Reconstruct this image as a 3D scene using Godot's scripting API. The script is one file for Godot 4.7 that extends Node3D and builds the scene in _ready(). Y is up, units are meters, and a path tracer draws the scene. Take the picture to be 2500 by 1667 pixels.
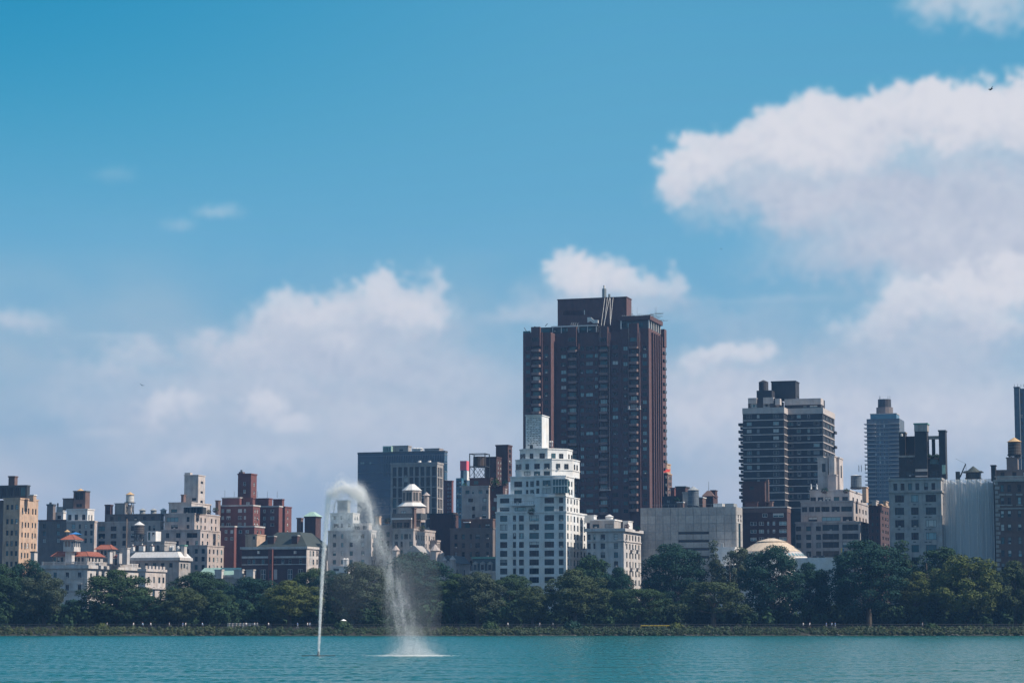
extends Node3D
# Lake in a city park: an avenue of apartment houses behind trees, a fountain on the water.
# Axes: x runs along the avenue to the south, -z runs east (away from the viewer), y is up. Metres.
# Measurements are taken as sight lines from the viewpoint and turned into metres on the plane each front stands on.

const FOCAL := 5800.0
const MID := Vector2(1250.0, 833.5)
const EYE := Vector3(0, 3.4, 0)
const TURN := 17.0
const LIFT := 6.75
const GROUND := 3.0
const EXPOSURE := 1.35

var aim: Basis
var forward: Vector3
var across: Vector3
var rng := RandomNumberGenerator.new()
var taken := {}
var cur: Node3D
var co := Vector3.ZERO
var mats := {}
var win_cache := {}
var weather: ImageTexture
var stone_tex: ImageTexture

func _ready() -> void:
	rng.seed = 20240817
	aim = Basis(Vector3.UP, deg_to_rad(TURN)) * Basis(Vector3.RIGHT, deg_to_rad(LIFT))
	forward = Vector3(-sin(deg_to_rad(TURN)), 0, -cos(deg_to_rad(TURN)))
	across = Vector3(cos(deg_to_rad(TURN)), 0, -sin(deg_to_rad(TURN)))
	set_view_and_light()
	make_materials()
	leaf_colors()
	build_land()
	build_city_west()
	build_city_middle()
	build_city_east()
	build_rooftops()
	build_trees()
	build_bank()
	build_fountain()
	build_people()
	build_birds()

# ---------------------------------------------------------------- view, sky, sun
func set_view_and_light() -> void:
	var cam := Camera3D.new()
	cam.name = "camera"
	cam.transform = Transform3D(aim, EYE)
	cam.fov = rad_to_deg(2.0 * atan(MID.y / FOCAL))
	cam.near = 1.0
	cam.far = 9000.0
	add_child(cam)
	cam.current = true
	var sun := DirectionalLight3D.new()
	sun.name = "sun"
	sun.basis = Basis.looking_at(-Vector3(0.72, 0.72, 0.0).normalized(), Vector3.UP)
	sun.light_energy = 1.6
	sun.light_color = Color(1.0, 0.945, 0.88)
	sun.light_angular_distance = 0.5
	sun.shadow_enabled = true
	add_child(sun)
	var env := Environment.new()
	env.background_mode = Environment.BG_SKY
	var sky := Sky.new()
	var pan := PanoramaSkyMaterial.new()
	pan.panorama = ImageTexture.create_from_image(sky_picture())
	pan.energy_multiplier = 1.0
	sky.sky_material = pan
	env.sky = sky
	env.tonemap_mode = Environment.TONE_MAPPER_LINEAR
	env.tonemap_exposure = EXPOSURE
	env.sdfgi_enabled = true
	env.ssao_enabled = true
	env.ssil_enabled = true
	env.fog_enabled = true
	env.fog_density = 0.0001
	env.fog_light_color = Color(0.50, 0.74, 1.0)
	env.volumetric_fog_enabled = true
	env.volumetric_fog_density = 0.0
	var we := WorldEnvironment.new()
	we.name = "air"
	we.environment = env
	add_child(we)

var nz := FastNoiseLite.new()
var nz2 := FastNoiseLite.new()
# cloud heaps: x, y, half width, half height (hundredths of a degree from the middle of the view), softness, brightness, share
var heaps := [
	[760, 900, 330, 90, 1.0, 0.55, 0.75], [1000, 900, 300, 110, 1.0, 0.5, 0.7], [500, 960, 330, 110, 1.0, 0.55, 0.6], [300, 1000, 260, 90, 1.0, 0.5, 0.5], [1150, 1080, 330, 90, 1.0, 0.6, 0.6], [560, 1110, 360, 80, 1.0, 0.55, 0.5], [1750, 1000, 330, 120, 1.0, 0.66, 0.85], [2000, 1040, 400, 130, 1.0, 0.66, 0.85], [2350, 1040, 380, 140, 1.0, 0.66, 0.85], [1800, 780, 180, 60, 1.0, 0.4, 0.35],
	[2330, 540, 420, 150, 0.9, 0.50, 0.95], [2100, 490, 400, 110, 0.9, 0.52, 0.95], [1880, 480, 260, 80, 0.9, 0.55, 0.8], [2250, 640, 420, 70, 1.0, 0.48, 0.75],
	[2640, 520, 330, 230, 0.8, 0.45, 0.9], [2360, 650, 330, 90, 1.0, 0.55, 0.9], [2480, 640, 260, 110, 0.9, 0.55, 0.9], [2150, 620, 260, 80, 1.0, 0.5, 0.7],
	[1622, 470, 42, 62, 0.5, 0.86, 0.9], [1665, 425, 84, 72, 0.34, 0.92, 0.95], [1750, 400, 105, 92, 0.30, 1.0, 0.95], [1850, 370, 118, 96, 0.30, 0.95, 0.95], [1955, 365, 125, 98, 0.28, 0.98, 0.97],
	[2060, 360, 130, 108, 0.28, 0.95, 0.97], [2165, 322, 118, 116, 0.24, 0.98, 0.98], [2275, 322, 120, 116, 0.22, 1.0, 1.0], [2340, 335, 110, 122, 0.26, 1.0, 0.98], [2440, 325, 110, 112, 0.24, 0.98, 0.98], [2560, 325, 140, 125, 0.24, 0.98, 0.98], [2700, 350, 160, 130, 0.24, 0.95, 0.98],
	[2200, 470, 200, 50, 1.0, 0.35, 0.55], [2420, 480, 180, 60, 1.0, 0.35, 0.6], [1960, 480, 150, 40, 1.0, 0.45, 0.4],
	[820, 830, 230, 70, 1.0, 0.45, 0.6], [960, 790, 170, 60, 1.0, 0.5, 0.6], [690, 850, 180, 60, 1.0, 0.45, 0.55],
	[735, 760, 92, 72, 0.5, 0.82, 0.85], [815, 745, 80, 58, 0.55, 0.75, 0.8], [905, 700, 52, 56, 0.45, 0.95, 0.9], [965, 740, 95, 62, 0.55, 0.85, 0.85], [1050, 715, 42, 62, 0.6, 0.8, 0.75], [1015, 770, 100, 52, 0.6, 0.85, 0.8], [840, 850, 70, 40, 0.8, 0.8, 0.6],
	[350, 868, 90, 30, 0.9, 0.7, 0.55], [280, 912, 150, 40, 1.0, 0.6, 0.5], [420, 1000, 100, 50, 0.6, 0.9, 0.7], [640, 985, 70, 52, 0.5, 0.95, 0.75], [700, 1040, 90, 38, 0.6, 0.9, 0.7], [520, 860, 130, 32, 1.0, 0.65, 0.45], [260, 1068, 70, 16, 0.9, 0.7, 0.4], [900, 1030, 160, 60, 1.0, 0.7, 0.5], [480, 1130, 90, 34, 0.9, 0.75, 0.5], [700, 1140, 120, 40, 1.0, 0.7, 0.45], [1150, 960, 160, 80, 1.0, 0.6, 0.5],
	[1410, 685, 78, 58, 0.45, 0.92, 0.9], [1480, 680, 85, 56, 0.42, 0.95, 0.92], [1560, 695, 66, 46, 0.5, 0.88, 0.85], [1638, 705, 38, 46, 0.5, 0.8, 0.75], [1540, 750, 170, 52, 1.0, 0.5, 0.7], [1380, 770, 130, 60, 1.0, 0.5, 0.6],
	[1690, 875, 55, 38, 0.5, 0.9, 0.75], [1760, 862, 66, 36, 0.45, 0.95, 0.85], [1845, 858, 55, 32, 0.5, 0.92, 0.85], [1760, 920, 170, 55, 1.0, 0.6, 0.7],
	[2140, 800, 120, 50, 0.7, 0.8, 0.8], [2220, 760, 120, 66, 0.5, 0.92, 0.9], [2340, 740, 125, 72, 0.45, 0.98, 0.92], [2460, 720, 120, 70, 0.45, 0.95, 0.92], [2400, 810, 160, 56, 0.6, 0.85, 0.85], [2300, 850, 300, 60, 1.0, 0.45, 0.7], [2100, 900, 260, 80, 1.0, 0.45, 0.6], [2400, 950, 260, 90, 1.0, 0.65, 0.55],
	[2300, 30, 110, 55, 0.8, 0.72, 0.65], [2410, 55, 95, 62, 0.7, 0.75, 0.7], [2240, 20, 70, 34, 0.9, 0.7, 0.5], [2330, -40, 170, 60, 0.8, 0.8, 0.75],
	[700, 800, 130, 60, 0.7, 0.7, 0.7], [600, 860, 120, 46, 0.8, 0.7, 0.6], [880, 780, 150, 60, 0.6, 0.8, 0.7],
	[440, 562, 50, 18, 0.9, 0.75, 0.3], [535, 528, 62, 22, 0.9, 0.8, 0.45], [280, 440, 60, 20, 1.0, 0.7, 0.2], [60, 808, 100, 38, 0.8, 0.75, 0.6], [290, 832, 110, 8, 0.9, 0.85, 0.3], [1900, 735, 200, 10, 1.0, 0.7, 0.25], [1250, 780, 120, 26, 1.0, 0.6, 0.4],
]

func ss(a: float, b: float, x: float) -> float:
	var t := clampf((x - a) / (b - a), 0.0, 1.0)
	return t * t * (3.0 - 2.0 * t)

func air_color(el: float, off_sun: float) -> Color:
	# clear air by height above the horizon, paler low down and towards the sun
	var stops := [[-90.0, Color8(150, 172, 196)], [0.0, Color8(158, 176, 199)], [3.0, Color8(154, 176, 201)], [6.0, Color8(134, 176, 205)], [9.0, Color8(108, 172, 208)], [12.0, Color8(96, 167, 203)], [15.5, Color8(82, 160, 199)], [40.0, Color8(35, 125, 185)], [90.0, Color8(22, 104, 170)]]
	var c: Color = stops[0][1]
	for k in range(1, stops.size()):
		if el <= stops[k][0]:
			c = stops[k - 1][1].lerp(stops[k][1], (el - stops[k - 1][0]) / (stops[k][0] - stops[k - 1][0]))
			break
	var away := ss(93.0, 113.0, off_sun) * ss(8.0, 16.0, el)
	return c.lerp(Color(c.r * 0.30, c.g * 0.86, c.b * 0.92), away * 0.8)

func sky_color(az: float, el: float) -> Color:
	# az: degrees clockwise from east as seen from above, el: degrees above the horizon
	var c := air_color(el, absf(wrapf(az - 80.0, -180.0, 180.0)))
	var d := Vector3(sin(deg_to_rad(az)) * cos(deg_to_rad(el)), sin(deg_to_rad(el)), -cos(deg_to_rad(az)) * cos(deg_to_rad(el)))
	var rel := wrapf(az + TURN, -180.0, 180.0)
	var x := MID.x + rel * cos(deg_to_rad(el)) / 0.00988
	var y := MID.y - (el - LIFT) / 0.00988
	var n1 := nz.get_noise_3d(d.x * 60.0, d.y * 90.0, d.z * 60.0)
	# thin veil low down
	var n0 := nz2.get_noise_3d(d.x * 9.0, d.y * 22.0, d.z * 9.0)
	var veil := ss(10.5, 3.5, el) * clampf(0.55 + 0.35 * n1 + 0.75 * n0, 0.0, 1.0)
	c = c.lerp(Color8(190, 197, 211), veil * 0.9)
	var here := 1.0 - ss(14.0, 22.0, absf(rel)) * 1.0
	here *= 1.0 - ss(17.0, 23.0, el)
	if here < 1.0:
		# cumulus over the rest of the sky
		var s := 1.0 / (maxf(d.y, 0.0) + 0.12)
		var m := nz2.get_noise_3d(d.x * s * 0.9, 3.0, d.z * s * 0.9) * 0.75 + n1 * 0.35
		var a := ss(-0.05, 0.22, m) * (1.0 - here) * ss(-1.0, 4.0, el)
		var lit := Color8(234, 240, 250).lerp(Color8(178, 190, 210), ss(0.12, 0.45, m))
		c = c.lerp(lit, a * 0.92)
	if here > 0.0:
		var w1 := nz.get_noise_3d(x * 0.012, y * 0.015, 7.0)
		var w2 := nz.get_noise_3d(x * 0.012, y * 0.015, 31.0)
		var w3 := nz2.get_noise_3d(x * 0.035, y * 0.04, 5.0)
		var w4 := nz2.get_noise_3d(x * 0.035, y * 0.04, 55.0)
		# billows: rounded bright lobes parted by soft creases
		var lump := (0.42 - absf(nz.get_noise_3d(x * 0.034 + w2 * 1.5, y * 0.042 + w1 * 1.5, 90.0)) * 1.5) * 0.22
		lump += (0.42 - absf(nz2.get_noise_3d(x * 0.03 + w1, y * 0.04 + w2, 140.0)) * 1.5) * 0.12
		for h in heaps:
			var rx: float = h[2] * (1.0 + 0.42 * h[4])
			var ry: float = h[3] * (1.0 + 0.42 * h[4])
			if absf(x - h[0]) > rx * 1.9 or absf(y - h[1]) > ry * 1.9:
				continue
			var warp := minf(ry, 70.0)
			var dx: float = (x - h[0] + w1 * warp * 0.85 + w3 * warp * 0.42) / rx
			var dy: float = (y - h[1] + w2 * warp * 0.85 + w4 * warp * 0.42) / ry
			var q := sqrt(dx * dx + dy * dy)
			var soft: float = lerpf(h[4], 1.0, ss(-0.5, 0.75, dy) * 0.85)
			var a: float = ss(0.0, 1.0, (1.0 - q) / soft) * h[6] * here
			if a <= 0.0:
				continue
			var b: float = h[5] * (1.0 - 0.36 * ss(-0.35, 0.85, dy)) + w3 * 0.10 + w1 * 0.10 + lump
			c = c.lerp(Color8(168, 181, 204).lerp(Color8(221, 222, 230), clampf(b, 0.0, 1.0)), a)
	if el < 0.0:
		c = c.lerp(Color8(92, 120, 130), ss(0.0, -6.0, el))
	return c

func exposed(c: Color) -> Color:
	# colours above are as the camera shows them; the sky itself is that much dimmer than the exposure lifts it
	var l := c.srgb_to_linear()
	return Color(l.r / EXPOSURE, l.g / EXPOSURE, l.b / EXPOSURE).linear_to_srgb()

func sky_picture() -> Image:
	nz.seed = 11
	nz.noise_type = FastNoiseLite.TYPE_SIMPLEX_SMOOTH
	nz.frequency = 0.35
	nz.fractal_octaves = 4
	nz2.seed = 5
	nz2.noise_type = FastNoiseLite.TYPE_SIMPLEX_SMOOTH
	nz2.frequency = 0.9
	nz2.fractal_octaves = 4
	var wide := 4096
	var low := Image.create(512, 256, false, Image.FORMAT_RGB8)
	for j in 256:
		var el := 90.0 - (j + 0.5) * 180.0 / 256.0
		for i in 512:
			if el < -8.0:
				low.set_pixel(i, j, Color8(92, 120, 130))
			else:
				low.set_pixel(i, j, exposed(sky_color(wrapf((i + 0.5) * 360.0 / 512.0, -180.0, 180.0), el)))
	low.resize(wide, wide / 2, Image.INTERPOLATE_BILINEAR)
	# the part of the sky in view and round it, at the full fineness of the picture
	var step := 360.0 / wide
	for j in range(int((90.0 - 18.0) / step), int((90.0 + 0.5) / step)):
		var el := 90.0 - (j + 0.5) * step
		for i in range(int((-TURN - 15.5) / step), int((-TURN + 15.5) / step)):
			low.set_pixel(posmod(i, wide), j, exposed(sky_color((i + 0.5) * step, el)))
	return low

# ---------------------------------------------------------------- measuring
func ray(px: float, py: float) -> Vector3:
	return aim * Vector3((px - MID.x) / FOCAL, (MID.y - py) / FOCAL, -1.0)

func on_front(px: float, py: float, far: float) -> Vector3:
	var r := ray(px, py)
	return EYE + r * (far / -r.z)

func on_side(px: float, py: float, x: float) -> Vector3:
	var r := ray(px, py)
	return EYE + r * ((x - EYE.x) / r.x)

func at_depth(px: float, py: float, depth: float) -> Vector3:
	var r := ray(px, py)
	return EYE + r * (depth / r.dot(forward))

func on_ground(px: float, depth: float, y: float) -> Vector3:
	var p := at_depth(px, 1520.0, depth)
	return Vector3(p.x, y, p.z)

# ---------------------------------------------------------------- shapes
class Shape:
	var v := PackedVector3Array()
	var n := PackedVector3Array()
	var c := PackedColorArray()
	var tint := Color.WHITE
	func tri(a: Vector3, b: Vector3, d: Vector3, nn: Vector3) -> void:
		if (b - a).cross(d - a).dot(nn) > 0.0:
			v.append_array([a, d, b])
		else:
			v.append_array([a, b, d])
		n.append_array([nn, nn, nn])
		c.append_array([tint, tint, tint])
	func quad(a: Vector3, b: Vector3, d: Vector3, e: Vector3, nn: Vector3) -> void:
		tri(a, b, d, nn)
		tri(a, d, e, nn)
	func face(a: Vector3, b: Vector3, d: Vector3, e: Vector3, inside: Vector3) -> void:
		var nn := (d - a).cross(e - b)
		if nn.length_squared() < 1e-12:
			return
		nn = nn.normalized()
		if nn.dot((a + b + d + e) * 0.25 - inside) < 0.0:
			nn = -nn
		quad(a, b, d, e, nn)
	func box(lo: Vector3, hi: Vector3) -> void:
		var a := lo
		var b := hi
		quad(Vector3(a.x, a.y, b.z), Vector3(b.x, a.y, b.z), Vector3(b.x, b.y, b.z), Vector3(a.x, b.y, b.z), Vector3(0, 0, 1))
		quad(Vector3(a.x, a.y, a.z), Vector3(b.x, a.y, a.z), Vector3(b.x, b.y, a.z), Vector3(a.x, b.y, a.z), Vector3(0, 0, -1))
		quad(Vector3(b.x, a.y, a.z), Vector3(b.x, a.y, b.z), Vector3(b.x, b.y, b.z), Vector3(b.x, b.y, a.z), Vector3(1, 0, 0))
		quad(Vector3(a.x, a.y, a.z), Vector3(a.x, a.y, b.z), Vector3(a.x, b.y, b.z), Vector3(a.x, b.y, a.z), Vector3(-1, 0, 0))
		quad(Vector3(a.x, b.y, a.z), Vector3(b.x, b.y, a.z), Vector3(b.x, b.y, b.z), Vector3(a.x, b.y, b.z), Vector3(0, 1, 0))
		quad(Vector3(a.x, a.y, a.z), Vector3(b.x, a.y, a.z), Vector3(b.x, a.y, b.z), Vector3(a.x, a.y, b.z), Vector3(0, -1, 0))
	func frustum(m: Vector3, r0: float, r1: float, h: float, sides: int, spin := 0.0, zs := 1.0) -> void:
		# a tapered prism standing on m
		var inside := m + Vector3(0, h * 0.5, 0)
		for k in sides:
			var a0 := spin + TAU * k / sides
			var a1 := spin + TAU * (k + 1) / sides
			var d0 := Vector3(cos(a0), 0, sin(a0) * zs)
			var d1 := Vector3(cos(a1), 0, sin(a1) * zs)
			face(m + d0 * r0, m + d1 * r0, m + d1 * r1 + Vector3(0, h, 0), m + d0 * r1 + Vector3(0, h, 0), inside)
			if r1 > 0.001:
				tri(m + Vector3(0, h, 0), m + d0 * r1 + Vector3(0, h, 0), m + d1 * r1 + Vector3(0, h, 0), Vector3.UP)
			if r0 > 0.001:
				tri(m, m + d0 * r0, m + d1 * r0, Vector3.DOWN)
	func tube(p: Vector3, q: Vector3, r0: float, r1: float, sides := 6) -> void:
		var ax := (q - p).normalized()
		var s := ax.cross(Vector3.UP if absf(ax.y) < 0.9 else Vector3.RIGHT).normalized()
		var t := ax.cross(s)
		for k in sides:
			var a0 := TAU * k / sides
			var a1 := TAU * (k + 1) / sides
			var d0 := s * cos(a0) + t * sin(a0)
			var d1 := s * cos(a1) + t * sin(a1)
			face(p + d0 * r0, p + d1 * r0, q + d1 * r1, q + d0 * r1, (p + q) * 0.5)
	func hip(lo: Vector3, hi: Vector3, inset_x: float, inset_z: float) -> void:
		# a roof over the rectangle lo..hi (x, z), from lo.y up to hi.y, its top edges drawn in
		var b := [Vector3(lo.x, lo.y, lo.z), Vector3(hi.x, lo.y, lo.z), Vector3(hi.x, lo.y, hi.z), Vector3(lo.x, lo.y, hi.z)]
		var t := [Vector3(lo.x + inset_x, hi.y, lo.z + inset_z), Vector3(hi.x - inset_x, hi.y, lo.z + inset_z), Vector3(hi.x - inset_x, hi.y, hi.z - inset_z), Vector3(lo.x + inset_x, hi.y, hi.z - inset_z)]
		var inside := (lo + hi) * 0.5 - Vector3(0, (hi.y - lo.y) * 0.4, 0)
		for k in 4:
			face(b[k], b[(k + 1) % 4], t[(k + 1) % 4], t[k], inside)
		face(t[0], t[1], t[2], t[3], inside)
		quad(b[0], b[1], b[2], b[3], Vector3.DOWN)
	func wall(o: Vector3, ax: Vector3, nn: Vector3, wide: float, tall: float, holes: Array, deep: float) -> void:
		# an upright wall from its lower corner o along ax, with real openings
		var ys := [0.0, tall]
		for r: Rect2 in holes:
			ys.append(r.position.y)
			ys.append(r.end.y)
		ys.sort()
		for k in ys.size() - 1:
			var y0: float = ys[k]
			var y1: float = ys[k + 1]
			if y1 - y0 < 0.001:
				continue
			var ym := (y0 + y1) * 0.5
			var spans := []
			for r: Rect2 in holes:
				if r.position.y < ym and r.end.y > ym:
					spans.append([r.position.x, r.end.x])
			spans.sort()
			var x := 0.0
			for s in spans:
				if s[0] > x:
					quad(o + ax * x + Vector3(0, y0, 0), o + ax * s[0] + Vector3(0, y0, 0), o + ax * s[0] + Vector3(0, y1, 0), o + ax * x + Vector3(0, y1, 0), nn)
				x = maxf(x, s[1])
			if x < wide:
				quad(o + ax * x + Vector3(0, y0, 0), o + ax * wide + Vector3(0, y0, 0), o + ax * wide + Vector3(0, y1, 0), o + ax * x + Vector3(0, y1, 0), nn)
		for r: Rect2 in holes:
			var a := o + ax * r.position.x + Vector3(0, r.position.y, 0)
			var b := o + ax * r.end.x + Vector3(0, r.position.y, 0)
			var up := Vector3(0, r.size.y, 0)
			var back := -nn * deep
			quad(a, b, b + back, a + back, Vector3.UP)
			quad(a + up, b + up, b + up + back, a + up + back, Vector3.DOWN)
			quad(a, a + up, a + up + back, a + back, ax)
			quad(b, b + up, b + up + back, b + back, -ax)
	func mesh(shift := Vector3.ZERO, colored := false) -> ArrayMesh:
		var arr := []
		arr.resize(Mesh.ARRAY_MAX)
		if shift != Vector3.ZERO:
			for k in v.size():
				v[k] -= shift
		arr[Mesh.ARRAY_VERTEX] = v
		arr[Mesh.ARRAY_NORMAL] = n
		if colored:
			arr[Mesh.ARRAY_COLOR] = c
		var m := ArrayMesh.new()
		m.add_surface_from_arrays(Mesh.PRIMITIVE_TRIANGLES, arr)
		return m

# ---------------------------------------------------------------- naming and parts
func numbered(called: String) -> String:
	if not taken.has(called):
		taken[called] = 0
		return called
	taken[called] += 1
	return "%s_%03d" % [called, taken[called]]

func tag(o: Node, label: String, category: String, group := "", kind := "") -> void:
	if label:
		o.set_meta("label", label)
	if category:
		o.set_meta("category", category)
	if group:
		o.set_meta("group", group)
	if kind:
		o.set_meta("kind", kind)

func thing(called: String, label: String, category: String, at: Vector3, group := "") -> Node3D:
	cur = Node3D.new()
	cur.name = numbered(called)
	cur.position = at
	co = at
	add_child(cur)
	tag(cur, label, category, group)
	return cur

func part(s: Shape, called: String, m: Material, parent: Node = null, colored := false) -> MeshInstance3D:
	var o := MeshInstance3D.new()
	o.name = called
	o.mesh = s.mesh(co, colored)
	o.material_override = m
	(parent if parent else cur).add_child(o, true)
	return o

func piece(called: String, m: Mesh, mt: Material, at: Vector3, turn := 0.0, parent: Node = null) -> MeshInstance3D:
	# a shared mesh set at a place of its own
	var o := MeshInstance3D.new()
	o.name = called
	o.mesh = m
	o.material_override = mt
	o.position = at - co if parent == null or parent == cur else at
	o.rotation.y = turn
	(parent if parent else cur).add_child(o, true)
	return o

func structure(s: Shape, called: String, m: Material) -> MeshInstance3D:
	var o := MeshInstance3D.new()
	o.name = called
	o.mesh = s.mesh()
	o.material_override = m
	add_child(o)
	o.set_meta("kind", "structure")
	return o

# ---------------------------------------------------------------- materials
func paint(called: String, c: Color, rough := 0.85, tex: Texture2D = null, scale := 0.03, metal := 0.0) -> StandardMaterial3D:
	# c holds real-world (linear) base colour
	var m := StandardMaterial3D.new()
	m.resource_name = called
	var lift := 1.03 if tex else 1.0  # the grain textures average below white
	m.albedo_color = Color(minf(c.r * lift, 0.95), minf(c.g * lift, 0.95), minf(c.b * lift, 0.95)).linear_to_srgb()
	m.roughness = rough
	m.metallic = metal
	if tex:
		m.albedo_texture = tex
		m.uv1_triplanar = true
		m.uv1_world_triplanar = true
		m.uv1_scale = Vector3(scale, scale, scale)
	mats[called] = m
	return m

func grain_picture(seed_: int, stain: float, streak: float, fine: float) -> ImageTexture:
	var f := FastNoiseLite.new()
	f.seed = seed_
	f.noise_type = FastNoiseLite.TYPE_SIMPLEX_SMOOTH
	f.frequency = 0.012
	f.fractal_octaves = 5
	var blot := f.get_seamless_image(512, 512)
	f.seed = seed_ + 7
	f.frequency = 0.03
	var st := f.get_seamless_image(512, 64)
	st.resize(512, 512, Image.INTERPOLATE_CUBIC)
	f.seed = seed_ + 13
	f.frequency = 0.11
	f.fractal_octaves = 3
	var fi := f.get_seamless_image(512, 512)
	var im := Image.create(512, 512, false, Image.FORMAT_RGB8)
	for j in 512:
		for i in 512:
			var g := 1.0 - stain * blot.get_pixel(i, j).r - streak * ss(0.45, 0.95, st.get_pixel(i, j).r) - fine * fi.get_pixel(i, j).r
			var warm := (blot.get_pixel((i + 200) % 512, (j + 90) % 512).r - 0.5) * 0.06
			im.set_pixel(i, j, Color(g + warm, g, g - warm))
	return ImageTexture.create_from_image(im)

func make_materials() -> void:
	weather = grain_picture(3, 0.12, 0.08, 0.08)
	stone_tex = grain_picture(40, 0.16, 0.10, 0.10)
	paint("white_brick", Color(0.68, 0.69, 0.69), 0.8, weather)
	paint("white_paint", Color(0.71, 0.70, 0.69), 0.7, weather)
	paint("beige", Color(0.44, 0.395, 0.385), 0.9, stone_tex, 0.04)
	paint("warm_beige", Color(0.47, 0.41, 0.39), 0.9, stone_tex, 0.04)
	paint("tan", Color(0.55, 0.39, 0.285), 0.9, stone_tex, 0.05)
	paint("cream", Color(0.54, 0.495, 0.48), 0.9, stone_tex, 0.035)
	paint("pale_stone", Color(0.56, 0.535, 0.525), 0.85, stone_tex, 0.035)
	paint("limestone", Color(0.40, 0.385, 0.385), 0.9, stone_tex, 0.05)
	paint("grey_stone", Color(0.38, 0.36, 0.35), 0.9, stone_tex, 0.045)
	paint("red_brick", Color(0.165, 0.06, 0.055), 0.9, weather, 0.06)
	paint("tower_brick", Color(0.115, 0.060, 0.062), 0.85, weather, 0.05)
	paint("dark_brick", Color(0.075, 0.04, 0.043), 0.9, weather, 0.06)
	paint("brown_brick", Color(0.15, 0.095, 0.085), 0.9, weather, 0.06)
	paint("grey_brick", Color(0.17, 0.145, 0.14), 0.9, weather, 0.06)
	paint("black_brick", Color(0.028, 0.030, 0.038), 0.7, weather, 0.06)
	paint("band", Color(0.50, 0.455, 0.44), 0.85, weather, 0.05)
	paint("blue_brick", Color(0.11, 0.145, 0.185), 0.8, weather, 0.06)
	paint("slate", Color(0.07, 0.08, 0.09), 0.6, weather, 0.2)
	paint("dark_metal", Color(0.035, 0.04, 0.045), 0.5, weather, 0.2)
	paint("tank_wood", Color(0.06, 0.045, 0.04), 0.9, weather, 0.4)
	paint("grey_metal", Color(0.33, 0.35, 0.36), 0.5, weather, 0.2)
	paint("white_metal", Color(0.68, 0.67, 0.66), 0.5, weather, 0.15)
	paint("copper", Color(0.16, 0.36, 0.30), 0.7, stone_tex, 0.15)
	paint("pale_copper", Color(0.36, 0.55, 0.48), 0.7, stone_tex, 0.15)
	paint("green_roof", Color(0.036, 0.052, 0.05), 0.7, stone_tex, 0.12)
	paint("red_tile", Color(0.35, 0.11, 0.07), 0.8, stone_tex, 0.3)
	paint("tank_cone", Color(0.55, 0.36, 0.18), 0.8, weather, 0.3)
	paint("dome_cream", Color(0.58, 0.47, 0.36), 0.8, weather, 0.15)
	paint("pink", Color(0.60, 0.10, 0.14), 0.8)
	paint("blue_cloth", Color(0.02, 0.16, 0.42), 0.9)
	paint("red_cloth", Color(0.55, 0.06, 0.05), 0.9)
	paint("white_cloth", Color(0.75, 0.75, 0.75), 0.9)
	paint("steel_pipe", Color(0.18, 0.21, 0.22), 0.45, null, 0.03, 0.3)
	paint("frame_dark", Color(0.04, 0.045, 0.05), 0.6)
	paint("frame_grey", Color(0.22, 0.23, 0.24), 0.6)
	paint("frame_white", Color(0.55, 0.55, 0.55), 0.6)
	var glass := [["pane_dark", Color(0.008, 0.014, 0.020), 0.0], ["pane_deep", Color(0.012, 0.034, 0.046), 0.0], ["pane_teal", Color(0.035, 0.105, 0.125), 0.1], ["pane_sky", Color(0.16, 0.28, 0.31), 0.2]]
	for g in glass:
		paint(g[0], g[1], 0.08, null, 0.03, g[2]).metallic_specular = 0.38
	paint("blind", Color(0.42, 0.44, 0.44), 0.6)
	paint("blind_dim", Color(0.16, 0.18, 0.19), 0.6)
	paint("curtain_wall", Color(0.012, 0.066, 0.118), 0.12, weather, 0.03, 0.1)
	paint("teal_wall", Color(0.03, 0.13, 0.19), 0.15, null, 0.03, 0.25)
	paint("bark", Color(0.06, 0.05, 0.04), 0.95)

# ---------------------------------------------------------------- windows
func window_mesh(w: float, h: float, style: String) -> Array:
	var key := "%s %.2f %.2f" % [style, w, h]
	if win_cache.has(key):
		return win_cache[key]
	var f := Shape.new()
	var t := minf(0.11, w * 0.12)
	var d := 0.10
	var a := w * 0.5
	var b := h * 0.5
	f.box(Vector3(-a, -b, 0), Vector3(-a + t, b, d))
	f.box(Vector3(a - t, -b, 0), Vector3(a, b, d))
	f.box(Vector3(-a + t, -b, 0), Vector3(a - t, -b + t, d))
	f.box(Vector3(-a + t, b - t, 0), Vector3(a - t, b, d))
	if style == "hung":
		f.box(Vector3(-a + t, -t * 0.5, 0), Vector3(a - t, t * 0.5, d * 0.9))
	elif style == "pair":
		f.box(Vector3(-t * 0.6, -b + t, 0), Vector3(t * 0.6, b - t, d * 0.9))
		f.box(Vector3(-a + t, -t * 0.4, 0), Vector3(a - t, t * 0.4, d * 0.7))
	elif style == "triple":
		for x in [-a * 0.52, a * 0.52]:
			f.box(Vector3(x - t * 0.5, -b + t, 0), Vector3(x + t * 0.5, b - t, d * 0.9))
	elif style == "row":
		var k := maxi(2, int(w / 1.4))
		for i in range(1, k):
			var x := -a + w * i / k
			f.box(Vector3(x - t * 0.5, -b + t, 0), Vector3(x + t * 0.5, b - t, d * 0.9))
	var p := Shape.new()
	p.box(Vector3(-a + t * 0.5, -b + t * 0.5, 0.01), Vector3(a - t * 0.5, b - t * 0.5, 0.04))
	var l := Shape.new()
	l.box(Vector3(-a + t, b - t - h * 0.45, 0.041), Vector3(a - t, b - t, 0.055))
	var l2 := Shape.new()
	l2.box(Vector3(-a + t, -b + t, 0.041), Vector3(a - t, b - t, 0.055))
	win_cache[key] = [f.mesh(), p.mesh(), l.mesh(), l2.mesh()]
	return win_cache[key]

var ac_cache: ArrayMesh

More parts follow.
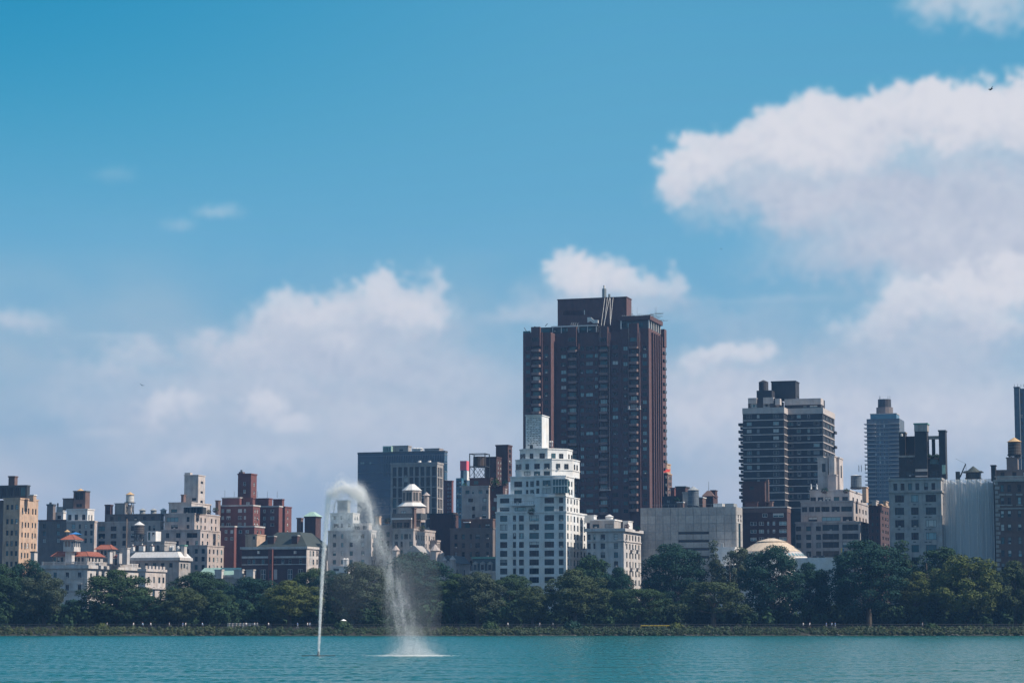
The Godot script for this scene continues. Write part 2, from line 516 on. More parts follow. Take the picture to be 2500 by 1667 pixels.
func ac_mesh() -> ArrayMesh:
	if ac_cache == null:
		var s := Shape.new()
		s.box(Vector3(-0.32, -0.2, 0), Vector3(0.32, 0.2, 0.5))
		ac_cache = s.mesh()
	return ac_cache

func window_at(at: Vector3, turn: float, w: float, h: float, style: String, look: Array, frame: String) -> void:
	# look: shares of dark, deep, teal, sky panes, then half blinds and full blinds
	w = snappedf(w, 0.1)
	h = snappedf(h, 0.1)
	var ms := window_mesh(maxf(w, 0.4), maxf(h, 0.4), style)
	var o := piece("window", ms[0], mats[frame], at, turn)
	var r: float = rng.randf() * (look[0] + look[1] + look[2] + look[3])
	var g := "pane_sky"
	for k in 4:
		r -= look[k]
		if r < 0.0:
			g = ["pane_dark", "pane_deep", "pane_teal", "pane_sky"][k]
			break
	piece("pane", ms[1], mats[g], Vector3.ZERO, 0.0, o)
	if h > 1.0 and w > 0.8 and rng.randf() < 0.14:
		piece("air_conditioner", ac_mesh(), mats["grey_metal"], Vector3(0, -h * 0.5 + 0.22, 0.1), 0.0, o)
	var q := rng.randf()
	if q < look[4]:
		piece("blind", ms[2], mats["blind" if rng.randf() < 0.6 else "blind_dim"], Vector3.ZERO, 0.0, o)
	elif q < look[4] + look[5]:
		piece("blind", ms[3], mats["blind" if rng.randf() < 0.5 else "blind_dim"], Vector3.ZERO, 0.0, o)

const LOOK := [0.45, 0.3, 0.17, 0.08, 0.12, 0.06]
const LOOK_DARK := [0.55, 0.35, 0.08, 0.02, 0.05, 0.05]
const LOOK_PALE := [0.2, 0.25, 0.3, 0.25, 0.25, 0.12]

func steps(from: float, by: float, n: int, size: float) -> Array:
	var a := []
	for k in n:
		a.append([from + by * k, size])
	return a

func same(list: Array, size: float) -> Array:
	var a := []
	for x in list:
		a.append([x, size])
	return a

func block(far: float, xl: float, xr: float, xs: float, yt: float, yb: float, m: String, opt := {}) -> Dictionary:
	# one box-shaped body of a building: xl..xr its front, xs the far end of its south side as seen, yt its top edge (yb 0: down to the ground).
	# opt.deep: depth in metres; opt.front / opt.side: lists of [columns, rows, style, look, frame]; opt.name
	var pl := on_front(xl, yt + 20.0, far)
	var pr := on_front(xr, yt + 20.0, far)
	var top := on_front((xl + xr) * 0.5, yt, far).y
	var low := GROUND
	if yb > 0.0:
		low = on_front((xl + xr) * 0.5, yb, far).y
	var deep: float = opt.get("deep", 0.0)
	if deep == 0.0:
		deep = clampf(-on_side(xs, yt + 20.0, pr.x).z - far, 2.0, 60.0)
	var o := Vector3(pl.x, low, -far)
	if cur.get_child_count() == 0 and cur.position == Vector3.ZERO:
		cur.position = Vector3((pl.x + pr.x) * 0.5, low, -far)
		co = cur.position
	var wide := pr.x - pl.x
	var tall := top - low
	var s := Shape.new()
	var rec: float = opt.get("recess", 0.28)
	var holes := []
	var units := []
	for g in opt.get("front", []):
		for row in g[1]:
			var yc: float = row[0]
			var cy := on_front((xl + xr) * 0.5, yc, far).y - low
			var hh: float = on_front((xl + xr) * 0.5, yc - row[1] * 0.5, far).y - on_front((xl + xr) * 0.5, yc + row[1] * 0.5, far).y
			for col in g[0]:
				var ym: float = (yc + yt + 20.0) * 0.5
				var x0 := on_front(col[0] - col[1] * 0.5, ym, far).x - pl.x
				var x1 := on_front(col[0] + col[1] * 0.5, ym, far).x - pl.x
				var w := x1 - x0
				if x0 < 0.1 or x1 > wide - 0.1 or cy - hh * 0.5 < 0.1 or cy + hh * 0.5 > tall - 0.1:
					continue
				var skip: float = g[5] if g.size() > 5 else 0.0
				if skip > 0.0 and rng.randf() < skip:
					continue
				w = snappedf(w, 0.1)
				var h := snappedf(hh, 0.1)
				var cx := (x0 + x1) * 0.5
				holes.append(Rect2(cx - w * 0.5, cy - h * 0.5, w, h))
				units.append([Vector3(pl.x + cx, low + cy, -far - rec + 0.06), 0.0, w, h, g])
	if opt.has("slots"):
		# open vent slots: deep holes with the same wall behind them
		rec = 0.7
		for a in opt.slots:
			var x0 := on_front(a[0] - a[2] * 0.5, a[1], far).x - pl.x
			var x1 := on_front(a[0] + a[2] * 0.5, a[1], far).x - pl.x
			var ya := on_front(a[0], a[1] + a[3] * 0.5, far).y - low
			var yb2 := on_front(a[0], a[1] - a[3] * 0.5, far).y - low
			if x0 > 0.05 and x1 < wide - 0.05 and ya > 0.05 and yb2 < tall - 0.05:
				holes.append(Rect2(x0, ya, x1 - x0, yb2 - ya))
		s.quad(o + Vector3(0, 0, -rec), o + Vector3(wide, 0, -rec), o + Vector3(wide, tall, -rec), o + Vector3(0, tall, -rec), Vector3(0, 0, 1))
	s.wall(o, Vector3.RIGHT, Vector3(0, 0, 1), wide, tall, holes, rec)
	holes = []
	for g in opt.get("side", []):
		for row in g[1]:
			var yc: float = row[0]
			var cy := on_front(xr, yc, far).y - low
			var hh: float = on_front(xr, yc - row[1] * 0.5, far).y - on_front(xr, yc + row[1] * 0.5, far).y
			for col in g[0]:
				# columns on the side are seen places too, read on the plane of that side
				var ym: float = yt + 20.0
				var d0 := -on_side(col[0] - col[1] * 0.5, ym, pr.x).z - far
				var d1 := -on_side(col[0] + col[1] * 0.5, ym, pr.x).z - far
				var w := snappedf(clampf(d1 - d0, 0.5, 3.0), 0.1)
				var h := snappedf(hh, 0.1)
				var cz := (d0 + d1) * 0.5
				if cz - w * 0.5 < 0.15 or cz + w * 0.5 > deep - 0.1 or cy - h * 0.5 < 0.1 or cy + h * 0.5 > tall - 0.1:
					continue
				holes.append(Rect2(cz - w * 0.5, cy - h * 0.5, w, h))
				units.append([Vector3(pr.x - rec + 0.06, low + cy, -far - cz), PI * 0.5, w, h, g])
	s.wall(Vector3(pr.x, low, -far), Vector3(0, 0, -1), Vector3(1, 0, 0), deep, tall, holes, rec)
	var e := Vector3(pl.x, low, -far - deep)
	s.quad(o, e, e + Vector3(0, tall, 0), o + Vector3(0, tall, 0), Vector3(-1, 0, 0))
	s.quad(e, e + Vector3(wide, 0, 0), e + Vector3(wide, tall, 0), e + Vector3(0, tall, 0), Vector3(0, 0, -1))
	s.quad(o + Vector3(0, tall, 0), o + Vector3(wide, tall, 0), e + Vector3(wide, tall, 0), e + Vector3(0, tall, 0), Vector3.UP)
	part(s, opt.get("name", "wall"), mats[m])
	for u in units:
		var g: Array = u[4]
		window_at(u[0], u[1], u[2], u[3], g[2] if g.size() > 2 else "hung", g[3] if g.size() > 3 else LOOK, g[4] if g.size() > 4 else "frame_dark")
	var d := {"x0": pl.x, "x1": pr.x, "y0": low, "y1": top, "z0": -far, "z1": -far - deep, "far": far}
	if opt.get("coping", 0.0) > 0.0:
		coping(d, opt.get("coping"), opt.get("coping_mat", m))
	return d

func coping(d: Dictionary, h: float, m: String, out_ := 0.18, called := "coping") -> void:
	# a course that stands proud along the top of the front and the south side
	var s := Shape.new()
	s.box(Vector3(d.x0 - out_, d.y1 - h * 0.6, d.z1 - out_), Vector3(d.x1 + out_, d.y1 + h * 0.4, d.z0 + out_))
	part(s, called, mats[m])

func band(d: Dictionary, y: float, h: float, m: String, out_ := 0.12, called := "string_course") -> void:
	var s := Shape.new()
	s.box(Vector3(d.x0 - 0.02, y, d.z0 + 0.003), Vector3(d.x1 + out_, y + h, d.z0 + out_))
	s.box(Vector3(d.x1 + 0.003, y, d.z1), Vector3(d.x1 + out_, y + h, d.z0 + 0.003))
	part(s, called, mats[m])

func house(called: String, label: String, category := "building", group := "") -> void:
	thing(called, label, category, Vector3.ZERO, group)

func prop_box(called: String, far: float, xl: float, xr: float, yt: float, yb: float, deep: float, m: String, parent: Node = null) -> MeshInstance3D:
	var a := on_front(xl, (yt + yb) * 0.5, far)
	var b := on_front(xr, (yt + yb) * 0.5, far)
	var s := Shape.new()
	s.box(Vector3(a.x, on_front((xl + xr) * 0.5, yb, far).y, -far - deep), Vector3(b.x, on_front((xl + xr) * 0.5, yt, far).y, -far))
	return part(s, called, mats[m], parent)

# ---------------------------------------------------------------- buildings, north end of the avenue (left)
func build_city_west() -> void:
	# tan apartment house at the edge of the view
	house("apartment_house", "tan brick apartment house with a sunlit orange south wall, leftmost of all buildings")
	var d := block(690, 7, 47, 92, 1217, 0, "tan", {"front": [[same([17, 28, 39], 6), [[1238, 12], [1273, 13], [1301, 12], [1327, 13], [1351, 12], [1377, 12]], "hung", LOOK, "frame_dark"]], "side": [[same([54, 62, 69, 79, 86], 3.4), [[1246, 14], [1280, 13], [1305, 12], [1331, 14], [1355, 13]], "hung", LOOK_DARK, "frame_dark"]], "coping": 0.5})
	block(699, -90, 7, 12, 1222, 0, "grey_brick", {"deep": 14.0, "name": "rear_wing", "front": [[same([-40, -22, -6], 7), steps(1240, 30, 6, 13)]]})
	block(695, -40, 64, 70, 1186, 1217, "dark_metal", {"name": "roof_pavilion", "front": [[same([-24, -8, 8, 24, 40, 54], 12), [[1201, 22]], "row", [0.4, 0.5, 0.1, 0.0, 0, 0]]], "coping": 0.4, "coping_mat": "slate"})
	block(700, 19, 34, 36, 1163, 1190, "brown_brick", {"name": "chimney", "coping": 0.4})
	block(693, 70, 80, 84, 1208, 1224, "tan", {"name": "stair_head", "coping": 0.3, "coping_mat": "white_paint"})

	# dark house behind
	house("apartment_house", "dark purple-brown house in shade between the tan house and the white penthouse")
	block(779, 92, 161, 163, 1270, 0, "grey_brick", {"front": [[same([107, 141], 7), [[1284, 11], [1302, 11], [1320, 11]], "pair", LOOK]], "coping": 0.5, "coping_mat": "brown_brick"})
	block(781, 113, 128, 131, 1232, 1270, "grey_brick", {"name": "chimney", "coping": 0.6, "coping_mat": "slate"})
	block(784, 131, 153, 156, 1251, 1270, "white_paint", {"name": "penthouse", "front": [[[[143, 9]], [[1263, 9]], "pair", LOOK]], "coping": 0.3})
	block(789, 136, 152, 154, 1237, 1251, "grey_metal", {"name": "bulkhead"})
	prop_box("vent_pipe", 782, 119, 122, 1226, 1232, 1.0, "dark_metal")
	prop_box("vent_pipe", 786, 138, 140.5, 1228, 1237, 0.4, "dark_metal")

	# beige house with white penthouse
	house("apartment_house", "beige house carrying a white penthouse and a dark tank enclosure on its roof")
	block(765, 161, 229, 235, 1273, 0, "warm_beige", {"front": [[[[178, 9], [193.5, 5], [208, 6.5], [222, 6.5]], [[1285, 11], [1301.5, 12], [1320, 12]], "hung", LOOK]], "coping": 0.6})
	block(767, 161, 212, 229, 1243, 1273, "white_paint", {"name": "penthouse", "front": [[same([169, 185, 203], 8), [[1263, 14]], "pair", [0.2, 0.4, 0.4, 0, 0, 0]]], "side": [[same([216, 223], 2.5), [[1263, 14]], "hung", LOOK]], "coping": 0.4})
	block(772, 152, 177, 179, 1217, 1245, "grey_brick", {"name": "bulkhead", "coping": 0.3})
	block(770, 178, 207, 218, 1199, 1243, "brown_brick", {"name": "tank_enclosure", "front": [[[[192, 20]], [[1211, 18]], "row", LOOK_DARK], [[[192, 14]], [[1234, 9]], "row", LOOK_DARK]], "coping": 0.4, "coping_mat": "slate"})

	# long beige house
	house("apartment_house", "long low beige house with a dark attic storey, behind the black rooftop tank")
	d = block(772, 236, 390, 399, 1274, 0, "warm_beige", {"front": [[[[247, 16], [276, 14], [302, 8], [322, 8], [343, 8], [364, 5], [375, 5]], [[1290, 12], [1308, 12], [1326, 12]], "pair", LOOK_DARK]], "side": [[same([394, 397], 2.0), [[1290, 12], [1308, 12]], "hung", LOOK]], "coping": 0.6})
	block(776, 258, 392, 399, 1256, 1274, "slate", {"name": "attic", "front": [[same([272, 290, 308, 330, 352, 372], 8), [[1265, 9]], "pair", LOOK_DARK]], "coping": 0.5})
	block(780, 255, 268, 270, 1233, 1275, "dark_brick", {"name": "chimney", "coping": 0.5})
	block(781, 279, 304, 308, 1229, 1258, "grey_stone", {"name": "bulkhead", "coping": 0.3})
	block(784, 293, 305, 308, 1246, 1258, "cream", {"name": "stair_head"})
	for x in [347, 374, 398]:
		var q := on_front(x, 1250, 782)
		var s := Shape.new()
		s.frustum(Vector3(q.x, q.y - 1.4, q.z), 1.1, 1.1, 2.0, 8)
		s.frustum(Vector3(q.x, q.y + 0.6, q.z), 1.5, 0.1, 0.8, 8)
		part(s, "cupola", mats["grey_metal"])
	var pv := Shape.new()
	var wb := on_front(365, 1272, 771)
	pv.box(Vector3(wb.x - 9.5, wb.y - 12, -771.7), Vector3(wb.x - 9.2, wb.y + 1, -771.5))
	part(pv, "drain_pipe", mats["tan"])

	# small white shed on a roof
	house("roof_shed", "small white shed with a teal door standing on a flat roof", "shed")
	block(742, 358, 379, 392, 1297, 1325, "white_paint", {"front": [[[[363, 6]], [[1309, 20]], "plain", [0, 0, 1, 0, 0, 0]], [[[373, 6]], [[1304, 8]], "pair", LOOK_DARK]]})

	# pale mansion with red tile roofs
	house("mansion", "pale stone mansion with red tiled roof pavilions and a balustrade")
	var cols := same([133, 163, 193], 8)
	d = block(690, 100, 212, 337, 1383, 0, "pale_stone", {"front": [[cols, [[1404, 14]], "pair", LOOK_DARK], [cols, [[1438, 20]], "pair", LOOK_DARK], [cols, [[1476, 22]], "plain", LOOK_DARK]], "side": [[same([221, 235, 249, 263, 277, 291, 305, 319, 331], 4.5), [[1406, 14], [1440, 20], [1476, 22]], "pair", LOOK_DARK]]})
	coping(d, 1.1, "pale_stone", 0.75, "cornice")
	band(d, d.y1 - 4.1, 0.25, "pale_stone")
	band(d, d.y1 - 8.3, 0.7, "grey_stone", 0.3)
	# hoods over the tall windows
	for x in cols:
		var q := on_front(x[0], 1426, 690)
		var s := Shape.new()
		s.box(Vector3(q.x - 0.85, q.y, q.z), Vector3(q.x + 0.85, q.y + 0.25, q.z + 0.35))
		part(s, "window_hood", mats["pale_stone"])
	# balustrade: piers, rail and balusters
	var s := Shape.new()
	var y: float = d.y1 + 0.5
	s.box(Vector3(d.x0, y + 0.85, d.z0 - 0.3), Vector3(d.x1, y + 1.05, d.z0))
	s.box(Vector3(d.x1 - 0.3, y + 0.85, d.z1), Vector3(d.x1, y + 1.05, d.z0 - 0.3))
	part(s, "balustrade_rail", mats["pale_stone"])
	s = Shape.new()
	for k in range(0, 46):
		s.frustum(Vector3(d.x0 + 0.35 * k, y, d.z0 - 0.15), 0.1, 0.09, 0.85, 5)
	for k in range(0, 106):
		s.frustum(Vector3(d.x1 - 0.15, y, d.z0 - 0.35 * k), 0.1, 0.09, 0.85, 5)
	part(s, "balusters", mats["pale_stone"]).set_meta("kind", "stuff")
	for k in 10:
		s = Shape.new()
		s.box(Vector3(d.x1 - 0.35, y, d.z0 - 4.0 * k - 0.5), Vector3(d.x1 + 0.02, y + 1.15, d.z0 - 4.0 * k))
		part(s, "balustrade_pier", mats["pale_stone"])
	for k in 4:
		s = Shape.new()
		s.box(Vector3(d.x0 + 4.0 * k, y, d.z0 - 0.33), Vector3(d.x0 + 4.0 * k + 0.5, y + 1.15, d.z0 + 0.02))
		part(s, "balustrade_pier", mats["pale_stone"])
	# belvedere tower
	block(694, 158, 174, 181, 1343, 1376, "pale_stone", {"name": "tower_shaft"})
	var t := block(693, 153, 179, 195, 1335, 1346, "pale_stone", {"name": "belvedere_base"})
	s = Shape.new()
	for k in 4:
		s.frustum(Vector3(lerpf(t.x0 + 0.3, t.x1 - 0.3, k / 3.0), t.y1, t.z0 - 0.3), 0.2, 0.18, 2.0, 7)
		s.frustum(Vector3(t.x1 - 0.3, t.y1, lerpf(t.z0 - 0.3, t.z1 + 0.3, k / 3.0)), 0.2, 0.18, 2.0, 7)
	s.box(Vector3(t.x0, t.y1, t.z1), Vector3(t.x0 + 0.4, t.y1 + 2.0, t.z0))
	s.box(Vector3(t.x0 - 0.6, t.y1 + 2.0, t.z1 - 0.6), Vector3(t.x1 + 0.6, t.y1 + 2.3, t.z0 + 0.6))
	part(s, "belvedere", mats["pale_stone"])
	tiled_roof(Vector3(t.x0 - 0.8, t.y1 + 2.3, t.z1 - 0.8), Vector3(t.x1 + 0.8, t.y1 + 4.0, t.z0 + 0.8), 2.4)
	# loggias under the other roofs
	for a in [[128, 158, 162, 1347, 1358, 697], [178, 213, 250, 1346, 1358, 697], [234, 270, 281, 1327, 1341, 712], [278, 292, 305, 1351, 1362, 706]]:
		var l := block(a[5], a[0], a[1], a[2], a[4], a[4] + 22, "grey_stone", {"name": "loggia", "front": [[steps(a[0] + 4, 9, 4, 6), [[a[4] + 10, 15]], "plain", LOOK_DARK]], "side": [[steps(a[1] + 4, 8, 5, 4), [[a[4] + 10, 15]], "plain", LOOK_DARK]]})
		tiled_roof(Vector3(l.x0 - 0.6, l.y1, l.z1 - 0.6), Vector3(l.x1 + 0.6, l.y1 + 1.5, l.z0 + 0.6), 1.7)
	block(696, 262, 267, 271, 1345, 1376, "pale_stone", {"name": "chimney", "coping": 0.3, "coping_mat": "slate"})
	block(700, 285, 290, 295, 1348, 1376, "pale_stone", {"name": "chimney", "coping": 0.3, "coping_mat": "slate"})
	block(704, 291, 309, 314, 1338, 1378, "pale_stone", {"name": "stair_head", "coping": 0.3})
	block(690.5, 73, 82, 90, 1347, 1380, "pale_stone", {"name": "chimney", "coping": 0.4, "coping_mat": "slate"})

	# crenellated mansion with a lit side
	house("mansion", "narrow mansion with a crenellated parapet, right of the red tiled mansion")
	d = block(690, 338, 354, 403, 1391, 0, "cream", {"front": [[[[346, 7]], [[1412, 14], [1440, 16]], "pair", LOOK_DARK]], "side": [[same([362, 375, 388, 398], 5), [[1415, 15]], "pair", LOOK_DARK], [same([375, 392], 6), [[1446, 26]], "plain", LOOK_DARK]]})
	coping(d, 0.8, "cream", 0.4, "cornice")
	for k in 6:
		s = Shape.new()
		s.box(Vector3(d.x1 - 0.3, d.y1 + 0.32, d.z0 - 2.6 * k - 1.4), Vector3(d.x1, d.y1 + 1.3, d.z0 - 2.6 * k))
		part(s, "merlon", mats["cream"])
	s = Shape.new()
	s.box(Vector3(d.x1, d.y1 - 6.0, d.z1), Vector3(d.x1 + 0.5, d.y1 - 5.6, d.z0))
	part(s, "balcony_ledge", mats["cream"])

	# grey mansion with a white metal mansard
	house("mansion", "grey stone mansion under a broad white metal mansard with chimneys")
	d = block(728, 318, 436, 464, 1364, 0, "grey_stone", {"front": [[same([336, 356, 376, 396, 416], 8), [[1380, 11]], "pair", LOOK_DARK]], "side": [[same([442, 449, 456], 4), [[1381, 11]], "pair", LOOK_DARK]]})
	coping(d, 1.0, "pale_stone", 0.6, "cornice")
	s = Shape.new()
	s.hip(Vector3(d.x0 - 0.3, d.y1 + 0.4, d.z1 - 0.3), Vector3(d.x1 + 0.3, d.y1 + 2.4, d.z0 + 0.3), 1.6, 1.6)
	var roof := part(s, "mansard", mats["white_metal"])
	s = Shape.new()
	s.box(Vector3(d.x0 + 1.2, d.y1 + 2.4, d.z1 + 1.2), Vector3(d.x1 - 1.2, d.y1 + 2.6, d.z0 - 1.2))
	part(s, "roof_curb", mats["slate"], roof)
	for a in [[317, 324, 1333], [338, 349, 1331], [364, 371, 1332]]:
		var c := block(731, a[0], a[1], a[1] + 1.5, a[2], 1350, "white_paint", {"name": "chimney", "deep": 1.4, "coping": 0.25, "coping_mat": "brown_brick"})
		s = Shape.new()
		s.frustum(Vector3((c.x0 + c.x1) * 0.5, c.y1, (c.z0 + c.z1) * 0.5), 0.3, 0.15, 0.6, 6)
		part(s, "chimney_pot", mats["white_metal"])
	block(729.5, 388, 400, 403, 1331, 1364, "grey_stone", {"name": "chimney_stack", "coping": 0.4})
	for x in [415, 421, 434]:
		var q := on_front(x, 1346, 734)
		s = Shape.new()
		s.frustum(Vector3(q.x, q.y, q.z), 0.55, 0.5, 1.4, 9)
		s.frustum(Vector3(q.x, q.y + 1.4, q.z), 0.6, 0.1, 0.4, 9)
		part(s, "roof_ventilator", mats["white_metal"])
	block(732, 440, 449, 453, 1331, 1360, "pale_stone", {"name": "chimney_stack", "coping": 0.5, "coping_mat": "copper"})
	block(736, 311, 400, 404, 1323, 1350, "grey_stone", {"name": "studio", "deep": 9.0, "front": [[same([330, 350, 370, 388], 14), [[1338, 14]], "triple", LOOK_DARK]], "coping": 0.5})
	# copper roofed house in front
	house("town_house", "low town house with a green copper roof and stone dormers among the trees", "house")
	d = block(688, 480, 590, 598, 1406, 0, "grey_stone", {"front": [[same([498, 516, 534, 552, 570, 584], 6), [[1432, 14], [1455, 16]], "pair", LOOK]], "deep": 18.0})
	coping(d, 0.7, "pale_stone", 0.4, "cornice")
	s = Shape.new()
	s.hip(Vector3(d.x0, d.y1 + 0.3, d.z1), Vector3(d.x1, d.y1 + 2.6, d.z0 - 0.2), 1.4, 2.2)
	part(s, "roof", mats["pale_copper"])
	for a in [[523, 540], [570, 590], [600, 617]]:
		block(686.5, a[0], a[1], a[1] + 1.5, 1391, 1412, "pale_stone", {"name": "chimney", "deep": 1.6, "coping": 0.35})

	# stepped beige apartment house
	house("apartment_house", "stepped beige apartment house with a square water-tank tower, above the mansions")
	var w := [0.42, 0.33, 0.2, 0.05, 0.12, 0.05]
	block(758, 393, 505, 582, 1332, 0, "warm_beige", {"front": [[[[438, 8], [457, 8], [478, 8], [495, 8]], [[1346, 11], [1365, 11], [1385, 11]], "hung", w]], "side": [[same([511, 521, 530, 540, 551, 561, 572], 3.4), steps(1346, 19.5, 5, 11), "hung", w]], "coping": 0.4})
	block(761, 393, 488, 559, 1294, 1334, "warm_beige", {"front": [[[[408, 8], [434, 11], [468, 26]], [[1307, 12]], "row", LOOK_DARK], [same([409, 432, 457, 479], 7), [[1326, 11]], "hung", w]], "side": [[same([494, 506, 521, 533, 544, 553], 3.4), [[1307, 11], [1326, 11]], "hung", w]], "coping": 0.4})
	block(764, 400, 474, 536, 1254, 1296, "warm_beige", {"front": [[[[420, 29]], [[1268, 11]], "row", LOOK_PALE], [[[458, 7], [425, 17]], [[1286, 9]], "pair", LOOK_PALE], [[[458, 7]], [[1268, 12]], "hung", w]], "side": [[same([481, 490, 500, 516, 526], 3.2), [[1268, 11], [1286, 10]], "hung", w]], "coping": 0.4})
	block(770, 411, 466, 514, 1227, 1256, "cream", {"name": "penthouse", "front": [[[[424, 15]], [[1247, 8]], "row", w]], "coping": 0.4})
	block(765, 447, 494, 497, 1237, 1255, "dark_metal", {"name": "sunroom", "deep": 3.0, "front": [[same([456, 471, 485], 12), [[1246, 15]], "row", [0.7, 0.3, 0, 0, 0, 0]]], "coping": 0.3, "coping_mat": "white_paint"})
	d = block(776, 449, 483, 500, 1160, 1232, "cream", {"name": "tank_tower", "front": [[[[473, 11]], [[1219, 7]], "plain", [1, 0, 0, 0, 0, 0]]], "side": [[[[492, 6]], [[1177, 6], [1201, 6], [1224, 6]], "plain", [1, 0, 0, 0, 0, 0]]], "coping": 0.3})
	block(776.4, 449.5, 463, 466, 1154, 1161, "cream", {"name": "tower_parapet", "deep": 2.0})
	block(772, 441, 447, 450, 1208, 1228, "brown_brick", {"name": "chimney", "coping": 0.3})
	block(786, 525, 532, 534, 1222, 1256, "brown_brick", {"name": "chimney", "coping": 0.3})

	# red brick complex
	house("apartment_complex", "red brick apartment complex with a tall square red tower")
	var rb := [0.35, 0.25, 0.25, 0.15, 0.3, 0.1]
	block(790, 535, 617, 634, 1234, 0, "red_brick", {"front": [[[[543, 6], [557, 10], [585, 10], [597, 5]], [[1247, 9], [1264, 9], [1280, 8]], "pair", rb, "frame_white"]], "side": [[same([622, 628], 3.0), [[1247, 9], [1264, 9], [1280, 8]], "hung", rb, "frame_white"]], "coping": 0.5, "coping_mat": "pale_stone"})
	block(802, 630, 680, 689, 1236, 0, "red_brick", {"front": [[[[664, 10], [645, 6]], [[1248, 9], [1265, 9], [1281, 8]], "triple", rb, "frame_white"]], "coping": 0.5, "coping_mat": "pale_stone"})
	block(806, 684, 695, 711, 1237, 0, "red_brick", {"side": [[[[702, 3]], steps(1248, 16, 5, 7), "hung", rb, "frame_white"]], "coping": 0.4})
	block(796, 541, 584, 591, 1215, 1235, "red_brick", {"name": "penthouse", "front": [[[[556, 13], [574, 12]], [[1230, 9]], "triple", LOOK_PALE, "frame_white"]], "coping": 0.35, "coping_mat": "pale_stone"})
	block(798, 592, 616, 622, 1216, 1235, "red_brick", {"name": "penthouse", "front": [[[[604, 10]], [[1229, 8]], "pair", rb]], "coping": 0.35})
	block(810, 622, 655, 664, 1217, 1238, "red_brick", {"name": "penthouse", "coping": 0.35})
	block(814, 666, 688, 692, 1219, 1238, "red_brick", {"name": "penthouse", "coping": 0.35})
	block(812, 580, 612, 626, 1157, 1236, "red_brick", {"name": "tank_tower", "front": [[[[596, 6]], [[1181, 9], [1200, 9]], "hung", rb, "frame_white"]], "side": [[[[620, 3]], [[1181, 9], [1202, 9]], "hung", rb, "frame_white"]], "coping": 0.5})
	prop_box("flue", 814, 582, 592, 1152, 1157, 2.0, "brown_brick")
	prop_box("flue", 814, 586, 590, 1147, 1152, 0.6, "steel_pipe")
	block(772, 538, 571, 575, 1285, 0, "red_brick", {"name": "low_wing", "front": [[same([551, 565], 7), [[1298, 8], [1315, 8]], "pair", rb, "frame_white"]], "coping": 0.5, "coping_mat": "pale_stone"})
	block(776, 577, 620, 645, 1285, 0, "red_brick", {"name": "low_wing", "front": [[same([586, 603], 9), [[1298, 8]], "triple", rb, "frame_white"], [[[623, 9]], [[1299, 9]], "pair", rb]], "side": [[same([628, 636], 3), [[1298, 8]], "hung", rb]], "coping": 0.5, "coping_mat": "pale_stone"})
	block(760, 598, 626, 647, 1305, 0, "tan", {"name": "garage", "front": [[[[619, 6]], [[1313, 8]], "plain", LOOK_DARK]], "coping": 0.3})
	var aer := Shape.new()
	for x in [548, 571, 588, 609, 628, 652, 676]:
		var q := on_front(x, 1215, 800)
		aer.tube(q, q + Vector3(0, 1.8 + 0.5 * (int(x) % 3), 0), 0.06, 0.05, 4)
	part(aer, "roof_poles", mats["dark_metal"]).set_meta("kind", "stuff")

	# dark brick house with a green hip roof
	house("town_house", "dark brick house with white stone bands and a green hip roof, left of the fountain", "house")
	d = block(690, 590, 747, 806, 1337, 0, "dark_brick", {"front": [[same([607, 619, 641.6, 670, 690, 707.5, 733], 7), [[1371, 11]], "hung", [0.3, 0.3, 0.4, 0, 0.1, 0], "frame_grey"], [same([619, 642, 670, 707.5, 733], 12), [[1402, 24]], "pair", LOOK_DARK, "frame_white"], [same([619, 642, 670, 707.5, 733], 12), [[1440, 24]], "pair", LOOK_DARK, "frame_white"]]})
	s = Shape.new()
	s.box(Vector3(d.x1 + 0.004, d.y0, d.z1), Vector3(d.x1 + 0.15, d.y1, d.z0 + 0.1))
	part(s, "stone_side", mats["cream"])
	for a in [[1339, 5.5], [1360, 5], [1378, 2]]:
		var yy := on_front(668, a[0] + a[1] * 0.5, 690).y
		band(d, yy, a[1] * 0.124, "pale_stone", 0.18)
	for x in same([756, 763, 772, 780, 789], 2.0):
		for yy in [1351, 1372, 1396]:
			var q := on_side(x[0], yy, d.x1)
			window_at(Vector3(d.x1 + 0.16, q.y, q.z), PI * 0.5, 1.1, 1.7, "hung", LOOK_DARK, "frame_grey")
	block(688.8, 654, 664, 667, 1341, 0, "red_brick", {"name": "bay", "deep": 1.3, "front": [[[[659, 5]], [[1371, 11], [1402, 20]], "hung", LOOK_DARK]]})
	coping(d, 0.7, "pale_stone", 0.5, "cornice")
	s = Shape.new()
	s.hip(Vector3(d.x0 + 5.0, d.y1 + 0.28, d.z1 - 0.3), Vector3(d.x1 + 0.3, d.y1 + 5.0, d.z0 + 0.2), 4.6, 5.5)
	part(s, "roof", mats["green_roof"])
	block(690.8, 653, 668, 670, 1309, 1338, "dark_brick", {"name": "chimney", "coping": 0.35, "coping_mat": "grey_stone"})
	block(690.8, 711, 725, 727, 1307, 1338, "dark_brick", {"name": "chimney", "coping": 0.35, "coping_mat": "grey_stone"})
	for x in [631, 720]:
		var q := on_front(x, 1348, 690)
		s = Shape.new()
		s.frustum(Vector3(q.x, q.y - 0.5, q.z + 0.05), 0.5, 0.5, 0.9, 8)
		part(s, "ornament", mats["pale_stone"])

	# brick tank tower with a copper cap
	house("brick_tower", "square dark brick tower with a pale green copper pyramid cap", "tower")
	d = block(745, 743, 770, 783, 1262, 0, "dark_brick", {"coping": 0.5})
	s = Shape.new()
	s.hip(Vector3(d.x0 - 0.5, d.y1 + 0.2, d.z1 - 0.5), Vector3(d.x1 + 0.5, d.y1 + 1.8, d.z0 + 0.5), (d.x1 - d.x0) * 0.5, (d.z0 - d.z1) * 0.42)
	part(s, "roof", mats["pale_copper"])
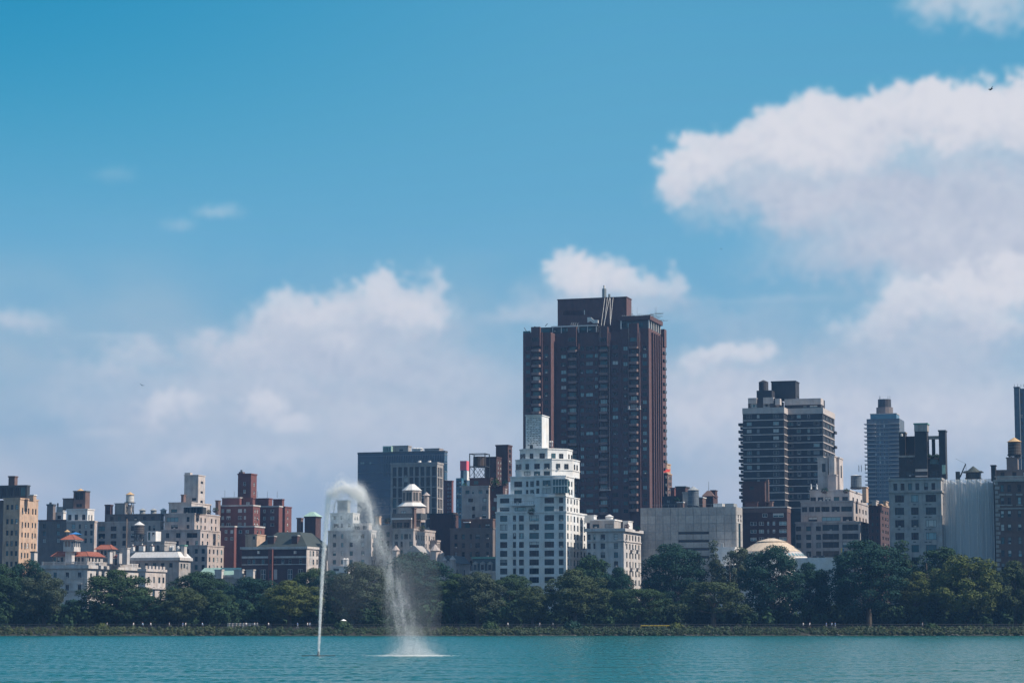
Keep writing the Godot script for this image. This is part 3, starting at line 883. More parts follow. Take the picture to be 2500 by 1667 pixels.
	block(747, 724, 734, 736, 1265, 1312, "brown_brick", {"name": "chimney", "coping": 0.4})

func tiled_roof(lo: Vector3, hi: Vector3, inset: float) -> void:
	var s := Shape.new()
	s.hip(lo, hi, inset, inset)
	var o := part(s, "tile_roof", mats["red_tile"])
	# ridge and hip tiles, and rows of pan tiles standing proud
	s = Shape.new()
	var t := [Vector3(lo.x + inset, hi.y, lo.z + inset), Vector3(hi.x - inset, hi.y, lo.z + inset), Vector3(hi.x - inset, hi.y, hi.z - inset), Vector3(lo.x + inset, hi.y, hi.z - inset)]
	var b := [Vector3(lo.x, lo.y, lo.z), Vector3(hi.x, lo.y, lo.z), Vector3(hi.x, lo.y, hi.z), Vector3(lo.x, lo.y, hi.z)]
	for k in 4:
		s.tube(b[k], t[k], 0.11, 0.11, 5)
		s.tube(t[k], t[(k + 1) % 4], 0.11, 0.11, 5)
	part(s, "ridge_tiles", mats["red_tile"], o)
	s = Shape.new()
	var n := int((hi.x - lo.x) / 0.45)
	for k in range(1, n):
		var x := lerpf(lo.x, hi.x, float(k) / n)
		var e := clampf(minf(x - lo.x, hi.x - x) / inset, 0.0, 1.0)
		s.tube(Vector3(x, lo.y + 0.02, hi.z), Vector3(x, lerpf(lo.y, hi.y, e), hi.z - inset * e), 0.07, 0.07, 4)
	n = int((hi.z - lo.z) / 0.45)
	for k in range(1, n):
		var z := lerpf(lo.z, hi.z, float(k) / n)
		var e := clampf(minf(z - lo.z, hi.z - z) / inset, 0.0, 1.0)
		s.tube(Vector3(hi.x, lo.y + 0.02, z), Vector3(hi.x - inset * e, lerpf(lo.y, hi.y, e), z), 0.07, 0.07, 4)
	part(s, "pan_tiles", mats["red_tile"], o).set_meta("kind", "stuff")

# ---------------------------------------------------------------- buildings, middle
func build_city_middle() -> void:
	var s: Shape
	var d: Dictionary
	# pale house behind the fountain
	house("apartment_house", "pale house with a white penthouse seen through the fountain spray")
	block(700, 800, 906, 918, 1296, 0, "cream", {"front": [[[[816, 8], [835, 6], [857, 8], [885, 9]], steps(1309, 21, 4, 11), "hung", LOOK_PALE]], "side": [[same([910, 914], 2.5), steps(1309, 21, 4, 11)]], "coping": 0.5})
	block(706, 806, 861, 877, 1253, 1297, "white_paint", {"name": "penthouse", "front": [[[[816, 6], [833, 5], [852, 6]], [[1264, 9]], "hung", LOOK], [[[820, 12], [834, 5], [852, 7]], [[1283, 9]], "pair", LOOK]], "side": [[same([866, 872], 3), [[1264, 9]]]], "coping": 0.3})
	block(709, 823, 848, 855, 1222, 1254, "grey_metal", {"name": "bulkhead", "coping": 0.25})
	block(704, 862, 900, 908, 1278, 1298, "cream", {"name": "terrace_room", "front": [[[[871, 13], [890, 10]], [[1288, 9]], "triple", LOOK_DARK]], "coping": 0.3})
	s = Shape.new()
	var q := on_front(814, 1252, 706)
	s.tube(q, q + Vector3(0.4, 3.0, 0), 0.1, 0.1, 5)
	s.tube(q + Vector3(0.4, 3.0, 0), q + Vector3(1.4, 4.2, 0), 0.1, 0.1, 5)
	part(s, "davit", mats["dark_metal"])

	house("apartment_house", "plain beige house with a brick chimney, just left of the pyramid-capped tower")
	block(716, 905, 957, 961, 1283, 0, "beige", {"front": [[[[930, 9]], steps(1305, 22, 4, 12), "hung", LOOK_PALE], [[[947, 8]], steps(1305, 22, 4, 12), "hung", LOOK]], "coping": 0.4})
	block(718, 916, 925, 929, 1261, 1286, "tan", {"name": "chimney", "coping": 0.3})

	house("roof_plant", "low white mechanical penthouse with vents showing above the trees behind the jet", "roof plant")
	block(692, 806, 850, 858, 1383, 0, "white_metal", {"deep": 8.0, "front": [[[[820, 14]], [[1391, 6]], "row", LOOK_DARK]], "coping": 0.3})
	for x in [840, 847]:
		q = on_front(x, 1383, 695)
		s = Shape.new()
		s.frustum(q, 0.45, 0.45, 2.2, 8)
		s.frustum(q + Vector3(0, 2.2, 0), 0.65, 0.2, 0.4, 8)
		part(s, "vent", mats["white_metal"])

	# blue glass office block
	house("office_block", "wide dark blue glass office block behind the fountain", "office block")
	d = block(1000, 873, 1085, 1092, 1104, 0, "curtain_wall", {})
	for k in 14:
		var y: float = d.y1 - 1.6 - k * 3.75
		s = Shape.new()
		s.box(Vector3(d.x0, y, d.z0 + 0.004), Vector3(d.x1 + 0.12, y + 0.35, d.z0 + 0.12))
		s.box(Vector3(d.x1 + 0.004, y, d.z1), Vector3(d.x1 + 0.12, y + 0.35, d.z0 + 0.004))
		part(s, "spandrel", mats["blue_brick"])
	for k in 26:
		var x: float = lerpf(d.x0 + 12.6, d.x1, k / 25.0)
		s = Shape.new()
		s.box(Vector3(x - 0.1, d.y1 - 11.0, d.z0 + 0.12), Vector3(x + 0.1, d.y1 - 1.3, d.z0 + 0.25))
		part(s, "mullion", mats["blue_brick"])
	for a in [[882, 4], [887, 3], [904, 4]]:
		q = on_front(a[0], 1131, 1000)
		window_at(Vector3(q.x, q.y, d.z0 + 0.02), 0.0, 0.8, 1.0, "plain", [0, 0, 0, 1, 0, 0], "frame_grey")
	coping(d, 0.8, "slate", 0.15)
	block(1010, 934, 955, 957, 1089, 1104, "pale_copper", {"name": "cooling_tower", "deep": 6.0, "front": [[steps(938, 4, 4, 2.6), [[1097, 9]], "plain", LOOK_DARK]]})
	block(1012, 956, 996, 1004, 1088.5, 1104, "grey_stone", {"name": "bulkhead", "front": [[[[979, 9]], [[1099, 5]], "plain", LOOK_DARK]], "coping": 0.4})
	block(1011, 1036, 1072, 1074, 1095, 1104, "beige", {"name": "bulkhead", "deep": 6.0, "coping": 0.3})
	s = Shape.new()
	for x in [1012, 1019, 1027]:
		q = on_front(x, 1103, 1012)
		s.frustum(q, 1.2, 1.2, 1.4, 9)
		s.frustum(q + Vector3(0, 1.4, 0), 1.4, 0.3, 0.5, 9)
	part(s, "exhaust_fans", mats["white_metal"])

	# stone grid tower in front of it
	house("apartment_tower", "apartment tower of pale stone piers with tall dark window bays, before the blue glass block", "tower")
	d = block(930, 953.5, 1067, 1082, 1131, 0, "grey_stone", {"recess": 0.5, "front": [[[[963, 9.5], [976.5, 9.5], [990, 9.5], [1004, 9.5], [1017.5, 9.5], [1031, 9.5], [1045, 9.5], [1059, 10]], steps(1151, 25.6, 6, 23), "pair", [0.55, 0.4, 0.05, 0, 0.03, 0]]], "side": [[same([1070.5, 1074.5, 1078.5], 2.8), steps(1152, 25.6, 6, 23), "pair", LOOK_DARK]], "coping": 0.8})
	for x in [1024, 1048]:
		q = on_front(x, 1130, 935)
		s = Shape.new()
		s.frustum(q, 0.8, 0.7, 0.9, 8)
		part(s, "roof_vent", mats["white_metal"])

	house("apartment_tower", "slim red brick tower with paired windows, right of the stone-piered tower", "tower")
	block(965, 1084, 1103, 1107, 1174, 0, "red_brick", {"front": [[same([1094, 1099.5], 3), steps(1183, 9.5, 8, 5), "hung", LOOK_PALE, "frame_white"]], "coping": 0.4})

	house("slim_tower", "slim teal glass tower topped with a pink box", "tower")
	block(1005, 1113, 1127, 1129, 1167, 0, "teal_wall", {"deep": 14.0, "front": [[same([1117, 1123], 4.5), steps(1176, 9.5, 10, 6.5), "plain", [0.3, 0.3, 0.3, 0.1, 0, 0]]]})
	block(1010, 1124, 1139, 1145, 1148, 0, "curtain_wall", {"name": "core"})
	block(1011, 1123, 1139, 1145, 1125, 1148.5, "pink", {"name": "pink_cap"})
	block(1008, 1131.5, 1140, 1146, 1149, 1172, "white_paint", {"name": "shaft"})

	# tower with an octagonal, white roofed cap
	house("apartment_house", "brown stone apartment house crowned by a two-tier octagon with white metal roofs")
	block(696, 958, 1009, 1062, 1292, 0, "warm_beige", {"front": [[[[967, 8], [981, 5.5], [991, 10], [1001, 5.5]], [[1310, 13]], "pair", LOOK_PALE], [[[967, 8], [980, 6], [1003, 9]], [[1329, 14], [1350, 14], [1371, 14]], "hung", LOOK]], "side": [[same([1017, 1022, 1030, 1035, 1040, 1048, 1054, 1059], 2.4), [[1311, 13], [1331, 13], [1352, 13]], "hung", LOOK_DARK]], "coping": 0.6})
	block(712, 1052, 1066, 1074, 1320, 0, "warm_beige", {"name": "rear_wing", "coping": 0.5, "side": [[same([1069, 1072], 2), [[1332, 12], [1350, 12]]]]})
	block(702, 957, 1003, 1027, 1266, 1294, "grey_brick", {"name": "terrace_room", "front": [[[[962, 8], [975, 14], [992, 14]], [[1282, 13]], "row", LOOK_DARK]], "coping": 0.5, "coping_mat": "white_paint"})
	block(705, 957, 1027, 1032, 1253, 1268, "slate", {"name": "terrace_screen", "deep": 6.0})
	block(698, 1006, 1011, 1013, 1240, 1294, "brown_brick", {"name": "chimney", "coping": 0.4})
	var c := on_front(1005, 1265, 716)
	var k1 := 716.0 / 5600.0
	s = Shape.new()
	s.frustum(Vector3(c.x, on_front(1005, 1275, 716).y, c.z), 34 * k1, 34 * k1, 38 * k1, 8, PI / 8)
	part(s, "octagon_lower", mats["warm_beige"])
	s = Shape.new()
	s.frustum(Vector3(c.x, on_front(1005, 1237, 716).y, c.z), 38 * k1, 24 * k1, 10 * k1, 8, PI / 8)
	part(s, "roof_lower", mats["white_metal"])
	s = Shape.new()
	var yb := on_front(1005, 1228, 716).y
	s.frustum(Vector3(c.x, yb, c.z), 23.5 * k1, 23.5 * k1, 31 * k1, 8, PI / 8)
	part(s, "octagon_upper", mats["warm_beige"])
	for k in 16:
		var a := PI / 8 + TAU * (k / 2) / 8 + TAU / 16 + (0.16 if k % 2 else -0.16)
		var r := 23.5 * k1 * cos(PI / 8) / cos(0.16)
		s = Shape.new()
		s.box(Vector3(-0.35, 0, -0.1), Vector3(0.35, 2.7, 0.06))
		piece("louvre", s.mesh(), mats["frame_dark"], Vector3(c.x + cos(a) * r, yb + 0.6, c.z + sin(a) * r), PI / 2 - (PI / 8 + TAU * (k / 2) / 8 + TAU / 16))
	s = Shape.new()
	s.frustum(Vector3(c.x, yb + 31 * k1, c.z), 25.5 * k1, 7 * k1, 16 * k1, 8, PI / 8)
	part(s, "roof_upper", mats["white_metal"])
	s = Shape.new()
	s.frustum(Vector3(c.x - 1.6, yb + 31 * k1, c.z - 1), 0.25, 0.2, 1.6, 6)
	part(s, "roof_vent", mats["white_metal"])
	c = on_front(1041, 1222, 722)
	s = Shape.new()
	s.frustum(Vector3(c.x, c.y - 4.0, c.z), 0.9, 0.9, 5.6, 7)
	part(s, "turret", mats["warm_beige"])
	s = Shape.new()
	s.frustum(Vector3(c.x, c.y + 1.6, c.z), 1.35, 0.1, 1.1, 7)
	part(s, "turret_roof", mats["warm_beige"])
	q = on_front(987, 1250, 715)
	window_at(Vector3(q.x + 0.8, q.y - 0.6, -716 + 34 * k1 * cos(PI / 8) + 0.02), 0.0, 1.7, 1.6, "pair", LOOK_PALE, "frame_dark")

	# stone church
	house("church", "low stone church with pinnacles and a blue slate roof above the trees", "church")
	d = block(692, 1077, 1104, 1147, 1376, 0, "cream", {"coping": 0.5, "side": [[same([1116, 1134], 3), [[1396, 14]], "plain", LOOK_DARK]]})
	s = Shape.new()
	var yt := on_front(1090, 1357, 700).y
	var zm: float = (d.x0 + d.x1) * 0.5
	s.face(Vector3(d.x1 + 0.4, d.y1 + 0.2, d.z0), Vector3(d.x1 + 0.4, d.y1 + 0.2, d.z1), Vector3(zm, yt, d.z1), Vector3(zm, yt, d.z0), Vector3(zm, d.y1 - 3, d.z0))
	s.face(Vector3(d.x0 - 0.4, d.y1 + 0.2, d.z0), Vector3(d.x0 - 0.4, d.y1 + 0.2, d.z1), Vector3(zm, yt, d.z1), Vector3(zm, yt, d.z0), Vector3(zm, d.y1 - 3, d.z0))
	s.tri(Vector3(d.x0 - 0.4, d.y1 + 0.2, d.z0 - 0.02), Vector3(d.x1 + 0.4, d.y1 + 0.2, d.z0 - 0.02), Vector3(zm, yt, d.z0 - 0.02), Vector3(0, 0, 1))
	part(s, "roof", mats["slate"])
	for a in [[1082, 1368, 1.0], [1092, 1372, 0.7], [1101, 1367, 1.0], [1058, 1344, 1.55], [1074, 1352, 0.8], [962, 1343, 1.2]]:
		q = on_front(a[0], a[1], 691)
		s = Shape.new()
		s.frustum(Vector3(q.x, q.y - 9, -692.5), a[2] * 1.1, a[2], 9, 6)
		s.frustum(Vector3(q.x, q.y, -692.5), a[2] * 1.2, 0.05, a[2] * 1.3, 8)
		part(s, "pinnacle", mats["warm_beige"])
	block(694, 1040, 1076, 1080, 1352, 0, "beige", {"name": "vestry", "front": [[[[1058, 8]], [[1372, 16]], "plain", LOOK_DARK]], "coping": 0.5})
	s = Shape.new()
	var ga := on_front(985, 1352, 691)
	var gb := on_front(1033, 1352, 691)
	var gt := on_front(1010, 1331, 691)
	s.tri(ga, gb, gt, Vector3(0, 0, 1))
	s.quad(ga, gt, gt + Vector3(0, 0, -9), ga + Vector3(0, 0, -9), Vector3(-0.6, 0.8, 0))
	s.quad(gb, gt, gt + Vector3(0, 0, -9), gb + Vector3(0, 0, -9), Vector3(0.6, 0.8, 0))
	s.box(Vector3(ga.x, GROUND, ga.z - 9), Vector3(gb.x, ga.y, ga.z - 0.01))
	part(s, "gable", mats["grey_stone"])

	# mansard town house
	house("town_house", "slate mansard town house with three dormers, left of the white stepped tower", "house")
	d = block(692, 1150, 1209, 1210, 1396, 0, "cream", {"deep": 16.0, "front": [[same([1160, 1178, 1196], 8), [[1412, 16]], "pair", LOOK_DARK]]})
	coping(d, 0.6, "cream", 0.4, "cornice")
	s = Shape.new()
	s.hip(Vector3(d.x0, d.y1 + 0.25, d.z1), Vector3(d.x1, d.y1 + 4.0, d.z0), 0.2, 1.2)
	var roof := part(s, "mansard", mats["slate"])
	s = Shape.new()
	s.box(Vector3(d.x0 - 0.2, d.y1 + 4.0, d.z1 + 1.0), Vector3(d.x1 + 0.2, d.y1 + 4.6, d.z0 - 0.9))
	part(s, "copper_ridge", mats["copper"], roof)
	for x in [1160, 1178, 1196]:
		q = on_front(x, 1384, 692)
		s = Shape.new()
		s.box(Vector3(q.x - 0.75, q.y - 1.2, q.z - 1.5), Vector3(q.x + 0.75, q.y + 1.0, q.z + 0.1))
		s.face(Vector3(q.x - 0.95, q.y + 1.0, q.z + 0.2), Vector3(q.x, q.y + 1.7, q.z + 0.2), Vector3(q.x, q.y + 1.7, q.z - 1.8), Vector3(q.x - 0.95, q.y + 1.0, q.z - 1.8), q)
		s.face(Vector3(q.x + 0.95, q.y + 1.0, q.z + 0.2), Vector3(q.x, q.y + 1.7, q.z + 0.2), Vector3(q.x, q.y + 1.7, q.z - 1.8), Vector3(q.x + 0.95, q.y + 1.0, q.z - 1.8), q)
		s.tri(Vector3(q.x - 0.95, q.y + 1.0, q.z + 0.15), Vector3(q.x + 0.95, q.y + 1.0, q.z + 0.15), Vector3(q.x, q.y + 1.7, q.z + 0.15), Vector3(0, 0, 1))
		part(s, "dormer", mats["grey_stone"])
		window_at(Vector3(q.x, q.y - 0.1, q.z + 0.12), 0.0, 0.9, 1.6, "hung", LOOK_DARK, "frame_dark")

	house("apartment_house", "grey-brown brick house just left of the white stepped tower, below the roof garden house")
	block(720, 1099, 1203, 1209, 1290, 0, "grey_brick", {"front": [[[[1113, 7], [1131, 7], [1149.5, 5], [1166, 11], [1190, 7]], steps(1310, 21.5, 4, 12), "hung", LOOK]], "coping": 0.5})
	block(726, 1126, 1203, 1209, 1268, 1292, "brown_brick", {"name": "terrace_room", "front": [[[[1141, 12]], [[1283, 11]], "plain", [0, 0, 1, 0, 0, 0]], [[[1171, 5], [1190, 12]], [[1284, 9]], "pair", LOOK]], "coping": 0.4})
	s = Shape.new()
	q = on_front(1141, 1276, 725.6)
	s.box(Vector3(q.x - 1.1, q.y, q.z), Vector3(q.x + 1.1, q.y + 0.25, q.z + 1.0))
	part(s, "awning", mats["white_cloth"])
	block(728, 1160, 1171, 1176, 1262, 1270, "grey_brick", {"name": "chimney"})

	house("apartment_house", "beige and dark red brick house with rooftop garden beside the white stepped tower")
	block(745, 1127, 1193, 1194, 1187, 0, "beige", {"deep": 20.0, "front": [[[[1141, 10], [1154.5, 4.5], [1173, 10], [1189, 5]], [[1201, 9]], "pair", LOOK_PALE], [[[1149, 11], [1183, 11]], [[1221, 9]], "triple", LOOK_PALE], [[[1156, 7], [1182, 10]], [[1241, 10], [1260, 10]], "hung", LOOK]], "coping": 0.4})
	block(746.5, 1193.3, 1228, 1234, 1186, 0, "dark_brick", {"front": [[[[1203, 5]], [[1196, 5]], "hung", LOOK], [[[1209, 8]], [[1220, 9]], "pair", LOOK_PALE, "frame_white"], [[[1205, 10]], [[1241, 10], [1260, 10]], "hung", LOOK]], "coping": 0.4})
	block(750, 1146, 1197, 1203, 1167, 1188, "dark_brick", {"name": "penthouse", "front": [[[[1162, 12], [1192, 11]], [[1178, 9]], "pair", LOOK_DARK]], "coping": 0.3})

	house("apartment_house", "tall dark red brick block with a stair tower, right of the black roof tank frame")
	block(800, 1184, 1212, 1242, 1116, 0, "dark_brick", {"front": [[[[1197, 4]], [[1138, 6]], "hung", LOOK_PALE]], "side": [[same([1217, 1223, 1230, 1236], 2.6), steps(1128, 12.5, 4, 6), "hung", LOOK_PALE, "frame_white"]], "coping": 0.4})
	block(806, 1210.5, 1240, 1250, 1087, 1175, "dark_brick", {"name": "stair_tower", "side": [[[[1245, 4]], steps(1100, 13, 5, 8), "row", LOOK_DARK]], "coping": 0.5})

	house("warehouse", "windowless near-black brick block behind the church", "building")
	block(762, 1049, 1105, 1119, 1254, 0, "dark_brick", {"coping": 0.4, "coping_mat": "black_brick", "side": [[[[1112, 3]], [[1266, 8], [1290, 8]]]]})
	block(764, 1094, 1108, 1117, 1251, 1256, "dark_brick", {"name": "parapet"})

	white_tower()
	brown_tower()

	# beige house with a sunlit ornate side
	house("apartment_house", "beige house with a sunlit ornate side, between the white tower and the grey museum block")
	d = block(692, 1433, 1523, 1565, 1293, 0, "pale_stone", {"front": [[[[1438.5, 7], [1451.4, 5], [1472, 11], [1504, 10]], steps(1311, 22, 6, 14), "hung", LOOK]], "side": [[same([1530.5, 1538, 1545, 1552, 1560], 3.0), steps(1311, 22, 6, 14), "pair", LOOK_DARK]]})
	coping(d, 0.9, "pale_stone", 0.7, "cornice")
	band(d, on_front(1500, 1322, 692).y, 0.3, "pale_stone", 0.25)
	for yy in [1344, 1388]:
		for x in [1541, 1556]:
			q = on_side(x, yy, d.x1)
			s = Shape.new()
			s.box(Vector3(d.x1, q.y - 0.25, q.z - 1.3), Vector3(d.x1 + 0.8, q.y + 0.2, q.z + 1.3))
			part(s, "balcony", mats["grey_stone"])
	block(700, 1440, 1500, 1518, 1269, 1294, "grey_stone", {"name": "penthouse", "front": [[[[1455, 16], [1487, 20]], [[1284, 10]], "row", LOOK]], "coping": 0.4, "coping_mat": "white_paint"})
	q = on_front(1488, 1268, 705)
	s = Shape.new()
	s.frustum(q, 1.2, 1.2, 0.8, 8)
	s.frustum(q + Vector3(0, 0.8, 0), 1.5, 0.2, 0.7, 8)
	part(s, "cupola", mats["white_metal"])
	block(706, 1428, 1450, 1457, 1258, 1276, "white_paint", {"name": "stair_head", "coping": 0.2})
	block(708, 1521, 1534, 1545, 1272, 1294, "white_paint", {"name": "stair_head", "coping": 0.2})

	# museum block clad in stone panels
	house("museum_annex", "grey limestone panelled museum block with four slit windows, right of the brown tower", "museum")
	d = block(715, 1564, 1797, 1812, 1238.5, 0, "frame_grey", {"name": "core"})
	var variants := []
	for k in 5:
		var g := 0.35 + 0.024 * k
		variants.append(paint("panel_%d" % k, Color(g, g * 0.965, g * 0.94), 0.9, weather, 0.13))
	var nc := 12
	var nr := 15
	var pw: float = (d.x1 - d.x0) / (nc + 0.5)
	var ph: float = on_front(1680, 1238.5, 715).y - on_front(1680, 1258.2, 715).y
	var slit_top := on_front(1700, 1295, 715).y
	for r in nr:
		var y1: float = d.y1 - r * ph
		var y0: float = maxf(d.y1 - (r + 1) * ph, d.y0)
		if y1 - y0 < 0.3:
			break
		for k in nc + 1:
			# alternate narrow and wide courses as on the facade
			var x0: float = d.x0 + k * pw
			var x1: float = minf(d.x1, x0 + pw)
			var slit: bool = r >= 3 and r <= 6 and k >= 5 and k <= 8
			s = Shape.new()
			var hi := y1 - 0.06
			if slit:
				s.box(Vector3(x0 + 0.055, y0 + 0.055, d.z0 + 0.002), Vector3(x1 - 0.055, y1 - 0.85, d.z0 + 0.16))
				s.box(Vector3(x0 + 0.055, y1 - 0.1, d.z0 + 0.002), Vector3(x1 - 0.055, hi, d.z0 + 0.16))
			else:
				s.box(Vector3(x0 + 0.055, y0 + 0.055, d.z0 + 0.002), Vector3(x1 - 0.055, hi, d.z0 + 0.16))
			part(s, "panel", variants[rng.randi() % 5])
	for r in range(3, 7):
		var y1: float = d.y1 - r * ph
		s = Shape.new()
		s.box(Vector3(d.x0 + 5 * pw, y1 - 0.85, d.z0 + 0.003), Vector3(d.x0 + 9 * pw, y1 - 0.1, d.z0 + 0.05))
		part(s, "slit_window", mats["pane_dark"])
	for r in nr:
		var y1: float = d.y1 - r * ph
		if y1 - ph < d.y0:
			break
		for k in 3:
			var zz: float = (d.z0 - d.z1) / 3.0
			if k == 1 and r >= 2 and r < 9:
				continue
			s = Shape.new()
			s.box(Vector3(d.x1 + 0.002, y1 - ph + 0.03, d.z0 - (k + 1) * zz + 0.03), Vector3(d.x1 + 0.16, y1 - 0.03, d.z0 - k * zz - 0.03))
			part(s, "panel", variants[rng.randi() % 5])
	s = Shape.new()
	s.box(Vector3(d.x1 + 0.003, d.y1 - 9 * ph, d.z0 - 2 * (d.z0 - d.z1) / 3.0), Vector3(d.x1 + 0.06, d.y1 - 2 * ph, d.z0 - (d.z0 - d.z1) / 3.0))
	part(s, "side_window", mats["pane_deep"])
	for k in 2:
		for j in 2:
			var sz: float = lerpf(d.z0, d.z1, 0.3 + 0.42 * k)
			s = Shape.new()
			s.box(Vector3(d.x1 + 0.161, d.y1 - 1.6 * ph + j * 1.2 - 0.45, sz - 0.6), Vector3(d.x1 + 0.2, d.y1 - 1.6 * ph + j * 1.2 + 0.45, sz + 0.6))
			part(s, "side_window", mats["pane_dark"])
	s = Shape.new()
	s.box(Vector3(d.x0 + 3, d.y1 + 0.9, d.z0 - 0.7), Vector3(d.x1 - 2, d.y1 + 0.96, d.z0 - 0.64))
	for k in 14:
		var x: float = lerpf(d.x0 + 3, d.x1 - 2, k / 13.0)
		s.box(Vector3(x - 0.03, d.y1, d.z0 - 0.7), Vector3(x + 0.03, d.y1 + 0.9, d.z0 - 0.64))
	part(s, "roof_railing", mats["grey_metal"])
	prop_box("skylight", 722, 1742, 1764, 1229, 1239, 5.0, "white_metal")
	prop_box("skylight", 722, 1770, 1792, 1229, 1239, 5.0, "grey_metal")

func white_tower() -> void:
	house("apartment_tower", "white brick stepped apartment tower with a perforated white tank housing on top", "tower")
	var wl := [0.3, 0.4, 0.22, 0.08, 0.15, 0.10]
	var wc := [[1229.6, 18], [1256, 7.5], [1273, 11.5], [1304, 23], [1341, 23], [1370, 11.5]]
	var sc := [[1386.5, 3.4], [1394.4, 1.8], [1402.6, 3.4], [1410.8, 3.4], [1419.3, 3.4], [1427, 3.4]]
	var d := block(690, 1210, 1382, 1432.5, 1250, 0, "white_brick", {"front": [[wc, steps(1265, 21.55, 3, 14.5), "triple", [0.05, 0.25, 0.6, 0.1, 0.1, 0.1]], [wc, steps(1329.65, 21.55, 7, 14.5), "triple", [0.55, 0.37, 0.08, 0.0, 0.08, 0.02]]], "side": [[sc, steps(1265, 21.55, 10, 14.5), "hung", LOOK_DARK]], "coping": 0.5})
	# upper right slab
	block(690.3, 1306, 1381.6, 1415, 1212, 1251, "white_brick", {"front": [[[[1341, 23], [1370, 11]], [[1221.5, 14], [1242.6, 14]], "triple", wl]], "side": [[same([1386.5, 1394.4, 1403, 1409], 3), [[1222, 13], [1243, 13]], "hung", LOOK_DARK]], "coping": 0.3})
	var t := block(690.6, 1306, 1381.2, 1402, 1162, 1213, "white_brick", {"front": [[[[1334.5, 19], [1313, 8]], [[1179, 14], [1198, 13]], "row", wl]], "side": [[same([1390, 1396], 3), [[1179, 13], [1199, 13]], "hung", LOOK_DARK]], "coping": 0.4})
	# left shoulder
	block(691.5, 1213, 1306.5, 1307, 1207.5, 1251, "white_brick", {"deep": 20.0, "front": [[[[1232, 23], [1264, 19]], [[1222, 12]], "triple", wl], [[[1232, 23], [1270, 27]], [[1243, 10]], "triple", wl]], "coping": 0.4})
	block(693, 1246, 1306.5, 1307, 1164, 1208.5, "white_brick", {"deep": 16.0, "front": [[[[1265, 19], [1287, 5], [1299, 9]], [[1182, 14], [1201, 10]], "pair", wl]], "coping": 0.4})
	# terrace on the left shoulder
	var s := Shape.new()
	var a := on_front(1249, 1234, 691.5)
	var b := on_front(1306, 1234, 691.5)
	s.box(Vector3(a.x, a.y - 0.2, a.z), Vector3(b.x, a.y + 0.15, a.z + 1.6))
	part(s, "terrace_slab", mats["white_brick"])
	s = Shape.new()
	s.box(Vector3(a.x, a.y + 1.1, a.z + 1.5), Vector3(b.x, a.y + 1.16, a.z + 1.56))
	for k in 12:
		var x := lerpf(a.x, b.x, k / 11.0)
		s.box(Vector3(x - 0.025, a.y + 0.15, a.z + 1.5), Vector3(x + 0.025, a.y + 1.1, a.z + 1.55))
	part(s, "terrace_railing", mats["dark_metal"])
	# glazed bay
	var g0 := on_front(1352, 1171, 690)
	var g1 := on_front(1381, 1204, 690)
	s = Shape.new()
	s.box(Vector3(g0.x, g1.y, -690.4), Vector3(g1.x + 0.9, g0.y, -688.9))
	part(s, "glazed_bay", mats["pane_teal"])
	s = Shape.new()
	for k in 6:
		var x := lerpf(g0.x, g1.x + 0.85, k / 5.0)
		s.box(Vector3(x - 0.06, g1.y, -688.9), Vector3(x + 0.06, g0.y, -688.8))
	s.box(Vector3(g0.x - 0.1, lerpf(g1.y, g0.y, 0.48), -688.85), Vector3(g1.x + 1.0, lerpf(g1.y, g0.y, 0.56), -688.6))
	s.box(Vector3(g0.x - 0.1, g0.y, -690.3), Vector3(g1.x + 1.0, g0.y + 0.15, -688.6))
	part(s, "bay_frame", mats["white_metal"])
	# two drum tiers with cut corners
	for q in [[1251, 1387, 1120, 1164, 694.0, 3.2], [1262, 1374, 1094.5, 1121, 696.0, 3.0]]:
		var l := on_front(q[0], q[2] + 10, q[4])
		var r := on_front(q[1], q[2] + 10, q[4])
		var y0 := on_front(1318, q[3], q[4]).y
		var y1 := on_front(1318, q[2], q[4]).y
		var cut: float = q[5]
		var z: float = -q[4]
		var back: float = z - (r.x - l.x) * 0.75
		var ring := [Vector2(l.x, back), Vector2(l.x, z - cut), Vector2(l.x + cut, z), Vector2(r.x - cut * 1.6, z), Vector2(r.x, z - cut * 1.6), Vector2(r.x, back)]
		s = Shape.new()
		var mid := Vector3((l.x + r.x) * 0.5, (y0 + y1) * 0.5, (z + back) * 0.5)
		for k in 6:
			var p0: Vector2 = ring[k]
			var p1: Vector2 = ring[(k + 1) % 6]
			s.face(Vector3(p0.x, y0, p0.y), Vector3(p1.x, y0, p1.y), Vector3(p1.x, y1, p1.y), Vector3(p0.x, y1, p0.y), mid)
			s.tri(Vector3(mid.x, y1, mid.z), Vector3(p0.x, y1, p0.y), Vector3(p1.x, y1, p1.y), Vector3.UP)
		part(s, "drum", mats["white_brick"])
		s = Shape.new()
		for k in range(0, 5):
			var p0: Vector2 = ring[k]
			var p1: Vector2 = ring[k + 1]
			var dv := (p1 - p0).normalized()
			var nv := Vector2(dv.y, -dv.x)
			if nv.dot((p0 + p1) * 0.5 - Vector2(mid.x, mid.z)) < 0:
				nv = -nv
			for yy in ([y1 - 0.3] if q[2] < 1100 else [y1 - 0.3, lerpf(y0, y1, 0.36)]):
				var e0 := p0 - dv * 0.05
				var e1 := p1 + dv * 0.05
				var o := Vector3(nv.x, 0, nv.y) * 0.16
				s.face(Vector3(e0.x, yy, e0.y) + o, Vector3(e1.x, yy, e1.y) + o, Vector3(e1.x, yy + 0.35, e1.y) + o, Vector3(e0.x, yy + 0.35, e0.y) + o, mid)
				s.face(Vector3(e0.x, yy + 0.35, e0.y), Vector3(e1.x, yy + 0.35, e1.y), Vector3(e1.x, yy + 0.35, e1.y) + o, Vector3(e0.x, yy + 0.35, e0.y) + o, mid)
				s.face(Vector3(e0.x, yy, e0.y), Vector3(e1.x, yy, e1.y), Vector3(e1.x, yy, e1.y) + o, Vector3(e0.x, yy, e0.y) + o, mid + Vector3(0, 9, 0))
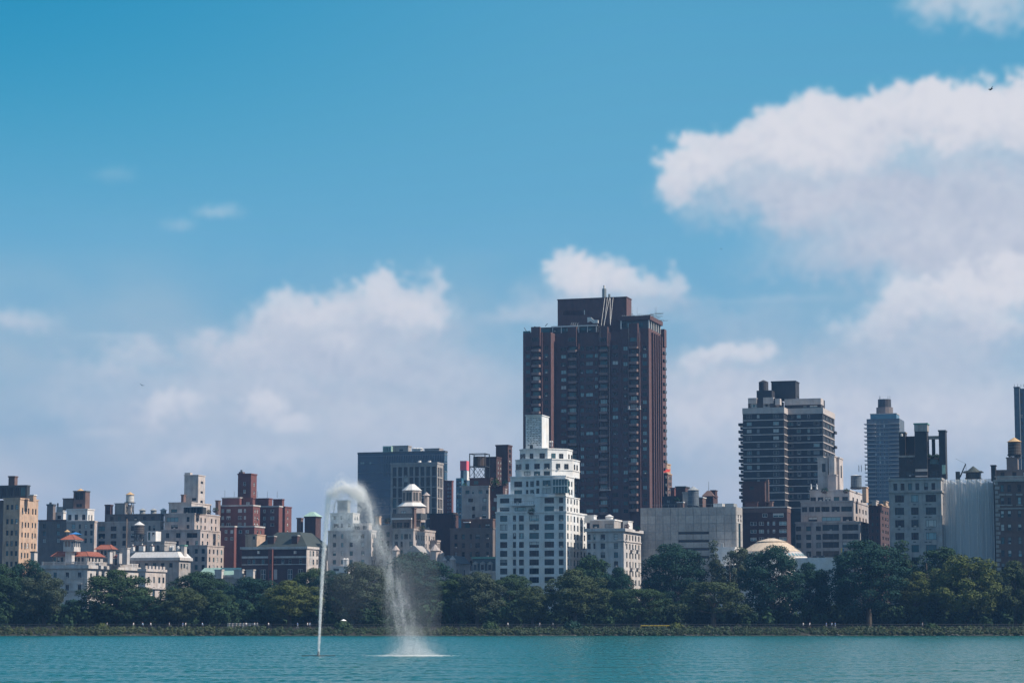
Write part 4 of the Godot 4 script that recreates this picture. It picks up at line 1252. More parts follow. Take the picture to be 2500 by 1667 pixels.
		part(s, "coping", mats["white_brick"])
		var hh := 1.7 if q[2] > 1100 else 1.55
		var yc := on_front(1318, (1138.5 if q[2] > 1100 else 1113), q[4]).y
		var n := int((r.x - l.x - cut * 2.6) / 2.7)
		for k in n:
			var x := l.x + cut + (k + 0.5) * (r.x - l.x - cut * 2.6) / n
			window_at(Vector3(x, yc, z + 0.03), 0.0, 1.7 if k % 3 else 1.1, hh, "pair", LOOK_DARK, "frame_dark")
			if q[2] > 1100:
				window_at(Vector3(x, yc - 2.15, z + 0.03), 0.0, 1.9, 1.2, "pair", wl, "frame_dark")
		for k in 2:
			var f := 0.3 + 0.4 * k
			var p := Vector3(lerpf(r.x - cut * 1.6, r.x, f), yc, lerpf(z, z - cut * 1.6, f))
			window_at(p + Vector3(0.03, 0, 0.03), PI / 4, 1.4, hh, "pair", LOOK_DARK, "frame_dark")
			window_at(Vector3(r.x + 0.03, yc, z - cut * 1.6 - 2.0 - 3.0 * k), PI / 2, 1.2, hh, "hung", LOOK_DARK, "frame_dark")
			window_at(Vector3(lerpf(l.x, l.x + cut, f) - 0.03, yc, lerpf(z - cut, z, f) + 0.03), -PI / 4, 1.3, hh, "hung", LOOK_DARK, "frame_dark")
		if q[2] > 1100:
			s = Shape.new()
			s.box(Vector3(l.x + cut, y1 + 0.95, z - 0.1), Vector3(r.x - cut * 1.6, y1 + 1.0, z - 0.05))
			part(s, "railing", mats["dark_metal"])
	# tank housing with rows of vents
	var slots := []
	for j in 16:
		for k in 5:
			if (k * 3 + j) % 7 != 0:
				slots.append([1288.5 + k * 7.2 + (2.0 if j % 2 else 0.0), 1021 + 4.35 * j, 4.8, 1.9])
	block(699, 1283.5, 1323, 1340, 1013.5, 1096, "white_brick", {"name": "tank_housing", "coping": 0.3, "slots": slots})
	for x in [1295, 1299]:
		prop_box("flue", 694, x - 1.5, x + 1.5, 1086, 1095, 0.5, "dark_metal")
	for x in [1343, 1348]:
		var p := on_front(x, 1090, 700)
		s = Shape.new()
		s.frustum(p, 0.12, 0.12, 1.4, 6)
		s.frustum(p + Vector3(0, 1.4, 0), 0.4, 0.1, 0.35, 8)
		part(s, "roof_vent", mats["white_metal"])

func brown_tower() -> void:
	house("high_rise", "tall dark brown brick high-rise with stacks of balconies, tallest building", "tower")
	var look := [0.3, 0.3, 0.26, 0.14, 0.0, 0.06]
	var rows := steps(850, 18.92, 22, 9.5)
	var dl := block(845, 1277, 1345, 1354.8, 812, 0, "tower_brick", {"front": [[[[1289, 10], [1333.5, 9]], rows.slice(0, 11), "pair", look]], "side": []})
	var dc := block(850.5, 1350, 1518, 1520, 812, 0, "tower_brick", {"deep": 20.0, "front": [[[[1376, 13], [1421.5, 9], [1439, 18], [1456, 8], [1502, 14]], rows, "row", look]]})
	var dr := block(850.2, 1515, 1584, 1613, 802, 0, "tower_brick", {"front": [[[[1527, 11], [1574, 10]], rows, "pair", look]], "recess": 0.2})
	# balcony stacks
	var bal := Shape.new()
	var w := 1.72
	var foot := [Vector2(-w, 0), Vector2(-w, 1.1), Vector2(-w + 0.4, 1.45), Vector2(w - 0.4, 1.45), Vector2(w, 1.1), Vector2(w, 0)]
	for k in 5:
		var p: Vector2 = foot[k]
		var q: Vector2 = foot[k + 1]
		bal.face(Vector3(p.x, 0, p.y), Vector3(q.x, 0, q.y), Vector3(q.x, 0.95, q.y), Vector3(p.x, 0.95, p.y), Vector3(0, 0.4, 0.5))
		bal.tri(Vector3(0, 0, 0), Vector3(p.x, 0, p.y), Vector3(q.x, 0, q.y), Vector3.DOWN)
		bal.tri(Vector3(0, 0.15, 0), Vector3(p.x, 0.15, p.y), Vector3(q.x, 0.15, q.y), Vector3.UP)
		bal.tri(Vector3(0, 0.95, 0.4), Vector3(p.x, 0.95, p.y), Vector3(q.x, 0.95, q.y), Vector3.UP)
	var bm := bal.mesh()
	paint("balcony_concrete", Color(0.24, 0.16, 0.15), 0.85, weather, 0.1)
	for st in [[1310, -845.0, 12, 855], [1399, -850.5, 22, 857], [1475, -850.5, 22, 855], [1548.5, -850.2, 22, 847]]:
		for k in st[2]:
			var q := on_front(st[0], st[3] + 2.0 + 18.92 * k, -st[1])
			piece("balcony", bm, mats["balcony_concrete"], Vector3(q.x, q.y - 0.4, st[1]))
			window_at(Vector3(q.x, q.y + 1.25, st[1] + 0.02), 0.0, 2.6, 1.9, "triple", look, "frame_dark")
		# solid cap box over each stack
		var c := on_front(st[0], 815, -st[1])
		var top := on_front(st[0], 799 if st[0] < 1500 else 790, -st[1]).y
		var s := Shape.new()
		s.box(Vector3(c.x - w, on_front(st[0], 846, -st[1]).y, st[1] + 0.01), Vector3(c.x + w, top, st[1] + 1.45))
		part(s, "bay_cap", mats["tower_brick"])
		window_at(Vector3(c.x, on_front(st[0], 830, -st[1]).y, st[1] + 1.47), 0.0, 2.6, 1.5, "triple", look, "frame_dark")
		# ribs down both edges of the stack
		for e in [-w - 0.55, w + 0.25]:
			s = Shape.new()
			s.box(Vector3(c.x + e, GROUND, st[1] + 0.01), Vector3(c.x + e + 0.3, c.y + 0.5, st[1] + 0.55))
			part(s, "rib", mats["tower_brick"])
	for x in [1413, 1461, 1489, 1516]:
		var q := on_front(x, 815, 850.5)
		var s := Shape.new()
		s.box(Vector3(q.x - 0.22, GROUND, -850.49), Vector3(q.x + 0.22, q.y, -850.1))
		part(s, "rib", mats["tower_brick"])
	# lit south side: fins with dark strips between
	for k in 5:
		var z: float = lerpf(dr.z0 - 4.6, dr.z1 + 0.6, k / 4.0)
		var s := Shape.new()
		s.box(Vector3(dr.x1, GROUND, z - 0.5), Vector3(dr.x1 + 0.8, dr.y1 - 1.2, z + 0.5))
		part(s, "fin", mats["tower_brick"])
	for k in 4:
		var z: float = lerpf(dr.z0 - 4.6, dr.z1 + 0.6, (k + 0.5) / 4.0)
		var s := Shape.new()
		s.box(Vector3(dr.x1 + 0.003, GROUND, z - 0.9), Vector3(dr.x1 + 0.05, dr.y1 - 1.6, z + 0.9))
		part(s, "window_strip", mats["pane_dark"])
	# balconies past the far end of the side
	var rear := block(-dr.z1 + 0.2, 1597, 1608, 1612, 812, 0, "tower_brick", {"name": "rear_bay", "deep": 12.0})
	for k in 25:
		var q := on_front(1619, 862 + 18.92 * k, -rear.z0 + 1.0)
		var s := Shape.new()
		s.box(Vector3(rear.x1, q.y - 0.45, rear.z0 - 3.8), Vector3(rear.x1 + 2.2, q.y + 0.55, rear.z0 - 0.6))
		part(s, "balcony", mats["slate"])
	var cap := on_front(1619, 803, -rear.z0)
	var s := Shape.new()
	s.box(Vector3(rear.x1 + 0.01, on_front(1619, 846, -rear.z0).y, rear.z0 - 4.0), Vector3(rear.x1 + 2.2, cap.y, rear.z0 - 0.4))
	part(s, "bay_cap", mats["tower_brick"])
	# top bulkhead
	var louvres := []
	for k in 16:
		louvres.append([1377 + 3.1 * k, 764.0 if k % 5 else 766.0, 1.9, 11.0 if k % 5 else 7.0])
	var bh := block(856, 1361.5, 1530, 1542, 728, 812, "tower_brick", {"name": "bulkhead", "coping": 0.3, "slots": louvres})
	s = Shape.new()
	var wq := on_front(1427, 763, 856)
	s.box(Vector3(wq.x - 0.12, wq.y - 0.8, bh.z0 + 0.002), Vector3(wq.x + 0.15, wq.y + 0.9, bh.z0 + 0.05))
	part(s, "white_plate", mats["white_paint"])
	for a in [[1475.5, 705, 727, 5.8, "steel_pipe"], [1475.5, 697, 712, 2.8, "white_metal"], [1488, 718, 727, 3.0, "steel_pipe"]]:
		var q0 := on_front(a[0], a[2], 862)
		var q1 := on_front(a[0], a[1], 862)
		s = Shape.new()
		s.frustum(q0, a[3] * 0.146, a[3] * 0.146, q1.y - q0.y, 10)
		part(s, "exhaust_stack", mats[a[4]])
	for a in [[1477, 727, 1468, 795], [1483, 727, 1475, 795], [1488.5, 727, 1475, 792], [1490, 727, 1490, 795], [1497, 727, 1490, 795]]:
		s = Shape.new()
		s.tube(on_front(a[0], a[1], 855.2), on_front(a[2], a[3], 851.5), 0.075, 0.075, 4)
		part(s, "stay_cable", mats["white_metal"])
	# roof terrace behind the parapet
	var pt := block(853, 1319, 1460, 1463, 797, 813, "dark_metal", {"name": "roof_terrace", "deep": 4.0, "front": [[steps(1355, 17, 6, 13), [[804.5, 9]], "row", look]]})
	s = Shape.new()
	s.box(Vector3(pt.x0 + 4.5, pt.y1 - 0.2, pt.z0 + 0.02), Vector3(pt.x1, pt.y1 + 0.25, pt.z0 + 0.6))
	part(s, "terrace_fascia", mats["white_metal"])
	for k in 6:
		s = Shape.new()
		var x: float = lerpf(pt.x0 + 5.0, pt.x1 - 0.5, k / 5.0)
		s.box(Vector3(x - 0.12, pt.y0, pt.z0 + 0.3), Vector3(x + 0.12, pt.y1 - 0.2, pt.z0 + 0.5))
		part(s, "terrace_post", mats["white_metal"])
	s = Shape.new()
	s.box(Vector3(pt.x0, pt.y0 + 0.1, pt.z0 + 1.9), Vector3(pt.x0 + 4.3, pt.y0 + 1.5, pt.z0 + 1.95))
	part(s, "glass_screen", mats["pane_teal"])
	s = Shape.new()
	s.box(Vector3(dl.x0, dl.y1, dl.z0 - 0.1), Vector3(dl.x0 + 2.9, dl.y1 + 0.75, dl.z0 - 0.06))
	part(s, "glass_screen", mats["pane_teal"])
	var g0 := on_front(1434, 787, 849.6)
	s = Shape.new()
	var prof := [Vector2(0, 0), Vector2(0, 1.9), Vector2(1.3, 1.9), Vector2(2.6, 0.85), Vector2(4.1, 0.75), Vector2(4.1, -0.35), Vector2(2.2, -0.35), Vector2(1.2, 0.5)]
	for k in prof.size():
		var p: Vector2 = prof[k]
		var q: Vector2 = prof[(k + 1) % prof.size()]
		var m := Vector3(g0.x + 1.5, g0.y + 0.6, g0.z - 0.5)
		s.face(Vector3(g0.x + p.x, g0.y + p.y, g0.z), Vector3(g0.x + q.x, g0.y + q.y, g0.z), Vector3(g0.x + q.x, g0.y + q.y, g0.z - 1.0), Vector3(g0.x + p.x, g0.y + p.y, g0.z - 1.0), m)
	var tris := Geometry2D.triangulate_polygon(PackedVector2Array(prof))
	for k in range(0, tris.size(), 3):
		var v := []
		for j in 3:
			v.append(Vector3(g0.x + prof[tris[k + j]].x, g0.y + prof[tris[k + j]].y, g0.z))
		s.tri(v[0], v[1], v[2], Vector3(0, 0, 1))
		s.tri(v[0] - Vector3(0, 0, 1), v[1] - Vector3(0, 0, 1), v[2] - Vector3(0, 0, 1), Vector3(0, 0, -1))
	part(s, "stair_hood", mats["white_metal"])
	for x in [1393, 1398, 1403, 1409]:
		var q := on_front(x, 798, 850)
		s = Shape.new()
		s.tube(q, q + Vector3(0.35, 1.5, 0), 0.07, 0.07, 4)
		s.tube(q + Vector3(0.35, 1.5, 0), q + Vector3(0.9, 1.6, 0.3), 0.07, 0.07, 4)
		part(s, "davit", mats["white_metal"])
	for a in [[1280, 800, 1285, 808], [1304, 797, 1311, 799], [1331, 796, 1337, 790]]:
		s = Shape.new()
		s.tube(on_front(a[0], a[1], 846.5), on_front(a[2], a[3], 846.5), 0.12, 0.12, 5)
		part(s, "davit", mats["dark_metal"])
	# penthouse on the right wing with white posts
	var ph := block(852, 1516, 1583, 1611, 776, 803, "slate", {"name": "penthouse", "front": [[steps(1523, 14, 5, 11), [[793, 12]], "row", look]]})
	coping(ph, 1.6, "tower_brick", 1.0, "penthouse_fascia")
	for k in 6:
		s = Shape.new()
		var z: float = lerpf(ph.z0 + 0.3, ph.z1 + 0.6, k / 5.0)
		s.box(Vector3(ph.x1 + 0.1, ph.y0 - 0.2, z - 0.25), Vector3(ph.x1 + 0.5, ph.y1 - 0.9, z + 0.25))
		part(s, "post", mats["white_metal"])
	s = Shape.new()
	s.box(Vector3(ph.x0, ph.y0, ph.z0 + 0.3), Vector3(ph.x0 + 0.45, ph.y1 - 0.9, ph.z0 + 0.7))
	part(s, "post", mats["white_metal"])
	# scaffold lattice and aerials on its roof
	s = Shape.new()
	for k in 46:
		var x := lerpf(ph.x0 + 0.5, ph.x1 + 2.5, rng.randf())
		var z := lerpf(ph.z0 + 0.8, ph.z1, rng.randf())
		var y: float = ph.y1 + 0.7 + rng.randf() * 0.9
		var v := Vector3(1, 0, 0) if k % 2 else Vector3(0, 0, 1)
		s.tube(Vector3(x, y, z), Vector3(x, y, z) + v * (1.2 + 2.4 * rng.randf()) + Vector3(0, rng.randf_range(-0.25, 0.25), 0), 0.07, 0.07, 4)
	for k in 14:
		var x := lerpf(ph.x0 + 0.5, ph.x1 + 0.5, k / 13.0)
		s.tube(Vector3(x, ph.y1, ph.z0 - 0.5), Vector3(x, ph.y1 + 1.3, ph.z0 - 0.5), 0.06, 0.06, 4)
	for x in [1544, 1556, 1600, 1603]:
		var q := on_front(x, 772, 855)
		s.tube(q, q + Vector3(0, 3.6, 0), 0.05, 0.03, 4)
	s.tube(Vector3(ph.x1 - 2.0, ph.y1 + 1.0, ph.z0 - 1.0), Vector3(ph.x1 + 5.2, ph.y1 + 1.5, ph.z0 - 2.0), 0.1, 0.1, 4)
	s.tube(Vector3(ph.x1 - 1.0, ph.y1 + 0.8, ph.z0 - 3.0), Vector3(ph.x1 + 4.4, ph.y1 + 0.9, ph.z0 - 5.0), 0.1, 0.1, 4)
	part(s, "roof_scaffold", mats["steel_pipe"])

	# window cleaners' platform hanging on the tower
	thing("work_platform", "white hanging work platform on the right bay of the brown high-rise", "platform", on_front(1549, 1000, 848))
	s = Shape.new()
	var q := on_front(1549, 999, 847.6)
	s.box(q + Vector3(-2.4, -0.1, -0.5), q + Vector3(2.4, 0.08, 0.5))
	part(s, "deck", mats["white_paint"])
	s = Shape.new()
	for k in 7:
		var x := lerpf(-2.3, 2.3, k / 6.0)
		s.box(q + Vector3(x - 0.03, 0.08, 0.44), q + Vector3(x + 0.03, 1.0, 0.5))
	s.box(q + Vector3(-2.4, 0.96, 0.44), q + Vector3(2.4, 1.04, 0.5))
	part(s, "guard_rail", mats["white_metal"])
	for e in [-2.1, 2.1]:
		s = Shape.new()
		s.tube(q + Vector3(e, 0.1, 0), Vector3(q.x + e, on_front(1549, 800, 848).y, q.z), 0.03, 0.03, 4)
		part(s, "hoist_rope", mats["steel_pipe"])
		s = Shape.new()
		s.box(q + Vector3(e - 0.25, 0.08, -0.3), q + Vector3(e + 0.25, 1.3, 0.2))
		part(s, "hoist", mats["cream"])
	thing("work_platform", "small white hanging work platform lower on the brown high-rise, above the beige house", "platform", on_front(1478, 1195, 848))
	s = Shape.new()
	q = on_front(1478, 1196, 848.2)
	s.box(q + Vector3(-1.9, -0.1, -0.4), q + Vector3(1.9, 0.08, 0.4))
	part(s, "deck", mats["white_paint"])
	s = Shape.new()
	for k in 6:
		var x := lerpf(-1.8, 1.8, k / 5.0)
		s.box(q + Vector3(x - 0.03, 0.08, 0.36), q + Vector3(x + 0.03, 0.9, 0.4))
	s.box(q + Vector3(-1.9, 0.86, 0.36), q + Vector3(1.9, 0.92, 0.4))
	part(s, "guard_rail", mats["white_metal"])
	s = Shape.new()
	for e in [-1.7, 1.7]:
		s.tube(q + Vector3(e, 0.1, 0), Vector3(q.x + e, on_front(1478, 800, 848).y, q.z), 0.03, 0.03, 4)
	part(s, "hoist_rope", mats["steel_pipe"])

# ---------------------------------------------------------------- buildings, south end (right)
func build_city_east() -> void:
	var s: Shape
	var d: Dictionary
	var q: Vector3
	# rooftops behind the museum block
	house("apartment_house", "slice of orange-tan house with a red awning beside the brown high-rise")
	block(880, 1606, 1628, 1638, 1132, 0, "tan", {"front": [[same([1622], 5), steps(1150, 15, 6, 8), "hung", LOOK_DARK]], "coping": 0.4})
	block(872, 1612, 1630, 1641, 1156, 0, "brown_brick", {"name": "front_wing", "front": [[same([1619, 1626], 5), steps(1166, 14, 5, 8), "pair", LOOK_DARK]], "side": [[same([1634, 1638], 2.5), steps(1166, 14, 5, 8)]], "coping": 0.4, "coping_mat": "tan"})
	s = Shape.new()
	q = on_front(1626, 1152, 871)
	s.face(q + Vector3(-1.5, 1.0, 0), q + Vector3(1.8, 1.0, 0), q + Vector3(1.8, -0.2, 1.6), q + Vector3(-1.5, -0.2, 1.6), q + Vector3(0, -2, -1))
	part(s, "awning", mats["red_cloth"])

	house("rear_block", "dark roofscape of brick bulkheads and planted terraces just above the museum block", "building")
	block(775, 1619, 1668, 1684, 1212, 0, "black_brick", {"coping": 0.4, "front": [[same([1632, 1648, 1660], 8), [[1224, 8]], "row", LOOK_DARK]]})
	block(790, 1650, 1674, 1684, 1188, 1215, "dark_brick", {"name": "bulkhead", "coping": 0.4, "coping_mat": "slate"})
	block(768, 1667, 1682, 1684, 1202, 1242, "grey_stone", {"name": "chimney", "coping": 0.5})
	block(800, 1638, 1647, 1652, 1191, 1214, "red_brick", {"name": "chimney", "coping": 0.3})
	block(766, 1654, 1668, 1672, 1226, 1242, "brown_brick", {"name": "stair_head", "coping": 0.3, "coping_mat": "white_paint"})
	block(780, 1700, 1716, 1724, 1214, 1242, "brown_brick", {"name": "bulkhead", "coping": 0.3, "coping_mat": "white_paint"})
	d = block(790, 1716, 1742, 1753, 1211, 0, "dark_brick", {"name": "gabled_house", "front": [[same([1724, 1735], 4), [[1221, 7]]]]})
	s = Shape.new()
	s.hip(Vector3(d.x0 - 0.3, d.y1, d.z1 - 0.3), Vector3(d.x1 + 0.3, d.y1 + 1.9, d.z0 + 0.3), 1.6, 1.6)
	part(s, "roof", mats["brown_brick"])
	block(792, 1736, 1747, 1752, 1197, 1214, "dark_brick", {"name": "chimney", "coping": 0.3})
	q = on_front(1731, 1200, 792)
	s = Shape.new()
	s.tube(q, q + Vector3(0, 3.4, 0), 0.08, 0.05, 4)
	part(s, "mast", mats["dark_metal"])

	banded_tower()

	house("apartment_house", "dark brown brick house with white windows, right of the museum block")
	var lp := [0.15, 0.2, 0.35, 0.3, 0.35, 0.15]
	d = block(735, 1813, 1922, 1931, 1238, 0, "dark_brick", {"front": [[[[1868, 12], [1901, 26]], [[1258, 9]], "row", lp, "frame_white"], [[[1840, 15], [1859.5, 12], [1876, 5], [1890, 6], [1912, 18]], [[1278, 9], [1297, 9], [1316, 9], [1335, 9]], "pair", lp, "frame_white"]], "coping": 0.4, "coping_mat": "band"})
	band(d, on_front(1865, 1251, 735).y, 1.2, "brown_brick", 0.1)
	block(740, 1813, 1868, 1879, 1176, 1240, "dark_brick", {"name": "upper_block", "front": [[[[1836, 11]], [[1191, 8]], "hung", LOOK_DARK]], "coping": 0.3})
	prop_box("duct", 739, 1871, 1877, 1170, 1238, 1.0, "brown_brick")
	block(738, 1820, 1850, 1856, 1225, 1240, "dark_brick", {"name": "roof_room", "coping": 0.3})
	block(739, 1870, 1886, 1889, 1225, 1240, "brown_brick", {"name": "chimney", "coping": 0.3})

	# stepped banded house
	house("apartment_house", "stepped beige house with long dark window bands and roof gardens, right of the cream dome")
	block(744, 1943, 2101, 2136, 1275, 0, "beige", {"recess": 0.4, "front": [[same([1950.5, 1975, 1999], 12), [[1290, 12], [1311, 13], [1331, 13], [1352, 13]], "triple", LOOK], [[[2029, 40], [2077, 40]], [[1288, 15], [1310, 14], [1330, 14], [1352, 14]], "row", [0.7, 0.26, 0.04, 0, 0.05, 0]]], "side": [[same([2107, 2113, 2119, 2126, 2132], 2.6), [[1290, 12], [1310, 12], [1330, 12]], "hung", LOOK_DARK]], "coping": 0.5})
	block(748, 1956, 2085, 2121, 1224, 1277, "beige", {"recess": 0.4, "front": [[[[1965, 13], [1982, 13], [1997, 12], [2016, 20], [2041, 20], [2068, 26]], [[1243, 12]], "row", LOOK_DARK], [[[1985, 22], [2030, 46], [2070, 24]], [[1267, 11]], "row", LOOK_DARK]], "side": [[same([2092, 2100, 2108, 2115], 3), [[1243, 11], [1264, 11]], "hung", LOOK_DARK]], "coping": 0.5})
	block(754, 1978, 2075, 2117, 1197, 1226, "cream", {"front": [[same([1986, 2004, 2022, 2043, 2064], 14), [[1218, 10]], "row", LOOK]], "side": [[same([2084, 2094, 2104], 4), [[1216, 10]], "pair", LOOK_DARK]], "coping": 0.4})
	block(768, 1997, 2022, 2026, 1118, 1199, "cream", {"name": "tank_tower", "coping": 0.4, "front": [[[[2012, 9]], [[1142, 20]], "plain", LOOK_DARK]]})
	block(766, 2024, 2038, 2046, 1113, 1199, "cream", {"name": "tank_tower", "coping": 0.4})
	block(770, 2036, 2050, 2059, 1117, 1199, "cream", {"name": "tank_tower", "coping": 0.4, "side": [[[[2054.5, 3]], [[1150, 30]], "plain", LOOK_DARK]]})
	block(764, 2022, 2042, 2046, 1159, 1199, "beige", {"name": "bulkhead", "coping": 0.4})
	s = Shape.new()
	for a in [[2078, 1112], [2084, 1112], [2094, 1110]]:
		q = on_front(a[0] + 20, a[1] + 40, 768)
		s.tube(q, q + Vector3(0, 2.2, 0), 0.1, 0.1, 5)
	part(s, "flues", mats["dark_metal"])
	block(752, 2106, 2116, 2121, 1189, 1226, "tan", {"name": "chimney", "coping": 0.3})
	# statue-like finials on the terrace
	for x in [1981, 1995]:
		q = on_front(x, 1194, 751)
		s = Shape.new()
		s.frustum(q, 0.35, 0.22, 0.7, 6)
		s.frustum(q + Vector3(0, 0.7, 0), 0.2, 0.25, 0.6, 6)
		s.frustum(q + Vector3(0, 1.3, 0), 0.14, 0.1, 0.4, 6)
		part(s, "roof_statue", mats["white_paint"])

	rotunda()

	# far blue tower
	house("high_rise", "distant blue-grey high-rise with rows of small windows and a dark drum on top", "tower")
	d = block(1150, 2117, 2197, 2209, 1022, 0, "blue_brick", {"front": [[same([2139, 2149.5, 2160, 2171], 3.6), steps(1030, 9.85, 19, 6), "plain", LOOK_DARK, "frame_white"]]})
	for k in 20:
		var y := on_front(2157, 1035 + 9.85 * k, 1150).y
		s = Shape.new()
		s.box(Vector3(d.x0 - 1.2, y - 0.15, d.z0 - 3.0), Vector3(d.x0 + 4.2, y + 0.2, d.z0 + 1.2))
		part(s, "balcony", mats["band"])
		s = Shape.new()
		s.box(Vector3(d.x1 - 4.6, y - 0.15, d.z0 + 0.002), Vector3(d.x1 + 0.2, y + 0.2, d.z0 + 1.2))
		part(s, "balcony", mats["band"])
		s = Shape.new()
		s.box(Vector3(d.x0 + 4.3, y - 0.1, d.z0 + 0.002), Vector3(d.x1 - 4.7, y + 0.12, d.z0 + 0.1))
		part(s, "floor_line", mats["band"])
	block(1153, 2126, 2190, 2195, 1010, 1023, "teal_wall", {"name": "crown_glass", "deep": 10.0, "coping": 0.4, "coping_mat": "band"})
	q = on_front(2161, 1012, 1165)
	s = Shape.new()
	s.frustum(q, 4.1, 4.1, 3.4, 14)
	part(s, "drum_base", mats["grey_brick"])
	s = Shape.new()
	s.frustum(q + Vector3(0, 3.4, 0), 3.3, 3.2, 4.0, 14)
	part(s, "drum", mats["black_brick"])
	s = Shape.new()
	for x in [2148, 2150, 2169, 2174]:
		var p := on_front(x, 978, 1165)
		s.tube(p, p + Vector3(0, 2.4, 0), 0.12, 0.05, 4)
	part(s, "aerials", mats["dark_metal"])

	house("apartment_house", "narrow dark brick house with lit ledges beside the grey limestone house")
	block(745, 2122, 2150, 2172, 1231, 0, "dark_brick", {"front": [[same([2131, 2143], 5), steps(1248, 16, 6, 8), "hung", LOOK_DARK]], "side": [[same([2156, 2163, 2168], 3), steps(1248, 16, 6, 8), "pair", LOOK_DARK]], "coping": 0.5, "coping_mat": "tan"})
	block(742, 2130, 2140, 2146, 1222, 1234, "cream", {"name": "chimney", "coping": 0.3})
	block(743, 2158, 2164, 2170, 1224, 1234, "tan", {"name": "chimney", "coping": 0.3})

	# grey limestone house with dark chimneys
	house("apartment_house", "grey limestone apartment house topped by tall black brick chimneys")
	d = block(690, 2171.5, 2298.5, 2301, 1169, 0, "limestone", {"deep": 22.0, "front": [[same([2187, 2204.6, 2222.8, 2240.7, 2262, 2280], 9.5), [[1188, 17]], "plain", LOOK_DARK], [[[2196.7, 22], [2234, 18], [2273.5, 26]], [[1217, 18], [1247.6, 18], [1278, 18], [1309, 18], [1339, 18], [1369, 18]], "triple", [0.2, 0.35, 0.3, 0.15, 0.12, 0.08]]]})
	coping(d, 0.6, "limestone", 0.3, "cornice")
	band(d, on_front(2235, 1203, 690).y, 0.5, "grey_stone", 0.35)
	for x in [2196, 2234, 2262, 2272]:
		for yy in [1231.5, 1262, 1292.5, 1323]:
			q = on_front(x, yy, 690)
			s = Shape.new()
			s.box(Vector3(q.x - 0.4, q.y - 0.14, q.z - 0.02), Vector3(q.x + 0.4, q.y + 0.14, q.z + 0.06))
			part(s, "air_grille", mats["frame_dark"])
	block(698, 2196, 2297, 2300, 1113, 1171, "black_brick", {"name": "penthouse", "deep": 12.0, "front": [[[[2223, 22], [2282, 22]], [[1127, 14], [1156, 13]], "triple", [0.2, 0.4, 0.4, 0, 0, 0]]], "coping": 0.5, "coping_mat": "grey_stone"})
	block(696, 2234, 2264, 2267, 1052, 1168, "black_brick", {"name": "chimney", "deep": 4.0})
	block(695.8, 2233, 2265, 2268, 1034, 1053, "grey_stone", {"name": "chimney_cap", "deep": 4.2, "coping": 0.4, "coping_mat": "copper"})
	block(697, 2293, 2309, 2313.5, 1051, 1168, "black_brick", {"name": "chimney", "deep": 4.0, "coping": 0.4, "coping_mat": "slate"})
	block(701, 2196, 2211, 2214, 1055, 1115, "black_brick", {"name": "chimney", "deep": 4.0, "coping": 0.3, "coping_mat": "grey_stone"})
	block(702, 2215, 2234, 2236, 1066, 1115, "black_brick", {"name": "tank_screen", "deep": 3.0, "coping": 0.3})
	prop_box("frame_beam", 699, 2266, 2293, 1064, 1072, 1.0, "grey_stone")
	prop_box("frame_post", 699.1, 2266, 2269, 1072, 1114, 0.8, "black_brick")
	prop_box("frame_post", 699.1, 2276, 2284, 1072, 1114, 0.8, "black_brick")
	prop_box("sign_board", 695.5, 2236, 2265, 1145, 1151, 0.2, "cream")
	prop_box("sign_board", 695.5, 2236, 2265, 1161, 1164, 0.2, "cream")
	prop_box("copper_panel", 696.5, 2301, 2309, 1135, 1157, 0.3, "pale_copper")
	q = on_front(2201, 1062, 700)
	s = Shape.new()
	s.frustum(Vector3(q.x + 0.3, q.y - 0.4, q.z + 0.9), 0.35, 0.35, 0.7, 8)
	part(s, "globe_lamp", mats["white_paint"])

	netted_building()

	# brown house at the edge of the view
	house("apartment_house", "brown brick house with pale quoins and a balustraded roof, at the edge of the view")
	d = block(688, 2430, 2600, 2602, 1172, 0, "brown_brick", {"deep": 20.0, "front": [[[[2448, 9], [2465, 9], [2490, 9], [2513, 9]], [[1191, 17]], "hung", [0.1, 0.3, 0.6, 0, 0.1, 0]], [[[2448, 9], [2465, 9], [2490, 9], [2513, 9]], [[1222, 18], [1254, 16], [1287, 16], [1319, 17], [1351, 17], [1383, 17]], "hung", [0.3, 0.3, 0.3, 0.1, 0.55, 0.1]]]})
	coping(d, 0.5, "grey_stone", 0.4, "cornice")
	band(d, on_front(2465, 1243, 688).y, 0.35, "grey_stone", 0.2)
	band(d, on_front(2465, 1298, 688).y, 0.3, "brown_brick", 0.15)
	band(d, on_front(2465, 1361, 688).y, 0.3, "brown_brick", 0.15)
	for k in 20:
		q = on_front(2433, 1180 + 11 * k, 688)
		s = Shape.new()
		s.box(Vector3(d.x0 - 0.02, q.y - 0.42, d.z0 + 0.002), Vector3(d.x0 + (1.3 if k % 2 else 0.85), q.y + 0.42, d.z0 + 0.09))
		part(s, "quoin", mats["grey_stone"])
	for x in [2448, 2465, 2490]:
		q = on_front(x, 1209.5, 688)
		s = Shape.new()
		s.box(Vector3(q.x - 0.9, q.y, q.z + 0.002), Vector3(q.x + 0.9, q.y + 0.5, q.z + 0.2))
		s.box(Vector3(q.x - 0.9, q.y - 2.9, q.z + 0.002), Vector3(q.x + 0.9, q.y - 2.6, q.z + 0.2))
		part(s, "window_surround", mats["grey_stone"])
	s = Shape.new()
	for k in 40:
		s.frustum(Vector3(d.x0 + 0.6 + 0.32 * k, d.y1 + 0.2, d.z0 + 0.1), 0.1, 0.09, 0.85, 5)
	part(s, "balusters", mats["pale_stone"]).set_meta("kind", "stuff")
	s = Shape.new()
	s.box(Vector3(d.x0, d.y1 + 1.05, d.z0 - 0.1), Vector3(d.x1, d.y1 + 1.25, d.z0 + 0.3))
	part(s, "balustrade_rail", mats["pale_stone"])
